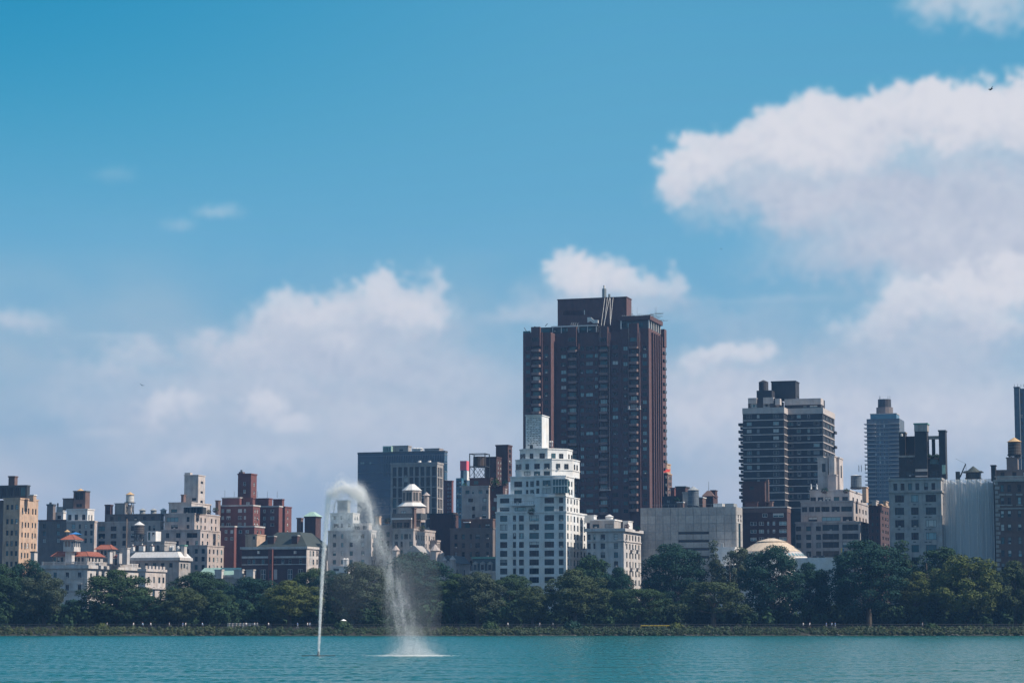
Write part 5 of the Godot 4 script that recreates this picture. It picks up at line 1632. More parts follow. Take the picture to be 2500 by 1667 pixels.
	block(692, 2434, 2600, 2602, 1147, 1173, "grey_brick", {"name": "attic", "deep": 14.0, "front": [[same([2449, 2478, 2504], 10), [[1158, 13]], "hung", LOOK_DARK]], "coping": 0.4})
	block(690, 2421, 2432, 2434, 1136, 1174, "black_brick", {"name": "chimney", "deep": 2.5, "coping": 0.3})
	block(700, 2459, 2486, 2490, 1117, 1148, "grey_brick", {"name": "tank_base", "deep": 4.0, "coping": 0.3})

	house("high_rise", "tall grey-blue high-rise cut by the edge of the view, behind the wooden water tank", "tower")
	d = block(1000, 2477, 2490, 2491, 945, 0, "blue_brick", {"deep": 18.0, "coping": 0.4})
	block(1003, 2490, 2600, 2602, 947, 0, "curtain_wall", {"name": "window_wall", "deep": 18.0, "front": [[same([2495, 2506, 2517], 6), steps(962, 17.5, 12, 9), "pair", LOOK]]})
	s = Shape.new()
	for x in [2478, 2486, 2494, 2500]:
		q = on_front(x, 945, 1003)
		s.tube(q, q + Vector3(0, 1.3, 0), 0.1, 0.06, 4)
	part(s, "roof_poles", mats["dark_metal"])

func banded_tower() -> void:
	house("high_rise", "dark high-rise ringed with thin pale bands and corner balconies", "tower")
	var lk := [0.3, 0.35, 0.2, 0.15, 0.0, 0.2]
	var rows := steps(1016.5, 17.72, 12, 9)
	var l := block(830, 1814, 1914, 1924, 996, 0, "black_brick", {"front": [[[[1829.5, 12], [1851.5, 7], [1895, 14]], rows, "pair", lk, "frame_grey", 0.3]]})
	var r := block(837, 1920, 2009, 2038, 997, 0, "black_brick", {"front": [[[[1930, 14], [1951, 10], [1975, 7], [1994, 15]], rows, "triple", lk, "frame_grey", 0.25]], "side": [[same([2016, 2024, 2032], 3.4), rows, "hung", LOOK_DARK]]})
	for d in [l, r]:
		for k in 13:
			var y := on_front(1905, 1027.5 + 17.72 * k, 833).y
			var s := Shape.new()
			s.box(Vector3(d.x0 - 0.05, y, d.z0 + 0.002), Vector3(d.x1 + 0.18, y + 0.34, d.z0 + 0.2))
			s.box(Vector3(d.x1 + 0.002, y, d.z1), Vector3(d.x1 + 0.18, y + 0.34, d.z0 + 0.002))
			part(s, "pale_band", mats["band"])
		var t := Shape.new()
		var y1: float = d.y1
		t.box(Vector3(d.x0 - 0.1, y1 - 2.0, d.z1), Vector3(d.x1 + 0.25, y1 + 0.1, d.z0 + 0.25))
		part(t, "parapet", mats["band"])
	# corner balconies at the left
	for k in 22:
		var y := on_front(1808, 1037 + 8.86 * k, 832).y
		var s := Shape.new()
		var wide := 1.7 if k % 2 == 0 else 1.0
		s.box(Vector3(l.x0 - wide, y - 0.5, l.z0 - 3.2), Vector3(l.x0 + 0.01, y + 0.45, l.z0 - 0.2))
		part(s, "balcony", mats["black_brick"])
	for k in 6:
		var y := on_front(2040, 1050 + 36 * k, 850).y
		var s := Shape.new()
		s.box(Vector3(r.x1, y - 0.5, r.z1), Vector3(r.x1 + 0.9, y + 0.4, r.z1 + 4.0))
		part(s, "balcony", mats["black_brick"])
	block(833, 1827, 1893, 1915, 973, 997, "black_brick", {"name": "penthouse", "front": [[[[1841, 15], [1872, 16]], [[990, 9]], "triple", LOOK_PALE, "frame_white"]]})
	block(832.6, 1827, 1848, 1850, 971.5, 985, "band", {"name": "penthouse_wall", "deep": 3.0})
	block(832.6, 1864, 1889, 1893, 970, 985, "band", {"name": "penthouse_wall", "deep": 3.0})
	block(832.6, 1893.5, 1905, 1915, 973, 988, "band", {"name": "penthouse_wall", "deep": 3.0})
	block(841, 1916, 2005, 2015, 974, 998, "black_brick", {"name": "penthouse", "front": [[[[1929, 13], [1966, 9], [1987, 20]], [[993, 7]], "row", LOOK_PALE]]})
	block(840.4, 1916, 2005, 2012, 973, 988, "band", {"name": "penthouse_wall", "deep": 6.0})
	block(846, 1884, 1943, 1952, 931, 975, "black_brick", {"name": "bulkhead", "coping": 0.4, "side": [[[[1948, 4]], [[968, 7]], "plain", LOOK_DARK]]})
	block(840, 1848, 1885, 1888, 953, 974, "black_brick", {"name": "bulkhead", "deep": 6.0})
	var q := on_front(1865, 954, 845)
	var s := Shape.new()
	s.frustum(q, 1.75, 1.75, 3.1, 14)
	s.frustum(q + Vector3(0, 3.1, 0), 1.85, 0.2, 0.8, 14)
	part(s, "roof_tank", mats["black_brick"])

func rotunda() -> void:
	house("museum_rotunda", "round museum building with a shallow cream dome and a long white parapet", "museum")
	var far := 697.0
	var c := on_front(1885, 1347, far)
	cur.position = Vector3(c.x, GROUND, c.z)
	co = cur.position
	var k := far / FOCAL * 1.02
	var s := Shape.new()
	var y0 := on_front(1885, 1361, far).y
	s.frustum(Vector3(c.x, GROUND, c.z), 84 * k, 88 * k, y0 - GROUND, 48)
	part(s, "drum", mats["white_paint"])
	var y1 := on_front(1885, 1347, far).y
	s = Shape.new()
	s.frustum(Vector3(c.x, y0, c.z), 88 * k, 72 * k, y1 - y0, 48)
	part(s, "clerestory", mats["cream"])
	for j in 48:
		var a := TAU * (j + 0.5) / 48
		var r0 := 87 * k
		var r1 := 76 * k
		s = Shape.new()
		var h := y1 - y0
		var t := Vector3(-sin(a), 0, cos(a)) * 0.36
		var o := Vector3(cos(a), 0, sin(a))
		s.face(Vector3(c.x, y0 + 0.3, c.z) + o * r0 + t, Vector3(c.x, y0 + 0.3, c.z) + o * r0 - t, Vector3(c.x, y0 + h * 0.72, c.z) + o * r1 - t, Vector3(c.x, y0 + h * 0.72, c.z) + o * r1 + t, Vector3(c.x, y0 - 5, c.z))
		part(s, "clerestory_pane", mats["pane_sky"])
	var y2 := on_front(1885, 1324, far).y
	s = Shape.new()
	s.frustum(Vector3(c.x, y1, c.z), 73 * k, 36 * k, y2 - y1, 48)
	part(s, "dome", mats["dome_cream"])
	s = Shape.new()
	for j in 24:
		var a := TAU * j / 24
		var o := Vector3(cos(a), 0, sin(a))
		s.tube(Vector3(c.x, y1 + 0.02, c.z) + o * 73 * k, Vector3(c.x, y2 + 0.02, c.z) + o * 36 * k, 0.035, 0.035, 4)
	part(s, "dome_seams", mats["dome_cream"])
	s = Shape.new()
	var y3 := on_front(1885, 1315.5, far).y
	s.frustum(Vector3(c.x, y2 + 0.15, c.z), 38 * k, 8 * k, y3 - y2, 40)
	part(s, "lantern_roof", mats["dome_cream"])
	s = Shape.new()
	s.frustum(Vector3(c.x, y2 - 0.1, c.z), 35 * k, 35 * k, 0.28, 40)
	part(s, "lantern_ring", mats["slate"])
	# long parapet wing to the right, small rotunda to the left
	var a0 := on_front(1926, 1362, 690)
	var a1 := on_front(2041, 1362, 690)
	s = Shape.new()
	s.box(Vector3(a0.x, GROUND, -712), Vector3(a1.x, a0.y, -690))
	part(s, "parapet_wing", mats["white_paint"])
	block(692, 2041, 2056, 2060, 1365, 0, "black_brick", {"name": "entrance_block", "deep": 14.0, "front": [[[[2048, 9]], [[1374, 6], [1388, 6]], "row", LOOK_DARK]], "coping": 0.5, "coping_mat": "grey_stone"})
	var c2 := on_front(1769, 1337, 712)
	block(708, 1744, 1794, 1796, 1337, 0, "white_paint", {"name": "gallery_wing", "deep": 12.0, "coping": 0.4})
	var bx := on_front(1800, 1340, 699)
	s = Shape.new()
	s.box(Vector3(c2.x, GROUND, -712), Vector3(c.x, bx.y - 5.0, -699))
	part(s, "bridge", mats["white_paint"])
	for x in [1762, 1766]:
		prop_box("vent_pipe", 698, x - 1, x + 1, 1326, 1336, 0.3, "white_metal")
	for a in [[2000, 1356, 12], [1985, 1357, 8], [1970, 1350, 4]]:
		prop_box("roof_unit", 697, a[0], a[0] + a[2], a[1], 1363, 2.0, "dark_metal")

	thing("banner", "narrow yellow and blue upright banner beside the museum's white parapet", "banner", on_front(2058, 1363, 690))
	s = Shape.new()
	var b0 := on_front(2054, 1363, 690)
	var b1 := on_front(2057, 1338, 690)
	s.box(Vector3(b0.x, b0.y, b0.z - 0.1), Vector3(b1.x, b1.y, b0.z))
	part(s, "yellow_strip", paint("banner_yellow", Color(0.65, 0.42, 0.12), 0.8))
	s = Shape.new()
	s.box(Vector3(b1.x + 0.01, b0.y, b0.z - 0.1), Vector3(b1.x + 0.55, b1.y - 0.1, b0.z))
	part(s, "blue_strip", mats["teal_wall"])
	s = Shape.new()
	s.box(Vector3(b1.x + 0.56, b0.y, b0.z - 0.1), Vector3(b1.x + 0.85, b1.y - 1.2, b0.z))
	part(s, "yellow_strip", mats["banner_yellow"])
	s = Shape.new()
	s.box(Vector3(b0.x - 0.1, GROUND, b0.z - 0.25), Vector3(b1.x + 0.9, b0.y, b0.z - 0.11))
	part(s, "stand", mats["dark_metal"])

func netted_building() -> void:
	house("scaffolded_building", "building wrapped in translucent grey scaffold netting, left of the brown edge house", "building")
	var d := block(697, 2301, 2424, 2427, 1180, 0, "limestone", {"deep": 20.0, "front": [[same([2318, 2336, 2354, 2372, 2392, 2412], 9), steps(1205, 29, 7, 17), "hung", LOOK_DARK]]})
	# scaffold tubes and plank decks
	var s := Shape.new()
	var top := on_front(2363, 1170, 693).y
	var xs := []
	for x in [2302, 2322.5, 2344, 2365, 2386, 2407, 2426]:
		xs.append(on_front(x, 1260, 693).x)
	for x in xs:
		s.tube(Vector3(x, GROUND, -694.6), Vector3(x, top, -694.6), 0.06, 0.06, 4)
		s.tube(Vector3(x, GROUND, -695.9), Vector3(x, top, -695.9), 0.06, 0.06, 4)
	for k in 17:
		var y := GROUND + 2.0 + k * 2.4
		if y < top:
			s.tube(Vector3(xs[0], y, -694.6), Vector3(xs[6], y, -694.6), 0.05, 0.05, 4)
	part(s, "scaffold_tubes", mats["grey_metal"])
	for k in 15:
		var y := GROUND + 3.0 + k * 2.4
		if y < top - 0.4:
			s = Shape.new()
			s.box(Vector3(xs[0], y, -695.8), Vector3(xs[6], y + 0.08, -694.7))
			part(s, "plank_deck", mats["tan"])
	for r in 3:
		for k in 6:
			if r == 2 and k in [0, 5]:
				continue
			s = Shape.new()
			var y: float = top - 0.4 - r * 2.4
			s.tube(Vector3(lerpf(xs[k], xs[k + 1], 0.1), y, -694.5), Vector3(lerpf(xs[k], xs[k + 1], 0.8), y - 0.95, -694.5), 0.13, 0.13, 4)
			part(s, "brace_plank", mats["white_paint"])
	# netting: one hung sheet per bay, with gentle folds
	var net := StandardMaterial3D.new()
	net.resource_name = "netting"
	net.transparency = BaseMaterial3D.TRANSPARENCY_ALPHA
	net.albedo_color = Color(Color(0.66, 0.69, 0.72).linear_to_srgb(), 0.6)
	net.roughness = 0.9
	net.backlight_enabled = true
	net.backlight = Color(0.35, 0.37, 0.4)
	for k in 6:
		s = Shape.new()
		var nx := 14
		var f := FastNoiseLite.new()
		f.seed = 90 + k
		f.frequency = 0.22
		var ny := 18
		for j in ny:
			for i in nx:
				var p := []
				for c in [[0, 0], [1, 0], [1, 1], [0, 1]]:
					var u: float = float(i + c[0]) / nx
					var v: float = float(j + c[1]) / ny
					var x: float = lerpf(xs[k] + 0.05, xs[k + 1] - 0.05, u)
					var y: float = lerpf(GROUND, top + 0.1, v)
					var bulge := sin(u * PI) * 0.28 + f.get_noise_2d(u * 26.0, v * 5.0) * 0.32 * sin(u * PI)
					p.append(Vector3(x, y, -694.35 + bulge))
				s.face(p[0], p[1], p[2], p[3], Vector3(p[0].x, p[0].y, -705))
		part(s, "net_sheet", net)
	s = Shape.new()
	for k in [1, 2, 3, 4, 5]:
		s.box(Vector3(xs[k] - 0.1, GROUND, -694.2), Vector3(xs[k] + 0.1, top, -694.1))
	part(s, "net_seams", mats["white_metal"])
	s = Shape.new()
	s.box(Vector3(xs[6] + 0.02, GROUND, -697.5), Vector3(xs[6] + 0.12, top + 0.3, -694.2))
	part(s, "side_sheet", mats["white_cloth"])

# ---------------------------------------------------------------- water tanks and roof gardens
func water_tank(label: String, far: float, xl: float, xr: float, y_tip: float, y_top: float, y_bot: float, y_foot: float, body: String, cone: String, legs := 6) -> void:
	var xm := (xl + xr) * 0.5
	var c := on_front(xm, y_bot, far)
	var foot := on_front(xm, y_foot, far).y
	var r := (on_front(xr, y_bot, far).x - on_front(xl, y_bot, far).x) * 0.5
	thing("water_tank", label, "water tank", Vector3(c.x, foot, c.z), "rooftop water tanks")
	var h := on_front(xm, y_top, far).y - c.y
	var s := Shape.new()
	s.frustum(c, r, r * 0.96, h, 20)
	var t := part(s, "tank", mats[body])
	s = Shape.new()
	for k in 4:
		s.frustum(c + Vector3(0, h * (0.12 + 0.24 * k), 0), r * 1.015, r * 1.012, 0.07, 20)
	part(s, "hoops", mats["steel_pipe"], t)
	s = Shape.new()
	s.frustum(c + Vector3(0, h, 0), r * 1.12, 0.12, on_front(xm, y_tip, far).y - c.y - h, 20)
	part(s, "roof", mats[cone])
	if foot < c.y - 0.3:
		s = Shape.new()
		s.box(Vector3(c.x - r, c.y - 0.3, c.z - r), Vector3(c.x + r, c.y - 0.02, c.z + r))
		part(s, "platform", mats["dark_metal"])
		for k in legs:
			var a := TAU * (k + 0.5) / legs
			var p := Vector3(c.x + cos(a) * r * 0.92, c.y - 0.3, c.z + sin(a) * r * 0.92)
			var p2 := Vector3(p.x, foot, p.z)
			s = Shape.new()
			s.tube(p, p2, 0.13, 0.13, 5)
			part(s, "leg", mats["dark_metal"])
		s = Shape.new()
		for k in legs:
			var a := TAU * (k + 0.5) / legs
			var b := TAU * (k + 1.5) / legs
			var p := Vector3(c.x + cos(a) * r * 0.92, c.y - 0.4, c.z + sin(a) * r * 0.92)
			var p2 := Vector3(c.x + cos(b) * r * 0.92, foot, c.z + sin(b) * r * 0.92)
			s.tube(p, p2, 0.06, 0.06, 4)
			s.tube(Vector3(p2.x, p.y, p2.z), Vector3(p.x, foot, p.z), 0.06, 0.06, 4)
		part(s, "cross_brace", mats["dark_metal"])

func build_rooftops() -> void:
	var s: Shape
	water_tank("white cylindrical water tank with an orange cone roof on a tall dark stand", 777, 307, 325.5, 1201, 1208, 1226, 1258, "white_metal", "tank_cone")
	var q := on_front(316, 1257, 777)
	s = Shape.new()
	s.frustum(Vector3(q.x, q.y, q.z), 0.85, 0.85, 3.6, 12)
	part(s, "riser_pipe", mats["cream"])
	water_tank("black wooden water tank with a pale cone roof on crossed trestle legs", 742, 327, 350, 1273, 1282, 1303, 1324, "tank_wood", "white_metal")
	water_tank("dark tank with an orange cone tip inside a brick roof enclosure", 773, 186, 204, 1193, 1199, 1218, 1222, "tank_wood", "tank_cone")
	water_tank("blue-grey round tank with a grey cone roof above the museum block", 762, 1680, 1707, 1187, 1197, 1235, 1238, "blue_brick", "grey_metal", 8)
	water_tank("dark blue flat-topped tank beside the distant blue high-rise", 768, 2078, 2105, 1159, 1161.5, 1190, 1194, "blue_brick", "white_metal", 8)
	water_tank("dark wooden tank with a copper-orange cone roof on the edge house", 702, 2462, 2495, 1068, 1079, 1110, 1118, "tank_wood", "tank_cone")
	water_tank("squat black tank under a wide green conical roof above the netting", 705, 2359, 2397, 1138, 1154, 1167, 1186, "dark_metal", "green_roof", 8)
	s = Shape.new()
	var c := on_front(2377, 1154, 705)
	s.frustum(c, 3.2, 2.6, 0.5, 16)
	part(s, "roof_brim", mats["green_roof"])

	# steel cage with a square tank
	var f0 := on_front(1146.5, 1165, 752)
	var f1 := on_front(1184, 1106, 752)
	thing("roof_tank_frame", "black steel cage holding a dark tank on the beige roof garden house", "water tank", Vector3((f0.x + f1.x) * 0.5, f0.y, f0.z - 2.4), "rooftop water tanks")
	for x in [f0.x, f1.x]:
		for z in [f0.z, f0.z - 4.8]:
			s = Shape.new()
			s.box(Vector3(x - 0.14, f0.y, z - 0.14), Vector3(x + 0.14, f1.y, z + 0.14))
			part(s, "post", mats["dark_metal"])
	s = Shape.new()
	for y in [lerpf(f0.y, f1.y, 0.45), f1.y - 0.15]:
		for z in [f0.z, f0.z - 4.8]:
			s.box(Vector3(f0.x, y - 0.12, z - 0.1), Vector3(f1.x, y + 0.12, z + 0.1))
		for x in [f0.x, f1.x]:
			s.box(Vector3(x - 0.1, y - 0.12, f0.z - 4.8), Vector3(x + 0.1, y + 0.12, f0.z))
	part(s, "beam", mats["dark_metal"])
	s = Shape.new()
	var ym := lerpf(f0.y, f1.y, 0.45)
	for e in [0, 1]:
		var z: float = f0.z - 4.8 * e
		s.tube(Vector3(f0.x, f0.y, z), Vector3((f0.x + f1.x) * 0.5, ym, z), 0.08, 0.08, 4)
		s.tube(Vector3(f1.x, f0.y, z), Vector3((f0.x + f1.x) * 0.5, ym, z), 0.08, 0.08, 4)
		s.tube(Vector3((f0.x + f1.x) * 0.5, f0.y, z), Vector3(f0.x, ym, z), 0.08, 0.08, 4)
		s.tube(Vector3((f0.x + f1.x) * 0.5, f0.y, z), Vector3(f1.x, ym, z), 0.08, 0.08, 4)
	part(s, "cross_brace", mats["dark_metal"])
	s = Shape.new()
	s.frustum(Vector3((f0.x + f1.x) * 0.5, ym + 0.1, f0.z - 2.4), 2.15, 2.1, (f1.y - ym) * 0.75, 16)
	part(s, "tank", mats["tank_wood"])

	# derrick on the netted building
	thing("roof_derrick", "small dark derrick arm with a thin cable above the netted building", "crane", on_front(2345, 1168, 704))
	var k0 := on_front(2345, 1165, 704)
	var k1 := on_front(2359, 1132, 704)
	s = Shape.new()
	s.tube(k0, k1, 0.22, 0.16, 5)
	part(s, "boom", mats["dark_metal"])
	s = Shape.new()
	s.tube(k1, Vector3(k1.x + 0.1, k1.y - 2.2, k1.z), 0.05, 0.05, 4)
	s.tube(k1, on_front(2334, 1119.5, 704), 0.03, 0.03, 4)
	part(s, "cable", mats["dark_metal"])
	s = Shape.new()
	var bx := on_front(2340, 1168, 704)
	s.box(bx + Vector3(-0.6, -2.0, -0.6), bx + Vector3(0.6, 2.0, 0.6))
	part(s, "winch_housing", mats["dark_metal"])

	# blue parasol on the mansion roof and a cream one behind
	for a in [[183, 1303, 19, "blue_cloth", "wide blue parasol on the roof terrace behind the red tiled tower"], [163, 1297, 9, "tank_cone", "small cream canopy behind the blue parasol on the roof terrace"]]:
		var p := on_front(a[0], a[1], 728)
		var r: float = a[2] * 0.125
		thing("parasol", a[4], "parasol", Vector3(p.x, p.y - 2.4, p.z), "parasols on the roof terrace")
		s = Shape.new()
		s.frustum(p - Vector3(0, 0.2, 0), r, 0.1, 0.75, 8)
		part(s, "canopy", mats[a[3]])
		s = Shape.new()
		s.tube(p + Vector3(0, -2.4, 0), p + Vector3(0, 0.5, 0), 0.05, 0.05, 5)
		part(s, "pole", mats["dark_metal"])

	# roof garden plants
	var clump := leaf_ball(1.0, 150, 0.34, 5)
	var spots := [[1134, 1182, 4, 748, "low leafy planting on the corner of the beige roof garden house"], [1208, 1180, 8, 744, "broad leafy planting along the beige roof garden, beside the white tower"], [1232, 1178, 5, 744, "leafy planting at the end of the roof garden, touching the white tower"], [525, 1243, 5, 763, "tall bush on the terrace of the stepped beige house"], [508, 1247, 4, 763, "low bush on the terrace of the stepped beige house"], [1030, 1288, 5, 698, "shrub on the terrace below the octagon tower"], [945, 1270, 5, 716, "dark bush on the flat roof left of the octagon tower"], [1556, 1288, 4, 694, "dark green bush on the cornice of the ornate beige house"], [1530, 1282, 4, 699, "purple-brown bush on the penthouse terrace of the ornate beige house"], [1653, 1219, 5, 771, "dark bush on the roofs above the museum block"], [2014, 1196, 5, 750, "dark terrace bush below the beige tank towers"], [2066, 1196, 4, 750, "bush at the terrace corner by the dark blue tank"], [2045, 1360, 5, 690, "bush beside the yellow and blue banner"], [1297, 1247, 5, 689.8, "low bush on the terrace of the white stepped tower"], [2268, 1112, 4, 697, "small dark bush between the black chimneys"], [2287, 1112, 4, 697, "dark bush beside the tallest black chimney's neighbour"]]
	for a in spots:
		var p := on_front(a[0], a[1] + 3.0, a[3])
		var o := thing("roof_bush", a[4], "bush", Vector3(p.x, p.y - 0.3, p.z - 0.2), "roof garden bushes")
		var m := piece("foliage", clump, leaf_mats[(int(a[0]) / 3) % 3 + 1] if a[0] != 1530 else leaf_mats[4], co + Vector3(0, a[2] * 0.10, 0))
		m.scale = Vector3(a[2] * 0.24, a[2] * 0.2, a[2] * 0.16)
		s = Shape.new()
		s.box(Vector3(p.x - a[2] * 0.14, p.y - 0.7, p.z - 0.6), Vector3(p.x + a[2] * 0.14, p.y - 0.1, p.z + 0.1))
		part(s, "planter", mats["brown_brick"])

# ---------------------------------------------------------------- land and water
const SHORE := 617.0

func land_point(lat: float, depth: float, y: float) -> Vector3:
	var p := EYE + forward * depth + across * lat
	return Vector3(p.x, y, p.z)

func build_land() -> void:
	# park and city ground: one sheet from the shore to beyond the last building
	var prof := [[SHORE - 6.0, -0.9], [SHORE, 0.05], [SHORE + 1.5, 0.5], [SHORE + 4.0, 1.35], [SHORE + 5.5, 1.75], [SHORE + 12.0, 1.8], [SHORE + 18.0, 2.1], [SHORE + 45.0, 2.6], [SHORE + 70.0, 3.0], [SHORE + 900.0, 3.0], [SHORE + 6000.0, 3.0]]
	var f := FastNoiseLite.new()
	f.seed = 4
	f.frequency = 0.05
	var s := Shape.new()
	var lats := []
	for k in range(-30, 31):
		lats.append(k * 12.0)
	lats.push_front(-4000.0)
	lats.push_back(4000.0)
	for i in lats.size() - 1:
		for j in prof.size() - 1:
			var p := []
			for c in [[0, 0], [1, 0], [1, 1], [0, 1]]:
				var lat: float = lats[i + c[0]]
				var dd: float = prof[j + c[1]][0]
				var wob := f.get_noise_1d(lat) * 1.6 if j + c[1] < 4 else 0.0
				var up := f.get_noise_2d(lat, dd) * 0.15 if j + c[1] < 5 else 0.0
				p.append(land_point(lat, dd + wob, prof[j + c[1]][1] + up))
			s.face(p[0], p[1], p[2], p[3], p[0] - Vector3(0, 50, 0))
	structure(s, "ground", paint("earth", Color(0.022, 0.024, 0.016), 0.95, stone_tex, 0.1))
	# gravel running track along the top of the bank
	s = Shape.new()
	for i in lats.size() - 1:
		s.face(land_point(lats[i], SHORE + 7.0, 1.83), land_point(lats[i + 1], SHORE + 7.0, 1.83), land_point(lats[i + 1], SHORE + 11.0, 1.84), land_point(lats[i], SHORE + 11.0, 1.84), land_point(lats[i], SHORE, -50.0))
	structure(s, "path", paint("gravel", Color(0.085, 0.075, 0.06), 0.95, stone_tex, 0.3))
	# lake: one patch of wind waves that closes on itself, laid out side by side; calm sheet beyond
	var w := paint("lake_water", Color(0.004, 0.076, 0.070), 0.2)
	w.metallic_specular = 0.3
	var tile := wave_tile()
	var mm := MultiMesh.new()
	mm.transform_format = MultiMesh.TRANSFORM_3D
	mm.mesh = tile
	var xf := []
	for i in range(-10, 5):
		for j in range(0, 15):
			var o := Vector3(i * TILE, 0.0, -30.0 - j * TILE)
			var mid := o + Vector3(TILE * 0.5, 0, -TILE * 0.5)
			if mid.dot(forward) < SHORE + 60.0 and mid.dot(forward) > 30.0:
				xf.append(Transform3D(Basis(), o))
	mm.instance_count = xf.size()
	for k in xf.size():
		mm.set_instance_transform(k, xf[k])
	var lake := MultiMeshInstance3D.new()
	lake.name = "water"
	lake.multimesh = mm
	lake.material_override = w
	add_child(lake)
	lake.set_meta("kind", "structure")
	s = Shape.new()
	s.quad(land_point(-3000, -600, -0.55), land_point(3000, -600, -0.55), land_point(3000, SHORE + 1.0, -0.55), land_point(-3000, SHORE + 1.0, -0.55), Vector3.UP)
	structure(s, "water_sheet", w)

const TILE := 48.0

func wave_tile() -> ArrayMesh:
	var g := RandomNumberGenerator.new()
	g.seed = 71
	var waves := []
	for k in 30:
		var lam := 0.5 * pow(3.6, float(k) / 29.0)
		# crests lie across a breeze from the north-west, with a wide spread
		var a := deg_to_rad(-62.0) + g.randfn() * 0.7
		var n := Vector2(roundf(cos(a) * TILE / lam), roundf(sin(a) * TILE / lam))
		var kk := n * TAU / TILE
		waves.append([kk.x, kk.y, 0.038 / maxf(kk.length(), 0.1), g.randf() * TAU])
	var n := 352
	var st := TILE / n
	var v := PackedVector3Array()
	var nn := PackedVector3Array()
	v.resize((n + 1) * (n + 1))
	nn.resize((n + 1) * (n + 1))
	for j in n + 1:
		for i in n + 1:
			var x := i * st
			var z := -j * st
			var h := 0.0
			var sx := 0.0
			var sz := 0.0
			var gust := 0.75 + 0.3 * sin(x * TAU / TILE * 2.0 + 1.0) * sin(z * TAU / TILE * 3.0) + 0.25 * sin(x * TAU / TILE * 5.0 + z * TAU / TILE * 4.0)
			for w in waves:
				var p: float = w[0] * x + w[1] * z + w[3]
				h += w[2] * sin(p)
				var c: float = w[2] * cos(p)
				sx += c * w[0]
				sz += c * w[1]
			v[j * (n + 1) + i] = Vector3(x, h * gust, z)
			nn[j * (n + 1) + i] = Vector3(-sx * gust, 1.0, -sz * gust).normalized()
	var ix := PackedInt32Array()
	ix.resize(n * n * 6)
	var k := 0
	for j in n:
		for i in n:
			var a := j * (n + 1) + i
			for q in [a, a + n + 1, a + 1, a + 1, a + n + 1, a + n + 2]:
				ix[k] = q
				k += 1
	var arr := []
	arr.resize(Mesh.ARRAY_MAX)
	arr[Mesh.ARRAY_VERTEX] = v
	arr[Mesh.ARRAY_NORMAL] = nn
	arr[Mesh.ARRAY_INDEX] = ix
	var m := ArrayMesh.new()
	m.add_surface_from_arrays(Mesh.PRIMITIVE_TRIANGLES, arr)
	return m

# ---------------------------------------------------------------- trees
var leaf_mats := []

func leaf_colors() -> void:
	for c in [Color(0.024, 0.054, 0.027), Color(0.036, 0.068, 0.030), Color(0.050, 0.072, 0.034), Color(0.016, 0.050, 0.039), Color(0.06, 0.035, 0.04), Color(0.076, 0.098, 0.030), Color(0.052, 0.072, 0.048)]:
		var m := StandardMaterial3D.new()
		m.resource_name = "leaves"
		m.albedo_color = c.linear_to_srgb()
		m.vertex_color_use_as_albedo = true
		m.roughness = 0.85
		m.metallic_specular = 0.25
		m.backlight_enabled = true
		m.backlight = Color(0.2, 0.22, 0.1)
		leaf_mats.append(m)

func leaf(s: Shape, at: Vector3, out_: Vector3, size: float, r: RandomNumberGenerator) -> void:
	var nn := (out_ * 1.0 + Vector3(r.randfn(), r.randfn(), r.randfn()) * 0.45).normalized()
	var t := nn.cross(Vector3(r.randfn(), r.randfn(), r.randfn())).normalized()
	var b := nn.cross(t)
	var w := size * r.randf_range(0.55, 1.0)
	var h := size * r.randf_range(0.75, 1.3)
	var g := r.randf_range(0.72, 1.25)
	s.tint = Color(g * r.randf_range(0.9, 1.12), g, g * r.randf_range(0.8, 1.1))
	var p0 := at - t * w * 0.5
	var p1 := at - b * h * 0.5 + nn * size * 0.12
	var p2 := at + t * w * 0.5
	var p3 := at + b * h * 0.5 + nn * size * 0.12
	s.tri(p0, p1, p2, nn)
	s.tri(p0, p2, p3, nn)

func leaf_ball(r: float, n: int, size: float, seed_: int) -> ArrayMesh:
	var g := RandomNumberGenerator.new()
	g.seed = seed_
	var s := Shape.new()
	for k in n:
		var d := Vector3(g.randfn(), g.randfn(), g.randfn()).normalized()
		leaf(s, d * r * pow(g.randf(), 0.35), d, size, g)
	return s.mesh(Vector3.ZERO, true)

func crown_mesh(lobes: Array, per: float, size: float, seed_: int) -> ArrayMesh:
	# lobes: [centre, radius]; leaves lie in a shell round each lobe
	var g := RandomNumberGenerator.new()
	g.seed = seed_
	var s := Shape.new()
	var middle := Vector3.ZERO
	for l in lobes:
		middle += l[0]
	middle /= lobes.size()
	for l in lobes:
		var c: Vector3 = l[0]
		var r: float = l[1]
		var n := int(per * r * r)
		for k in n:
			var d := Vector3(g.randfn(), g.randfn() * 0.9 + 0.25, g.randfn()).normalized()
			# keep most leaves on the outside of the whole crown
			if d.dot((c - middle).normalized()) < -0.35 and g.randf() < 0.75:
				continue
			var p := c + d * r * Vector3(1, 0.78, 1) * g.randf_range(0.72, 1.08)
			leaf(s, p, d, size, g)
	return s.mesh(Vector3.ZERO, true)

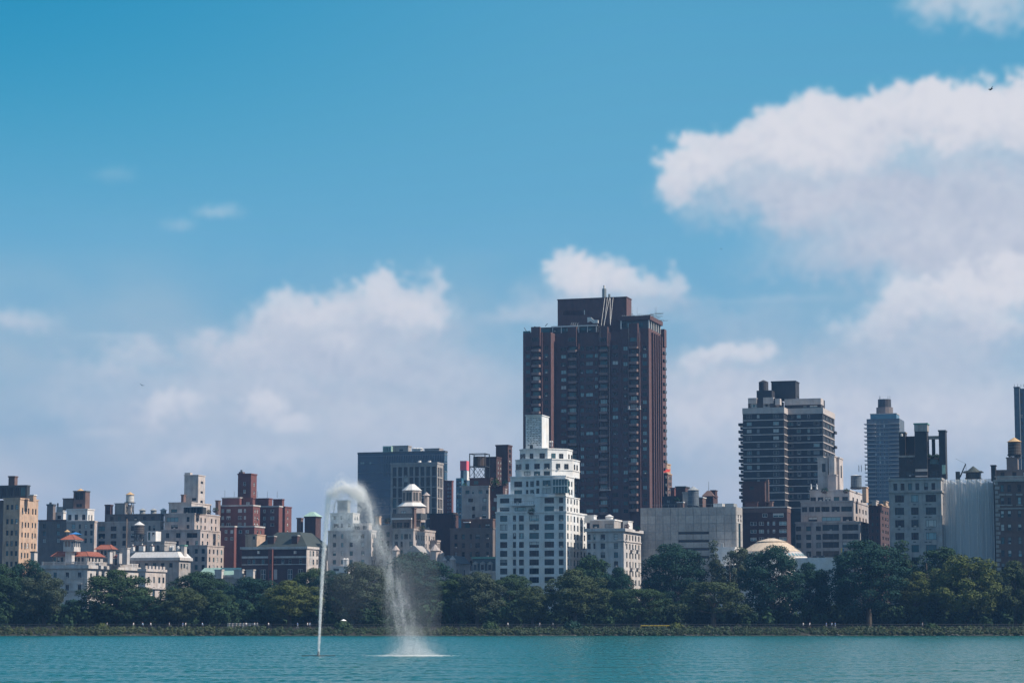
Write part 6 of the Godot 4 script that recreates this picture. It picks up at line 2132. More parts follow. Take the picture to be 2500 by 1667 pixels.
func make_crown(kind: int) -> Array:
	# [crown mesh, trunk mesh, half width, height]
	var g := RandomNumberGenerator.new()
	g.seed = 500 + kind
	var lobes := []
	var h := 17.0
	var rx := 7.0
	var n := 95
	var lo := 2.4
	if kind == 1:
		h = 22.0
		n = 110
	elif kind == 2:
		h = 12.0
		rx = 8.0
		n = 80
	elif kind == 3:
		h = 18.0
		rx = 6.0
		n = 150
	elif kind == 4:
		h = 18.0
		rx = 7.5
		n = 90
	var s := Shape.new()
	var top_r := 0.34
	s.tube(Vector3(0, -0.5, 0), Vector3(0.15, lo + h * 0.2, 0.1), 0.55, 0.4, 9)
	s.tube(Vector3(0.15, lo + h * 0.2, 0.1), Vector3(0.3, h * 0.7, -0.1), 0.4, 0.12, 7)
	for k in n:
		var a := g.randf() * TAU
		var v := g.randf()
		var y: float
		var rr: float
		var lr: float
		if kind == 2:
			# spreading, in loose tiers
			var tier := g.randi() % 4
			y = lo + h * (0.22 + 0.2 * tier) + g.randfn() * 0.4
			rr = rx * (1.0 - 0.17 * tier) * sqrt(g.randf())
			lr = g.randf_range(1.1, 1.8)
		elif kind == 3:
			# feathery, on rising limbs
			var limb := k % 9
			a = TAU * limb / 9.0 + g.randfn() * 0.16
			v = g.randf()
			y = lo + (h - lo - 1.0) * (0.25 + 0.72 * v) * (0.8 + 0.2 * sin(limb * 2.3))
			rr = rx * (0.2 + 0.75 * v) * (1.0 - 0.35 * v * v)
			lr = g.randf_range(0.7, 1.35)
		else:
			# rounded: lobes over an egg-shaped body
			var u := acos(g.randf_range(-0.85, 1.0))
			var shell := pow(g.randf(), 0.28)
			y = lo + (h - lo) * 0.47 + cos(u) * (h - lo) * 0.46 * shell
			rr = sin(u) * rx * shell * (0.86 if kind != 4 else (0.7 + 0.25 * sin(3.0 * a + 1.0)))
			lr = g.randf_range(1.15, 2.1)
		var c := Vector3(cos(a) * rr, minf(y, h - lr * 0.7), sin(a) * rr)
		lobes.append([c, lr])
		if k % 6 == 0:
			s.tube(Vector3(0.2, lerpf(lo, y, 0.45), 0), c, 0.2, 0.05, 5)
	var size: float = [0.40, 0.38, 0.36, 0.34, 0.40][kind]
	return [crown_mesh(lobes, 95.0 if kind != 3 else 110.0, size, 900 + kind), s.mesh(), rx, h]

func build_trees() -> void:
	var kinds := []
	for k in 5:
		kinds.append(make_crown(k))
	# seen centre, seen top, seen width, distance, kind, leaf colour, label
	var list := [
		[-15, 1382, 130, 655, 0, 0, "dark broad tree cut off by the edge of the view at the far left"],
		[62, 1366, 95, 662, 1, 3, "dark green tree rising in front of the tan apartment house"],
		[106, 1399, 118, 640, 4, 6, "pale-tipped tree standing left of the red tiled mansion"],
		[185, 1466, 80, 648, 0, 3, "small dark tree under the front windows of the red tiled mansion"],
		[286, 1394, 165, 644, 4, 1, "wide dark tree covering the sunlit side of the red tiled mansion"],
		[345, 1458, 120, 636, 2, 0, "low dark spreading tree in front of the crenellated mansion"],
		[438, 1437, 115, 636, 0, 2, "rounded tree with yellowish top in front of the grey mansion"],
		[482, 1395, 150, 672, 1, 0, "tall dark tree behind the yellowish round one, before the stepped beige house"],
		[532, 1442, 85, 642, 4, 1, "narrow tree with mottled leaves left of the pale park wall"],
		[616, 1412, 125, 660, 0, 3, "dark tree right of the copper roofed town house"],
		[706, 1419, 140, 637, 4, 5, "bright yellow-tipped tree just left of the fountain jet"],
		[762, 1386, 100, 680, 1, 1, "green tree below the brick tower with the copper cap"],
		[812, 1392, 95, 662, 1, 3, "dark tree between the fountain jet and the white roof plant"],
		[888, 1376, 135, 642, 0, 6, "dark round tree framed by the fountain jet and the falling spray"],
		[1010, 1347, 165, 666, 1, 3, "large tall tree behind the falling spray"],
		[1112, 1403, 112, 646, 4, 1, "mottled tree in front of the stone church"],
		[1165, 1399, 120, 640, 0, 6, "dark tree in front of the slate mansard house"],
		[1250, 1402, 105, 655, 1, 1, "light green tree covering the lower left of the white stepped tower"],
		[1300, 1434, 85, 632, 0, 2, "small brownish-green tree at the foot of the white stepped tower"],
		[1404, 1393, 150, 634, 4, 2, "big rounded tree with a pale sunlit crown right of the white stepped tower"],
		[1446, 1361, 115, 672, 0, 0, "dark flat-topped tree behind the big rounded one"],
		[1508, 1388, 100, 660, 4, 3, "bluish green tree in front of the ornate beige house"],
		[1562, 1442, 160, 642, 2, 1, "low spreading tree left of the conical dark tree"],
		[1648, 1326, 152, 666, 1, 3, "dense dark conical tree in front of the museum block"],
		[1742, 1426, 185, 636, 2, 2, "low spreading tree with a yellow-green top below the feathery tree"],
		[1783, 1336, 112, 662, 3, 6, "feathery upright tree in front of the white gallery wing"],
		[1886, 1331, 142, 642, 1, 3, "dense teal-green tree in front of the cream dome"],
		[1976, 1377, 115, 646, 4, 3, "dark tree in front of the museum's white parapet"],
		[2122, 1317, 178, 637, 1, 3, "tallest dark tree, right of the museum's white parapet"],
		[2266, 1336, 172, 672, 3, 0, "wispy dark tree in front of the grey limestone house"],
		[2238, 1398, 125, 642, 4, 5, "yellow-green tree beside the tallest dark tree"],
		[2362, 1359, 162, 637, 0, 5, "broad olive-yellow tree in front of the netted building"],
		[2424, 1388, 95, 664, 0, 0, "dark tree between the netted building and the edge of the view"],
		[2480, 1372, 130, 642, 4, 2, "olive tree cut off by the right edge of the view"],
	]
	for a in list:
		var k: Array = kinds[a[4]]
		var y0 := 2.4
		var base := on_ground(a[0], a[3], y0)
		var tall: float = (at_depth(a[0], a[1], a[3]).y - y0) * (1.14 if a[4] == 3 else 1.04)
		var wide: float = a[2] * 1.14 * a[3] / FOCAL
		thing("tree", a[6], "tree", base, "park trees along the lake")
		cur.rotation.y = rng.randf() * TAU
		cur.scale = Vector3(wide / (2.0 * k[2]), tall / k[3], wide / (2.0 * k[2]))
		var t := MeshInstance3D.new()
		t.name = "trunk"
		t.mesh = k[1]
		t.material_override = mats["bark"]
		cur.add_child(t)
		var c := MeshInstance3D.new()
		c.name = "crown"
		c.mesh = k[0]
		c.material_override = leaf_mats[a[5]]
		cur.add_child(c)

func scatter(called: String, label: String, category: String, mesh: Mesh, m: Material, xf: Array, cols: Array) -> MultiMeshInstance3D:
	var mm := MultiMesh.new()
	mm.transform_format = MultiMesh.TRANSFORM_3D
	mm.use_colors = cols.size() > 0
	mm.mesh = mesh
	mm.instance_count = xf.size()
	for k in xf.size():
		mm.set_instance_transform(k, xf[k])
		if cols.size() > 0:
			mm.set_instance_color(k, cols[k])
	var o := MultiMeshInstance3D.new()
	o.name = called
	o.multimesh = mm
	o.material_override = m
	add_child(o)
	tag(o, label, category, "", "stuff")
	return o

func build_bank() -> void:
	var ball := leaf_ball(1.0, 110, 0.42, 9)
	var m := StandardMaterial3D.new()
	m.resource_name = "bank_leaves"
	m.albedo_color = Color(0.058, 0.086, 0.034).linear_to_srgb()
	m.vertex_color_use_as_albedo = true
	m.roughness = 0.7
	m.backlight_enabled = true
	m.backlight = Color(0.4, 0.45, 0.2)
	var xf := []
	var cols := []
	var f := FastNoiseLite.new()
	f.seed = 21
	f.frequency = 0.035
	var f2 := FastNoiseLite.new()
	f2.seed = 33
	f2.frequency = 0.012
	for k in 5200:
		var lat := rng.randf_range(-170, 170)
		var t := rng.randf()
		var thick := f.get_noise_1d(lat) * 0.5 + 0.5
		if rng.randf() > 0.35 + 0.65 * thick:
			continue
		var depth := SHORE + 0.6 + 4.6 * t
		var r := rng.randf_range(0.32, 0.68) * (0.75 + 0.7 * thick)
		var p := land_point(lat, depth, 0.25 + 1.35 * t + r * 0.35)
		xf.append(Transform3D(Basis(Vector3.UP, rng.randf() * TAU).scaled(Vector3(r, r * rng.randf_range(0.8, 1.5), r)), p))
		var g := rng.randf_range(0.55, 1.1)
		var dry := clampf(f2.get_noise_1d(lat) * 1.2 + rng.randfn() * 0.25 + 0.3, 0.0, 1.0)
		cols.append(Color(g * lerpf(0.55, 1.15, dry), g * lerpf(0.8, 1.0, dry), g * lerpf(0.8, 0.6, dry)))
	scatter("bank_vegetation", "tangled low green and yellowish plants covering the lake bank", "plants", ball, m, xf, cols)
	# dark bushes filling the ground under the trees
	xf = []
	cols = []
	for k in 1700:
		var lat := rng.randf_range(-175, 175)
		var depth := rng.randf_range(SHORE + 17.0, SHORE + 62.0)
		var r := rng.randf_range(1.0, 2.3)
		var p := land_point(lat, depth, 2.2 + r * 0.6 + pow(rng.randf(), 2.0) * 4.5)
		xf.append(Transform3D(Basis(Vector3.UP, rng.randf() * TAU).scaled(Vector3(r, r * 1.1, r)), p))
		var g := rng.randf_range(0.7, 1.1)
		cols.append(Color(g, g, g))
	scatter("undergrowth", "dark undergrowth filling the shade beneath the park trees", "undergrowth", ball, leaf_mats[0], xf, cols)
	# single bushes that stand out
	var bush := leaf_ball(1.0, 420, 0.3, 19)
	for a in [[1398, 1532, 2.6, 3, "dark green bush standing out of the bank right of the white stepped tower"], [247, 1536, 2.0, 5, "bright green bush on the bank below the red tiled mansion"], [1652, 1534, 2.1, 5, "yellow-green bush on the bank below the conical dark tree"], [836, 1534, 2.6, 1, "broad bush on the bank between jet and spray"], [1196, 1532, 2.4, 1, "wide bush on the bank below the slate mansard house"], [2275, 1530, 2.0, 1, "bush on the bank below the yellow-green trees"]]:
		var p := at_depth(a[0], a[1], SHORE + 5.2)
		thing("bank_bush", a[4], "bush", Vector3(p.x, 1.4, p.z), "bushes on the lake bank")
		var o := piece("foliage", bush, leaf_mats[a[3]], Vector3(p.x, 1.4 + a[2] * 0.36, p.z))
		o.scale = Vector3(a[2], a[2] * 0.62, a[2] * 0.7)
		var s := Shape.new()
		for k in 4:
			s.tube(Vector3(p.x, 1.2, p.z), Vector3(p.x + cos(k * 1.7) * a[2] * 0.5, 1.4 + a[2] * 0.5, p.z + sin(k * 1.7) * 0.4), 0.05, 0.02, 4)
		part(s, "stems", mats["bark"])
	# rocks at the water line
	var rock := Shape.new()
	rock.frustum(Vector3(0, -0.5, 0), 0.9, 0.55, 0.95, 7)
	var rm := rock.mesh()
	paint("rock", Color(0.09, 0.085, 0.075), 0.95, stone_tex, 0.5)
	xf = []
	for k in 260:
		var lat := rng.randf_range(-170, 170)
		var r := rng.randf_range(0.2, 0.55)
		xf.append(Transform3D(Basis.from_euler(Vector3(rng.randf() * 0.6, rng.randf() * TAU, rng.randf() * 0.6)).scaled(Vector3(r * 1.4, r * 0.7, r)), land_point(lat, SHORE + rng.randf_range(-0.6, 1.6), rng.randf_range(0.0, 0.35))))
	scatter("shore_rocks", "small grey stones strewn along the water line", "rocks", rm, mats["rock"], xf, [])
	# fence along the track
	thing("lake_fence", "long dark metal fence along the top of the lake bank", "fence", land_point(0, SHORE + 6.2, 1.8))
	for y in [0.12, 0.62, 1.15]:
		var s := Shape.new()
		s.tube(land_point(-175, SHORE + 6.2, 1.8 + y), land_point(175, SHORE + 6.2, 1.8 + y), 0.05, 0.05, 5)
		part(s, "rail", mats["dark_metal"])
	for k in range(-58, 59):
		var s := Shape.new()
		var p := land_point(k * 3.0, SHORE + 6.2, 1.7)
		s.box(p - Vector3(0.06, 0, 0.06), p + Vector3(0.06, 1.4, 0.06))
		part(s, "post", mats["dark_metal"])
	var s := Shape.new()
	for k in range(-700, 700):
		var p := land_point(k * 0.25, SHORE + 6.2, 1.9)
		s.box(p - Vector3(0.012, 0, 0.012), p + Vector3(0.012, 1.05, 0.012))
	part(s, "pickets", mats["dark_metal"]).set_meta("kind", "stuff")
	# pale stone wall with piers and a yellow barrier
	var w0 := at_depth(557, 1527, SHORE + 14.0)
	var w1 := at_depth(627, 1527, SHORE + 14.0)
	thing("park_wall", "short pale stone balustrade beside the running track, left of the fountain", "wall", Vector3((w0.x + w1.x) * 0.5, 1.9, w0.z))
	s = Shape.new()
	var dir := (w1 - w0).normalized()
	for k in 9:
		var p := w0.lerp(w1, k / 8.0)
		s = Shape.new()
		s.box(Vector3(p.x - 0.25, 1.8, p.z - 0.25), Vector3(p.x + 0.25, 3.25, p.z + 0.25))
		part(s, "pier", mats["pale_stone"])
	for k in 8:
		s = Shape.new()
		var p := w0.lerp(w1, (k + 0.5) / 8.0)
		s.tube(Vector3(w0.lerp(w1, k / 8.0).x, 3.1, w0.lerp(w1, k / 8.0).z), Vector3(w0.lerp(w1, (k + 1) / 8.0).x, 3.1, w0.lerp(w1, (k + 1) / 8.0).z), 0.14, 0.14, 6)
		for j in 5:
			var b := w0.lerp(w1, (k + (j + 0.5) / 5.0) / 8.0)
			s.frustum(Vector3(b.x, 1.9, b.z), 0.1, 0.08, 1.15, 5)
		part(s, "baluster_panel", mats["limestone"])
	var y0 := at_depth(1565, 1527, SHORE + 6.0)
	var y1 := at_depth(1670, 1527, SHORE + 6.0)
	thing("barrier_rail", "thin yellow barrier rail on the lake fence below the conical dark tree", "barrier", Vector3((y0.x + y1.x) * 0.5, 1.8, (y0.z + y1.z) * 0.5))
	s = Shape.new()
	s.tube(Vector3(y0.x, 2.62, y0.z), Vector3(y1.x, 2.62, y1.z), 0.07, 0.07, 5)
	part(s, "rail", paint("yellow", Color(0.55, 0.42, 0.04), 0.7))
	for k in 6:
		s = Shape.new()
		var p := y0.lerp(y1, k / 5.0)
		s.box(Vector3(p.x - 0.04, 1.7, p.z - 0.04), Vector3(p.x + 0.04, 2.62, p.z + 0.04))
		part(s, "post", mats["yellow"])
	# orange and white vendor's cart
	var c := at_depth(838, 1516, SHORE + 13.0)
	thing("vendor_cart", "small orange and white cart standing under the trees right of the fountain jet", "cart", Vector3(c.x, 1.85, c.z))
	s = Shape.new()
	s.box(Vector3(c.x - 0.5, 2.3, c.z - 0.35), Vector3(c.x + 0.5, 3.1, c.z + 0.35))
	part(s, "body", paint("cart_orange", Color(0.6, 0.25, 0.14), 0.7))
	s = Shape.new()
	s.frustum(Vector3(c.x, 3.9, c.z), 0.9, 0.1, 0.4, 8)
	part(s, "canopy", mats["white_cloth"])
	s = Shape.new()
	s.tube(Vector3(c.x, 3.0, c.z), Vector3(c.x, 4.1, c.z), 0.04, 0.04, 5)
	part(s, "pole", mats["white_metal"])
	for e in [-0.4, 0.4]:
		s = Shape.new()
		s.tube(Vector3(c.x + e, 2.15, c.z + 0.3), Vector3(c.x + e, 2.15, c.z + 0.4), 0.3, 0.3, 10)
		part(s, "wheel", mats["frame_dark"])

# ---------------------------------------------------------------- fountain
func build_fountain() -> void:
	var r := ray(777, 1602)
	var base := EYE + r * (-EYE.y / r.y)
	var k := base.length() / FOCAL  # metres to one step of the sight lines there
	thing("fountain", "lake fountain: a tall white jet that the wind blows into a falling veil of spray", "fountain", base)
	var right := across
	var s := Shape.new()
	s.frustum(base + Vector3(0, -0.2, 0), 0.75, 0.7, 0.3, 20)
	part(s, "float_ring", mats["dark_metal"])
	s = Shape.new()
	s.tube(base, base + Vector3(0, 0.5, 0), 0.16, 0.1, 10)
	part(s, "nozzle", mats["steel_pipe"])
	for a in [-1.0, 1.0]:
		s = Shape.new()
		s.tube(base + right * a * 0.6 + Vector3(0, 0.04, 0), base + right * a * 1.7 + Vector3(0, 0.03, 0), 0.09, 0.06, 6)
		part(s, "outrigger", mats["dark_metal"])
	var drop := Shape.new()
	drop.frustum(Vector3(0, -1.0, 0), 0.0, 1.0, 1.0, 4)
	drop.frustum(Vector3(0, 0, 0), 1.0, 0.0, 1.0, 4)
	var dm := drop.mesh()
	var m := StandardMaterial3D.new()
	m.resource_name = "spray"
	m.albedo_color = Color(0.98, 0.985, 0.99)
	m.roughness = 0.35
	m.backlight_enabled = true
	m.backlight = Color(1, 1, 1)
	var g := RandomNumberGenerator.new()
	g.seed = 303
	# rising jet: two close streams that fray as they climb
	var xf := []
	for i in 16000:
		var t := pow(g.randf(), 0.85)
		var h := t * 400.0
		var o := lerpf(-1.0, 1.0, float(i % 2)) * lerpf(1.0, 2.4, t)
		var lean := h * 0.034 + pow(h / 400.0, 3.0) * 9.0
		var x := lean + o + g.randfn() * lerpf(0.9, 3.4, t * t)
		xf.append(place_drop(base, right, x, h + g.randfn() * 2.0, g.randfn() * lerpf(0.05, 0.2, t), k, g.randf_range(0.006, 0.014), 2.6, g))
	for i in 9000:
		# torn-off droplets round the upper jet
		var h := 420.0 * sqrt(g.randf())
		var x := h * 0.034 + pow(h / 400.0, 3.0) * 9.0 + g.randfn() * (2.0 + h * 0.022) + absf(g.randfn()) * h * 0.02
		xf.append(place_drop(base, right, x, h, g.randfn() * 0.4, k, g.randf_range(0.004, 0.010), 1.5, g))
	spray("water_jet", dm, m, xf)
	# crown and falling veil: the fall as [height, distance downwind, half width] in steps of the sight lines
	var fall := [[404.0, 76.0, 20.0], [396.0, 88.0, 16.0], [386.0, 99.0, 13.0], [349.0, 117.0, 12.0], [296.0, 134.0, 13.0], [233.0, 158.0, 16.0], [171.0, 176.0, 20.0], [115.0, 190.0, 24.0], [62.0, 203.0, 26.0], [0.0, 222.0, 30.0]]
	xf = []
	var fn := FastNoiseLite.new()
	fn.seed = 8
	fn.frequency = 0.03
	fn.fractal_octaves = 3
	for i in 72000:
		# crown: a ragged peak that leans downwind
		var x := 24.0 + 76.0 * pow(g.randf(), 0.9)
		var top := 419.0 - absf(x - 52.0) * (0.95 if x < 52.0 else 0.80)
		var h := top - 120.0 * pow(g.randf(), 1.7) * (1.0 if x > 40.0 else 0.6) + 5.0 * g.randfn()
		if fn.get_noise_2d(x * 1.6, h * 1.1 + 300.0) < g.randf_range(-0.45, 0.42):
			continue
		xf.append(place_drop(base, right, x + g.randfn() * 6.0, h, g.randfn() * 0.6, k, g.randf_range(0.006, 0.014), 1.0, g))
	for j in 26:
		# single spurts thrown out of the crown, each falling over downwind
		var sx := g.randf_range(30.0, 80.0)
		var sh := 404.0 - absf(sx - 52.0) * 0.8
		var vx := g.randf_range(-4.0, 26.0)
		var vy := g.randf_range(8.0, 34.0)
		for i in 420:
			var t := g.randf()
			xf.append(place_drop(base, right, sx + vx * t + g.randfn() * (1.0 + 2.5 * t), sh + vy * t - 30.0 * t * t * g.randf() + g.randfn() * 2.0, g.randfn() * 0.3, k, g.randf_range(0.005, 0.012), 1.3, g))
	for i in 3000:
		# thin spikes above the crown
		var x := 36.0 + 34.0 * g.randf()
		var up := pow(g.randf(), 2.2) * (26.0 if absf(fn.get_noise_1d(x * 6.0)) > 0.18 else 8.0)
		xf.append(place_drop(base, right, x + g.randfn() * 1.5, 421.0 - absf(x - 52.0) * 0.8 + up, g.randfn() * 0.3, k, g.randf_range(0.004, 0.010), 1.4, g))
	for i in 190000:
		var u := pow(g.randf(), 1.3) * 8.999
		var j := int(u)
		var f := u - j
		var h := lerpf(fall[j][0], fall[j + 1][0], f)
		var mid := lerpf(fall[j][1], fall[j + 1][1], f)
		var wide := lerpf(fall[j][2], fall[j + 1][2], f)
		var x := mid + g.randfn() * wide * 0.68 + absf(g.randfn()) * wide * 0.5 - wide * 0.15
		# the wind tears the veil into strands
		if fn.get_noise_2d((x - mid) * 2.2, h * 0.6) < g.randf_range(-0.5, 0.32):
			continue
		xf.append(place_drop(base, right, x, h + g.randfn() * 9.0, g.randfn() * lerpf(0.35, 1.1, u / 9.0), k, g.randf_range(0.003, 0.0088), 1.8, g))
	for i in 26000:
		# thin drifting veil downwind and between jet and fall
		var h := 380.0 * g.randf()
		var x := lerpf(222.0, 100.0, h / 390.0) + g.randfn() * 34.0 + 22.0
		xf.append(place_drop(base, right, x, h, g.randfn() * 1.4, k, g.randf_range(0.003, 0.007), 1.2, g))
	spray("falling_spray", dm, m, xf)
	# splash where it meets the lake
	xf = []
	for i in 26000:
		var x := 226.0 + g.randfn() * 30.0
		var h := absf(g.randfn()) * 24.0 * exp(-pow((x - 226.0) / 40.0, 2.0)) + g.randf() * 1.5
		xf.append(place_drop(base, right, x, h, g.randfn() * 1.2, k, g.randf_range(0.004, 0.010), 1.0, g))
	for i in 8000:
		xf.append(place_drop(base, right, 226.0 + g.randfn() * 36.0, g.randf() * 2.2, g.randfn() * 1.8, k, g.randf_range(0.012, 0.03), 0.5, g))
	spray("splash", dm, m, xf)
	# fine mist: soft banks of droplets too small to see
	for a in [[232, 10, 80, 24, 2.6, 0.03], [228, 34, 36, 46, 2.2, 0.03], [195, 110, 42, 140, 2.4, 0.012], [122, 300, 34, 100, 2.0, 0.014], [62, 390, 44, 36, 1.6, 0.02], [240, 130, 60, 190, 2.8, 0.014], [78, 250, 74, 190, 2.2, 0.008], [50, 380, 40, 60, 1.6, 0.02]]:
		var fv := FogVolume.new()
		fv.name = "mist"
		fv.shape = RenderingServer.FOG_VOLUME_SHAPE_ELLIPSOID
		fv.size = Vector3(a[2] * 2.0 * k, a[3] * 2.0 * k, a[4] * 2.0)
		fv.position = right * a[0] * k + Vector3(0, a[1] * k + 0.2, 0)
		fv.rotation.y = deg_to_rad(TURN)
		var fm := FogMaterial.new()
		fm.density = a[5]
		fm.albedo = Color(0.93, 0.97, 1.0)
		fv.material = fm
		cur.add_child(fv, true)

func place_drop(base: Vector3, right: Vector3, x: float, h: float, z: float, k: float, size: float, stretch: float, g: RandomNumberGenerator) -> Transform3D:
	var b := Basis(Vector3.UP, g.randf() * TAU).scaled(Vector3(size, size * stretch, size))
	return Transform3D(b, right * x * k + forward * z + Vector3(0, maxf(h, 0.0) * k + 0.02, 0))

func spray(called: String, mesh: Mesh, m: Material, xf: Array) -> void:
	var mm := MultiMesh.new()
	mm.transform_format = MultiMesh.TRANSFORM_3D
	mm.mesh = mesh
	mm.instance_count = xf.size()
	for i in xf.size():
		mm.set_instance_transform(i, xf[i])
	var o := MultiMeshInstance3D.new()
	o.name = called
	o.multimesh = mm
	o.material_override = m
	o.set_meta("kind", "stuff")
	cur.add_child(o)

# ---------------------------------------------------------------- people
func figure(stride: float, lean: float, seed_: int) -> Array:
	# one continuous body: tapered bones joined by a smooth minimum, meshed as surface nets; returns [mesh builder data]
	var hip := Vector3(0, 0.92, 0)
	var neck := Vector3(lean, 1.45, 0)
	var bones := []
	var add := func(a: Vector3, b: Vector3, r0: float, r1: float) -> void: bones.append([a, b, r0, r1])
	add.call(hip, Vector3(lean * 0.6, 1.22, 0), 0.15, 0.14)
	add.call(Vector3(lean * 0.6, 1.22, 0), Vector3(lean, 1.40, 0), 0.145, 0.12)
	add.call(Vector3(lean, 1.40, -0.16), Vector3(lean, 1.40, 0.16), 0.075, 0.075)
	add.call(neck, Vector3(lean + 0.02, 1.54, 0), 0.055, 0.055)
	add.call(Vector3(lean + 0.03, 1.60, 0), Vector3(lean + 0.02, 1.68, 0), 0.085, 0.095)
	add.call(Vector3(lean + 0.11, 1.60, 0), Vector3(lean + 0.12, 1.59, 0), 0.02, 0.018)
	for e in [-1.0, 1.0]:
		var sw: float = stride * e
		var knee := Vector3(sw * 0.55 + 0.04, 0.5, e * 0.10)
		var ankle := Vector3(sw - absf(stride) * 0.12, 0.09 + maxf(-sw, 0.0) * 0.35, e * 0.10)
		add.call(hip + Vector3(0, -0.04, e * 0.09), knee, 0.085, 0.06)
		add.call(knee, ankle, 0.058, 0.04)
		add.call(ankle, ankle + Vector3(0.16, -0.05, 0), 0.04, 0.033)
		var elbow := Vector3(lean - sw * 0.4, 1.14, e * 0.23)
		var hand := elbow + Vector3(0.12 - sw * 0.35, -0.12 if absf(stride) > 0.3 else -0.22, -e * 0.02)
		add.call(Vector3(lean, 1.40, e * 0.18), elbow, 0.05, 0.04)
		add.call(elbow, hand, 0.038, 0.028)
		add.call(hand, hand + Vector3(0.06, -0.05, 0), 0.034, 0.022)
		add.call(hand, hand + Vector3(0.04, 0.01, -e * 0.03), 0.016, 0.012)
	var cell := 0.04
	var n := Vector3i(30, 46, 18)
	var o := Vector3(-0.6, -0.02, -0.36)
	var f := PackedFloat32Array()
	f.resize(n.x * n.y * n.z)
	for z in n.z:
		for y in n.y:
			for x in n.x:
				var p := o + Vector3(x, y, z) * cell
				var d := 9.0
				for b in bones:
					var ab: Vector3 = b[1] - b[0]
					var t := clampf((p - b[0]).dot(ab) / ab.length_squared(), 0.0, 1.0)
					var q: float = (p - b[0] - ab * t).length() - lerpf(b[2], b[3], t)
					var h := maxf(0.03 - absf(d - q), 0.0) / 0.03
					d = minf(d, q) - h * h * 0.0075
				f[(z * n.y + y) * n.x + x] = d
	return [f, n, o, cell]

func figure_mesh(fig: Array, shirt: Color, legs: Color, skin: Color, hair: Color) -> ArrayMesh:
	var f: PackedFloat32Array = fig[0]
	var n: Vector3i = fig[1]
	var o: Vector3 = fig[2]
	var cell: float = fig[3]
	var at := {}
	var pts := PackedVector3Array()
	var nor := PackedVector3Array()
	var idx := func(x: int, y: int, z: int) -> int: return (z * n.y + y) * n.x + x
	for z in n.z - 1:
		for y in n.y - 1:
			for x in n.x - 1:
				var sum := Vector3.ZERO
				var cnt := 0
				var grad := Vector3.ZERO
				for e in [[0, 1, 0], [0, 2, 0], [0, 4, 0], [1, 3, 0], [1, 5, 0], [2, 3, 0], [2, 6, 0], [4, 5, 0], [4, 6, 0], [3, 7, 0], [5, 7, 0], [6, 7, 0]]:
					var a: int = e[0]
					var b: int = e[1]
					var pa := Vector3(a & 1, (a >> 1) & 1, (a >> 2) & 1)
					var pb := Vector3(b & 1, (b >> 1) & 1, (b >> 2) & 1)
					var va := f[idx.call(x + int(pa.x), y + int(pa.y), z + int(pa.z))]
					var vb := f[idx.call(x + int(pb.x), y + int(pb.y), z + int(pb.z))]
					grad += (pb - pa) * (vb - va)
					if (va < 0.0) != (vb < 0.0):
						sum += pa.lerp(pb, va / (va - vb))
						cnt += 1
				if cnt > 0:
					at[idx.call(x, y, z)] = pts.size()
					pts.append(o + (Vector3(x, y, z) + sum / cnt) * cell)
					nor.append(grad.normalized())
	var s := Shape.new()
	var put := func(q: Array) -> void:
		for t in [[0, 1, 2], [0, 2, 3]]:
			var a: Vector3 = pts[q[t[0]]]
			var b: Vector3 = pts[q[t[1]]]
			var c: Vector3 = pts[q[t[2]]]
			var mid := (a + b + c) / 3.0
			var col := shirt
			if mid.y < 0.12:
				col = Color(0.3, 0.3, 0.3)
			elif mid.y < 0.62:
				col = skin if legs.a < 0.9 else legs
			elif mid.y < 0.98:
				col = legs
			elif mid.y > 1.63 or (mid.y > 1.54 and mid.x < 0.02):
				col = hair
			elif mid.y > 1.47:
				col = skin
			if mid.y > 0.75 and mid.y < 1.2 and absf(mid.z) > 0.19:
				col = skin
			s.tint = Color(col.r, col.g, col.b)
			s.tri(a, b, c, (nor[q[t[0]]] + nor[q[t[1]]] + nor[q[t[2]]]).normalized())
	for z in range(1, n.z - 1):
		for y in range(1, n.y - 1):
			for x in range(1, n.x - 1):
				var v := f[idx.call(x, y, z)]
				if (v < 0.0) != (f[idx.call(x + 1, y, z)] < 0.0):
					put.call([at[idx.call(x, y - 1, z - 1)], at[idx.call(x, y, z - 1)], at[idx.call(x, y, z)], at[idx.call(x, y - 1, z)]])
				if (v < 0.0) != (f[idx.call(x, y + 1, z)] < 0.0):
					put.call([at[idx.call(x - 1, y, z - 1)], at[idx.call(x, y, z - 1)], at[idx.call(x, y, z)], at[idx.call(x - 1, y, z)]])
				if (v < 0.0) != (f[idx.call(x, y, z + 1)] < 0.0):
					put.call([at[idx.call(x - 1, y - 1, z)], at[idx.call(x, y - 1, z)], at[idx.call(x, y, z)], at[idx.call(x - 1, y, z)]])
	return s.mesh(Vector3.ZERO, true)

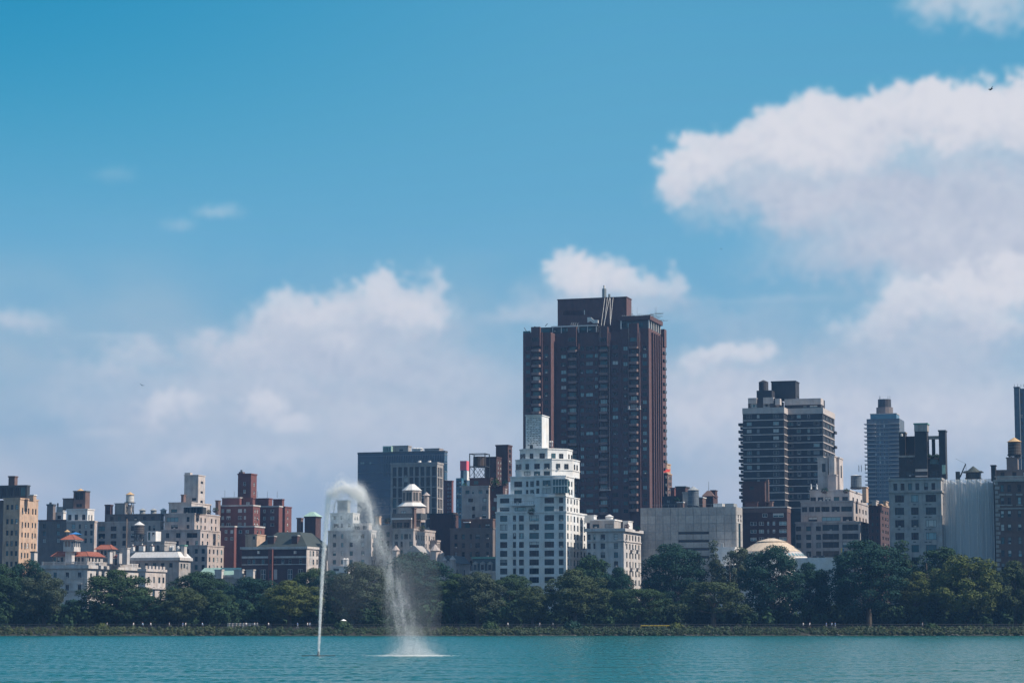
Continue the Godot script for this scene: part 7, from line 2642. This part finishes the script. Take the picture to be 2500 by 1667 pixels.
func build_people() -> void:
	var walk := figure(0.26, 0.02, 1)
	var run := figure(0.40, 0.10, 2)
	var skin := Color(0.36, 0.2, 0.14)
	var hair := Color(0.03, 0.02, 0.015)
	var white := Color(0.72, 0.72, 0.72)
	var blue := Color(0.12, 0.24, 0.5)
	var dark := Color(0.03, 0.03, 0.04)
	var grey := Color(0.3, 0.32, 0.34)
	var bare := Color(0.05, 0.05, 0.07, 0.5)
	var kinds := [figure_mesh(run, white, bare, skin, hair), figure_mesh(walk, white, dark, skin, hair), figure_mesh(walk, blue, grey, skin, hair), figure_mesh(run, Color(0.35, 0.5, 0.7), bare, skin, hair), figure_mesh(walk, grey, dark, skin, hair)]
	var m := StandardMaterial3D.new()
	m.resource_name = "cloth_and_skin"
	m.vertex_color_use_as_albedo = true
	m.roughness = 0.85
	# seen place, kind, facing (degrees), label
	var list := [
		[260, 4, 17, "person in grey walking below the wide dark tree at the red tiled mansion"],
		[324, 0, 17, "runner in a white shirt left of the low spreading tree"],
		[348, 3, 197, "runner in a light blue shirt in front of the low spreading tree"],
		[367, 1, 197, "walker in a white shirt right of the low spreading tree"],
		[412, 4, 17, "person in grey in the shade left of the blue-shirted pair"],
		[445, 2, 17, "walker in blue, left one of a pair below the yellowish round tree"],
		[452, 1, 17, "walker in white beside the person in blue below the yellowish round tree"],
		[494, 3, 197, "runner in pale blue left of the pale stone balustrade"],
		[600, 1, 107, "person in white standing behind the pale stone balustrade"],
		[620, 0, 17, "runner in white at the right half of the pale stone balustrade"],
		[627, 4, 17, "person in grey next to the white runner by the balustrade end"],
		[655, 1, 197, "walker in white just right of the pale stone balustrade"],
		[726, 2, 197, "walker in blue in the shade left of the fountain jet"],
		[750, 1, 17, "person in white, left one of two close to the fountain jet"],
		[755, 3, 17, "person in pale blue, right one of two close to the fountain jet"],
		[1240, 1, 197, "walker in white below the light green tree"],
		[1317, 0, 17, "runner in a bright white shirt below the small brownish tree"],
		[1350, 4, 197, "walker in grey below the big rounded tree"],
		[1392, 1, 17, "walker in white behind the dark bank bush"],
		[1962, 1, 197, "person in white, left one of two below the museum parapet tree"],
		[1977, 0, 17, "runner in white below the museum parapet tree"],
		[2018, 2, 17, "walker in blue, leftmost of a group left of the tallest dark tree"],
		[2031, 3, 17, "runner in pale blue in the middle of the group left of the tallest dark tree"],
		[2040, 2, 197, "walker in blue, rightmost of the group left of the tallest dark tree"],
		[2253, 4, 17, "person in grey below the yellow-green tree"],
	]
	for a in list:
		var p := at_depth(a[0], 1525, SHORE + 9.0)
		var o := MeshInstance3D.new()
		o.name = numbered("person")
		o.mesh = kinds[a[1]]
		o.material_override = m
		add_child(o)
		o.position = Vector3(p.x, 1.83, p.z)
		o.rotation.y = deg_to_rad(a[2])
		tag(o, a[3], "person", "people on the running track")

# ---------------------------------------------------------------- birds
func build_birds() -> void:
	var black := paint("feathers_dark", Color(0.02, 0.022, 0.03), 0.8)
	var pale := paint("feathers_pale", Color(0.6, 0.6, 0.6), 0.8)
	for a in [[2421.5, 218, 420.0, 1.0, 28.0, "black bird with raised wings gliding before the big cloud", black], [346, 941, 500.0, 0.55, -20.0, "small white gull flying left of the middle cloud", pale], [1762, 608, 520.0, 0.4, 10.0, "tiny dark bird high above the brown high-rise's right shoulder", black]]:
		var p := at_depth(a[0], a[1], a[2])
		thing("bird", a[5], "bird", p, "birds in the sky")
		cur.rotation = Vector3(deg_to_rad(-20), deg_to_rad(TURN + 40), deg_to_rad(a[4]))
		var hold := co
		co = Vector3.ZERO
		var k: float = a[3]
		var s := Shape.new()
		var ring := []
		var prof := [[-0.42, 0.02], [-0.25, 0.07], [0.0, 0.1], [0.2, 0.075], [0.3, 0.055], [0.38, 0.05], [0.47, 0.012]]
		for j in prof.size() - 1:
			s.tube(Vector3(0, 0, -prof[j][0] * k), Vector3(0, 0, -prof[j + 1][0] * k), prof[j][1] * k, prof[j + 1][1] * k, 8)
		s.face(Vector3(-0.05, 0, 0.38) * k, Vector3(0.05, 0, 0.38) * k, Vector3(0.14, 0, 0.62) * k, Vector3(-0.14, 0, 0.62) * k, Vector3(0, -1, 0.5))
		part(s, "body", a[6])
		for e in [-1.0, 1.0]:
			s = Shape.new()
			var w := [Vector3(e * 0.05, 0.03, -0.16), Vector3(e * 0.45, 0.22, -0.2), Vector3(e * 1.0, 0.36, 0.0), Vector3(e * 0.9, 0.33, 0.12), Vector3(e * 0.45, 0.2, 0.14), Vector3(e * 0.05, 0.02, 0.16)]
			for q in [[0, 1, 4, 5], [1, 2, 3, 4]]:
				s.face(w[q[0]] * k, w[q[1]] * k, w[q[2]] * k, w[q[3]] * k, Vector3(0, -1, 0))
				s.face((w[q[0]] - Vector3(0, 0.025, 0)) * k, (w[q[1]] - Vector3(0, 0.025, 0)) * k, (w[q[2]] - Vector3(0, 0.01, 0)) * k, (w[q[3]] - Vector3(0, 0.01, 0)) * k, Vector3(0, 1, 0))
			part(s, "wing", a[6])
		co = hold
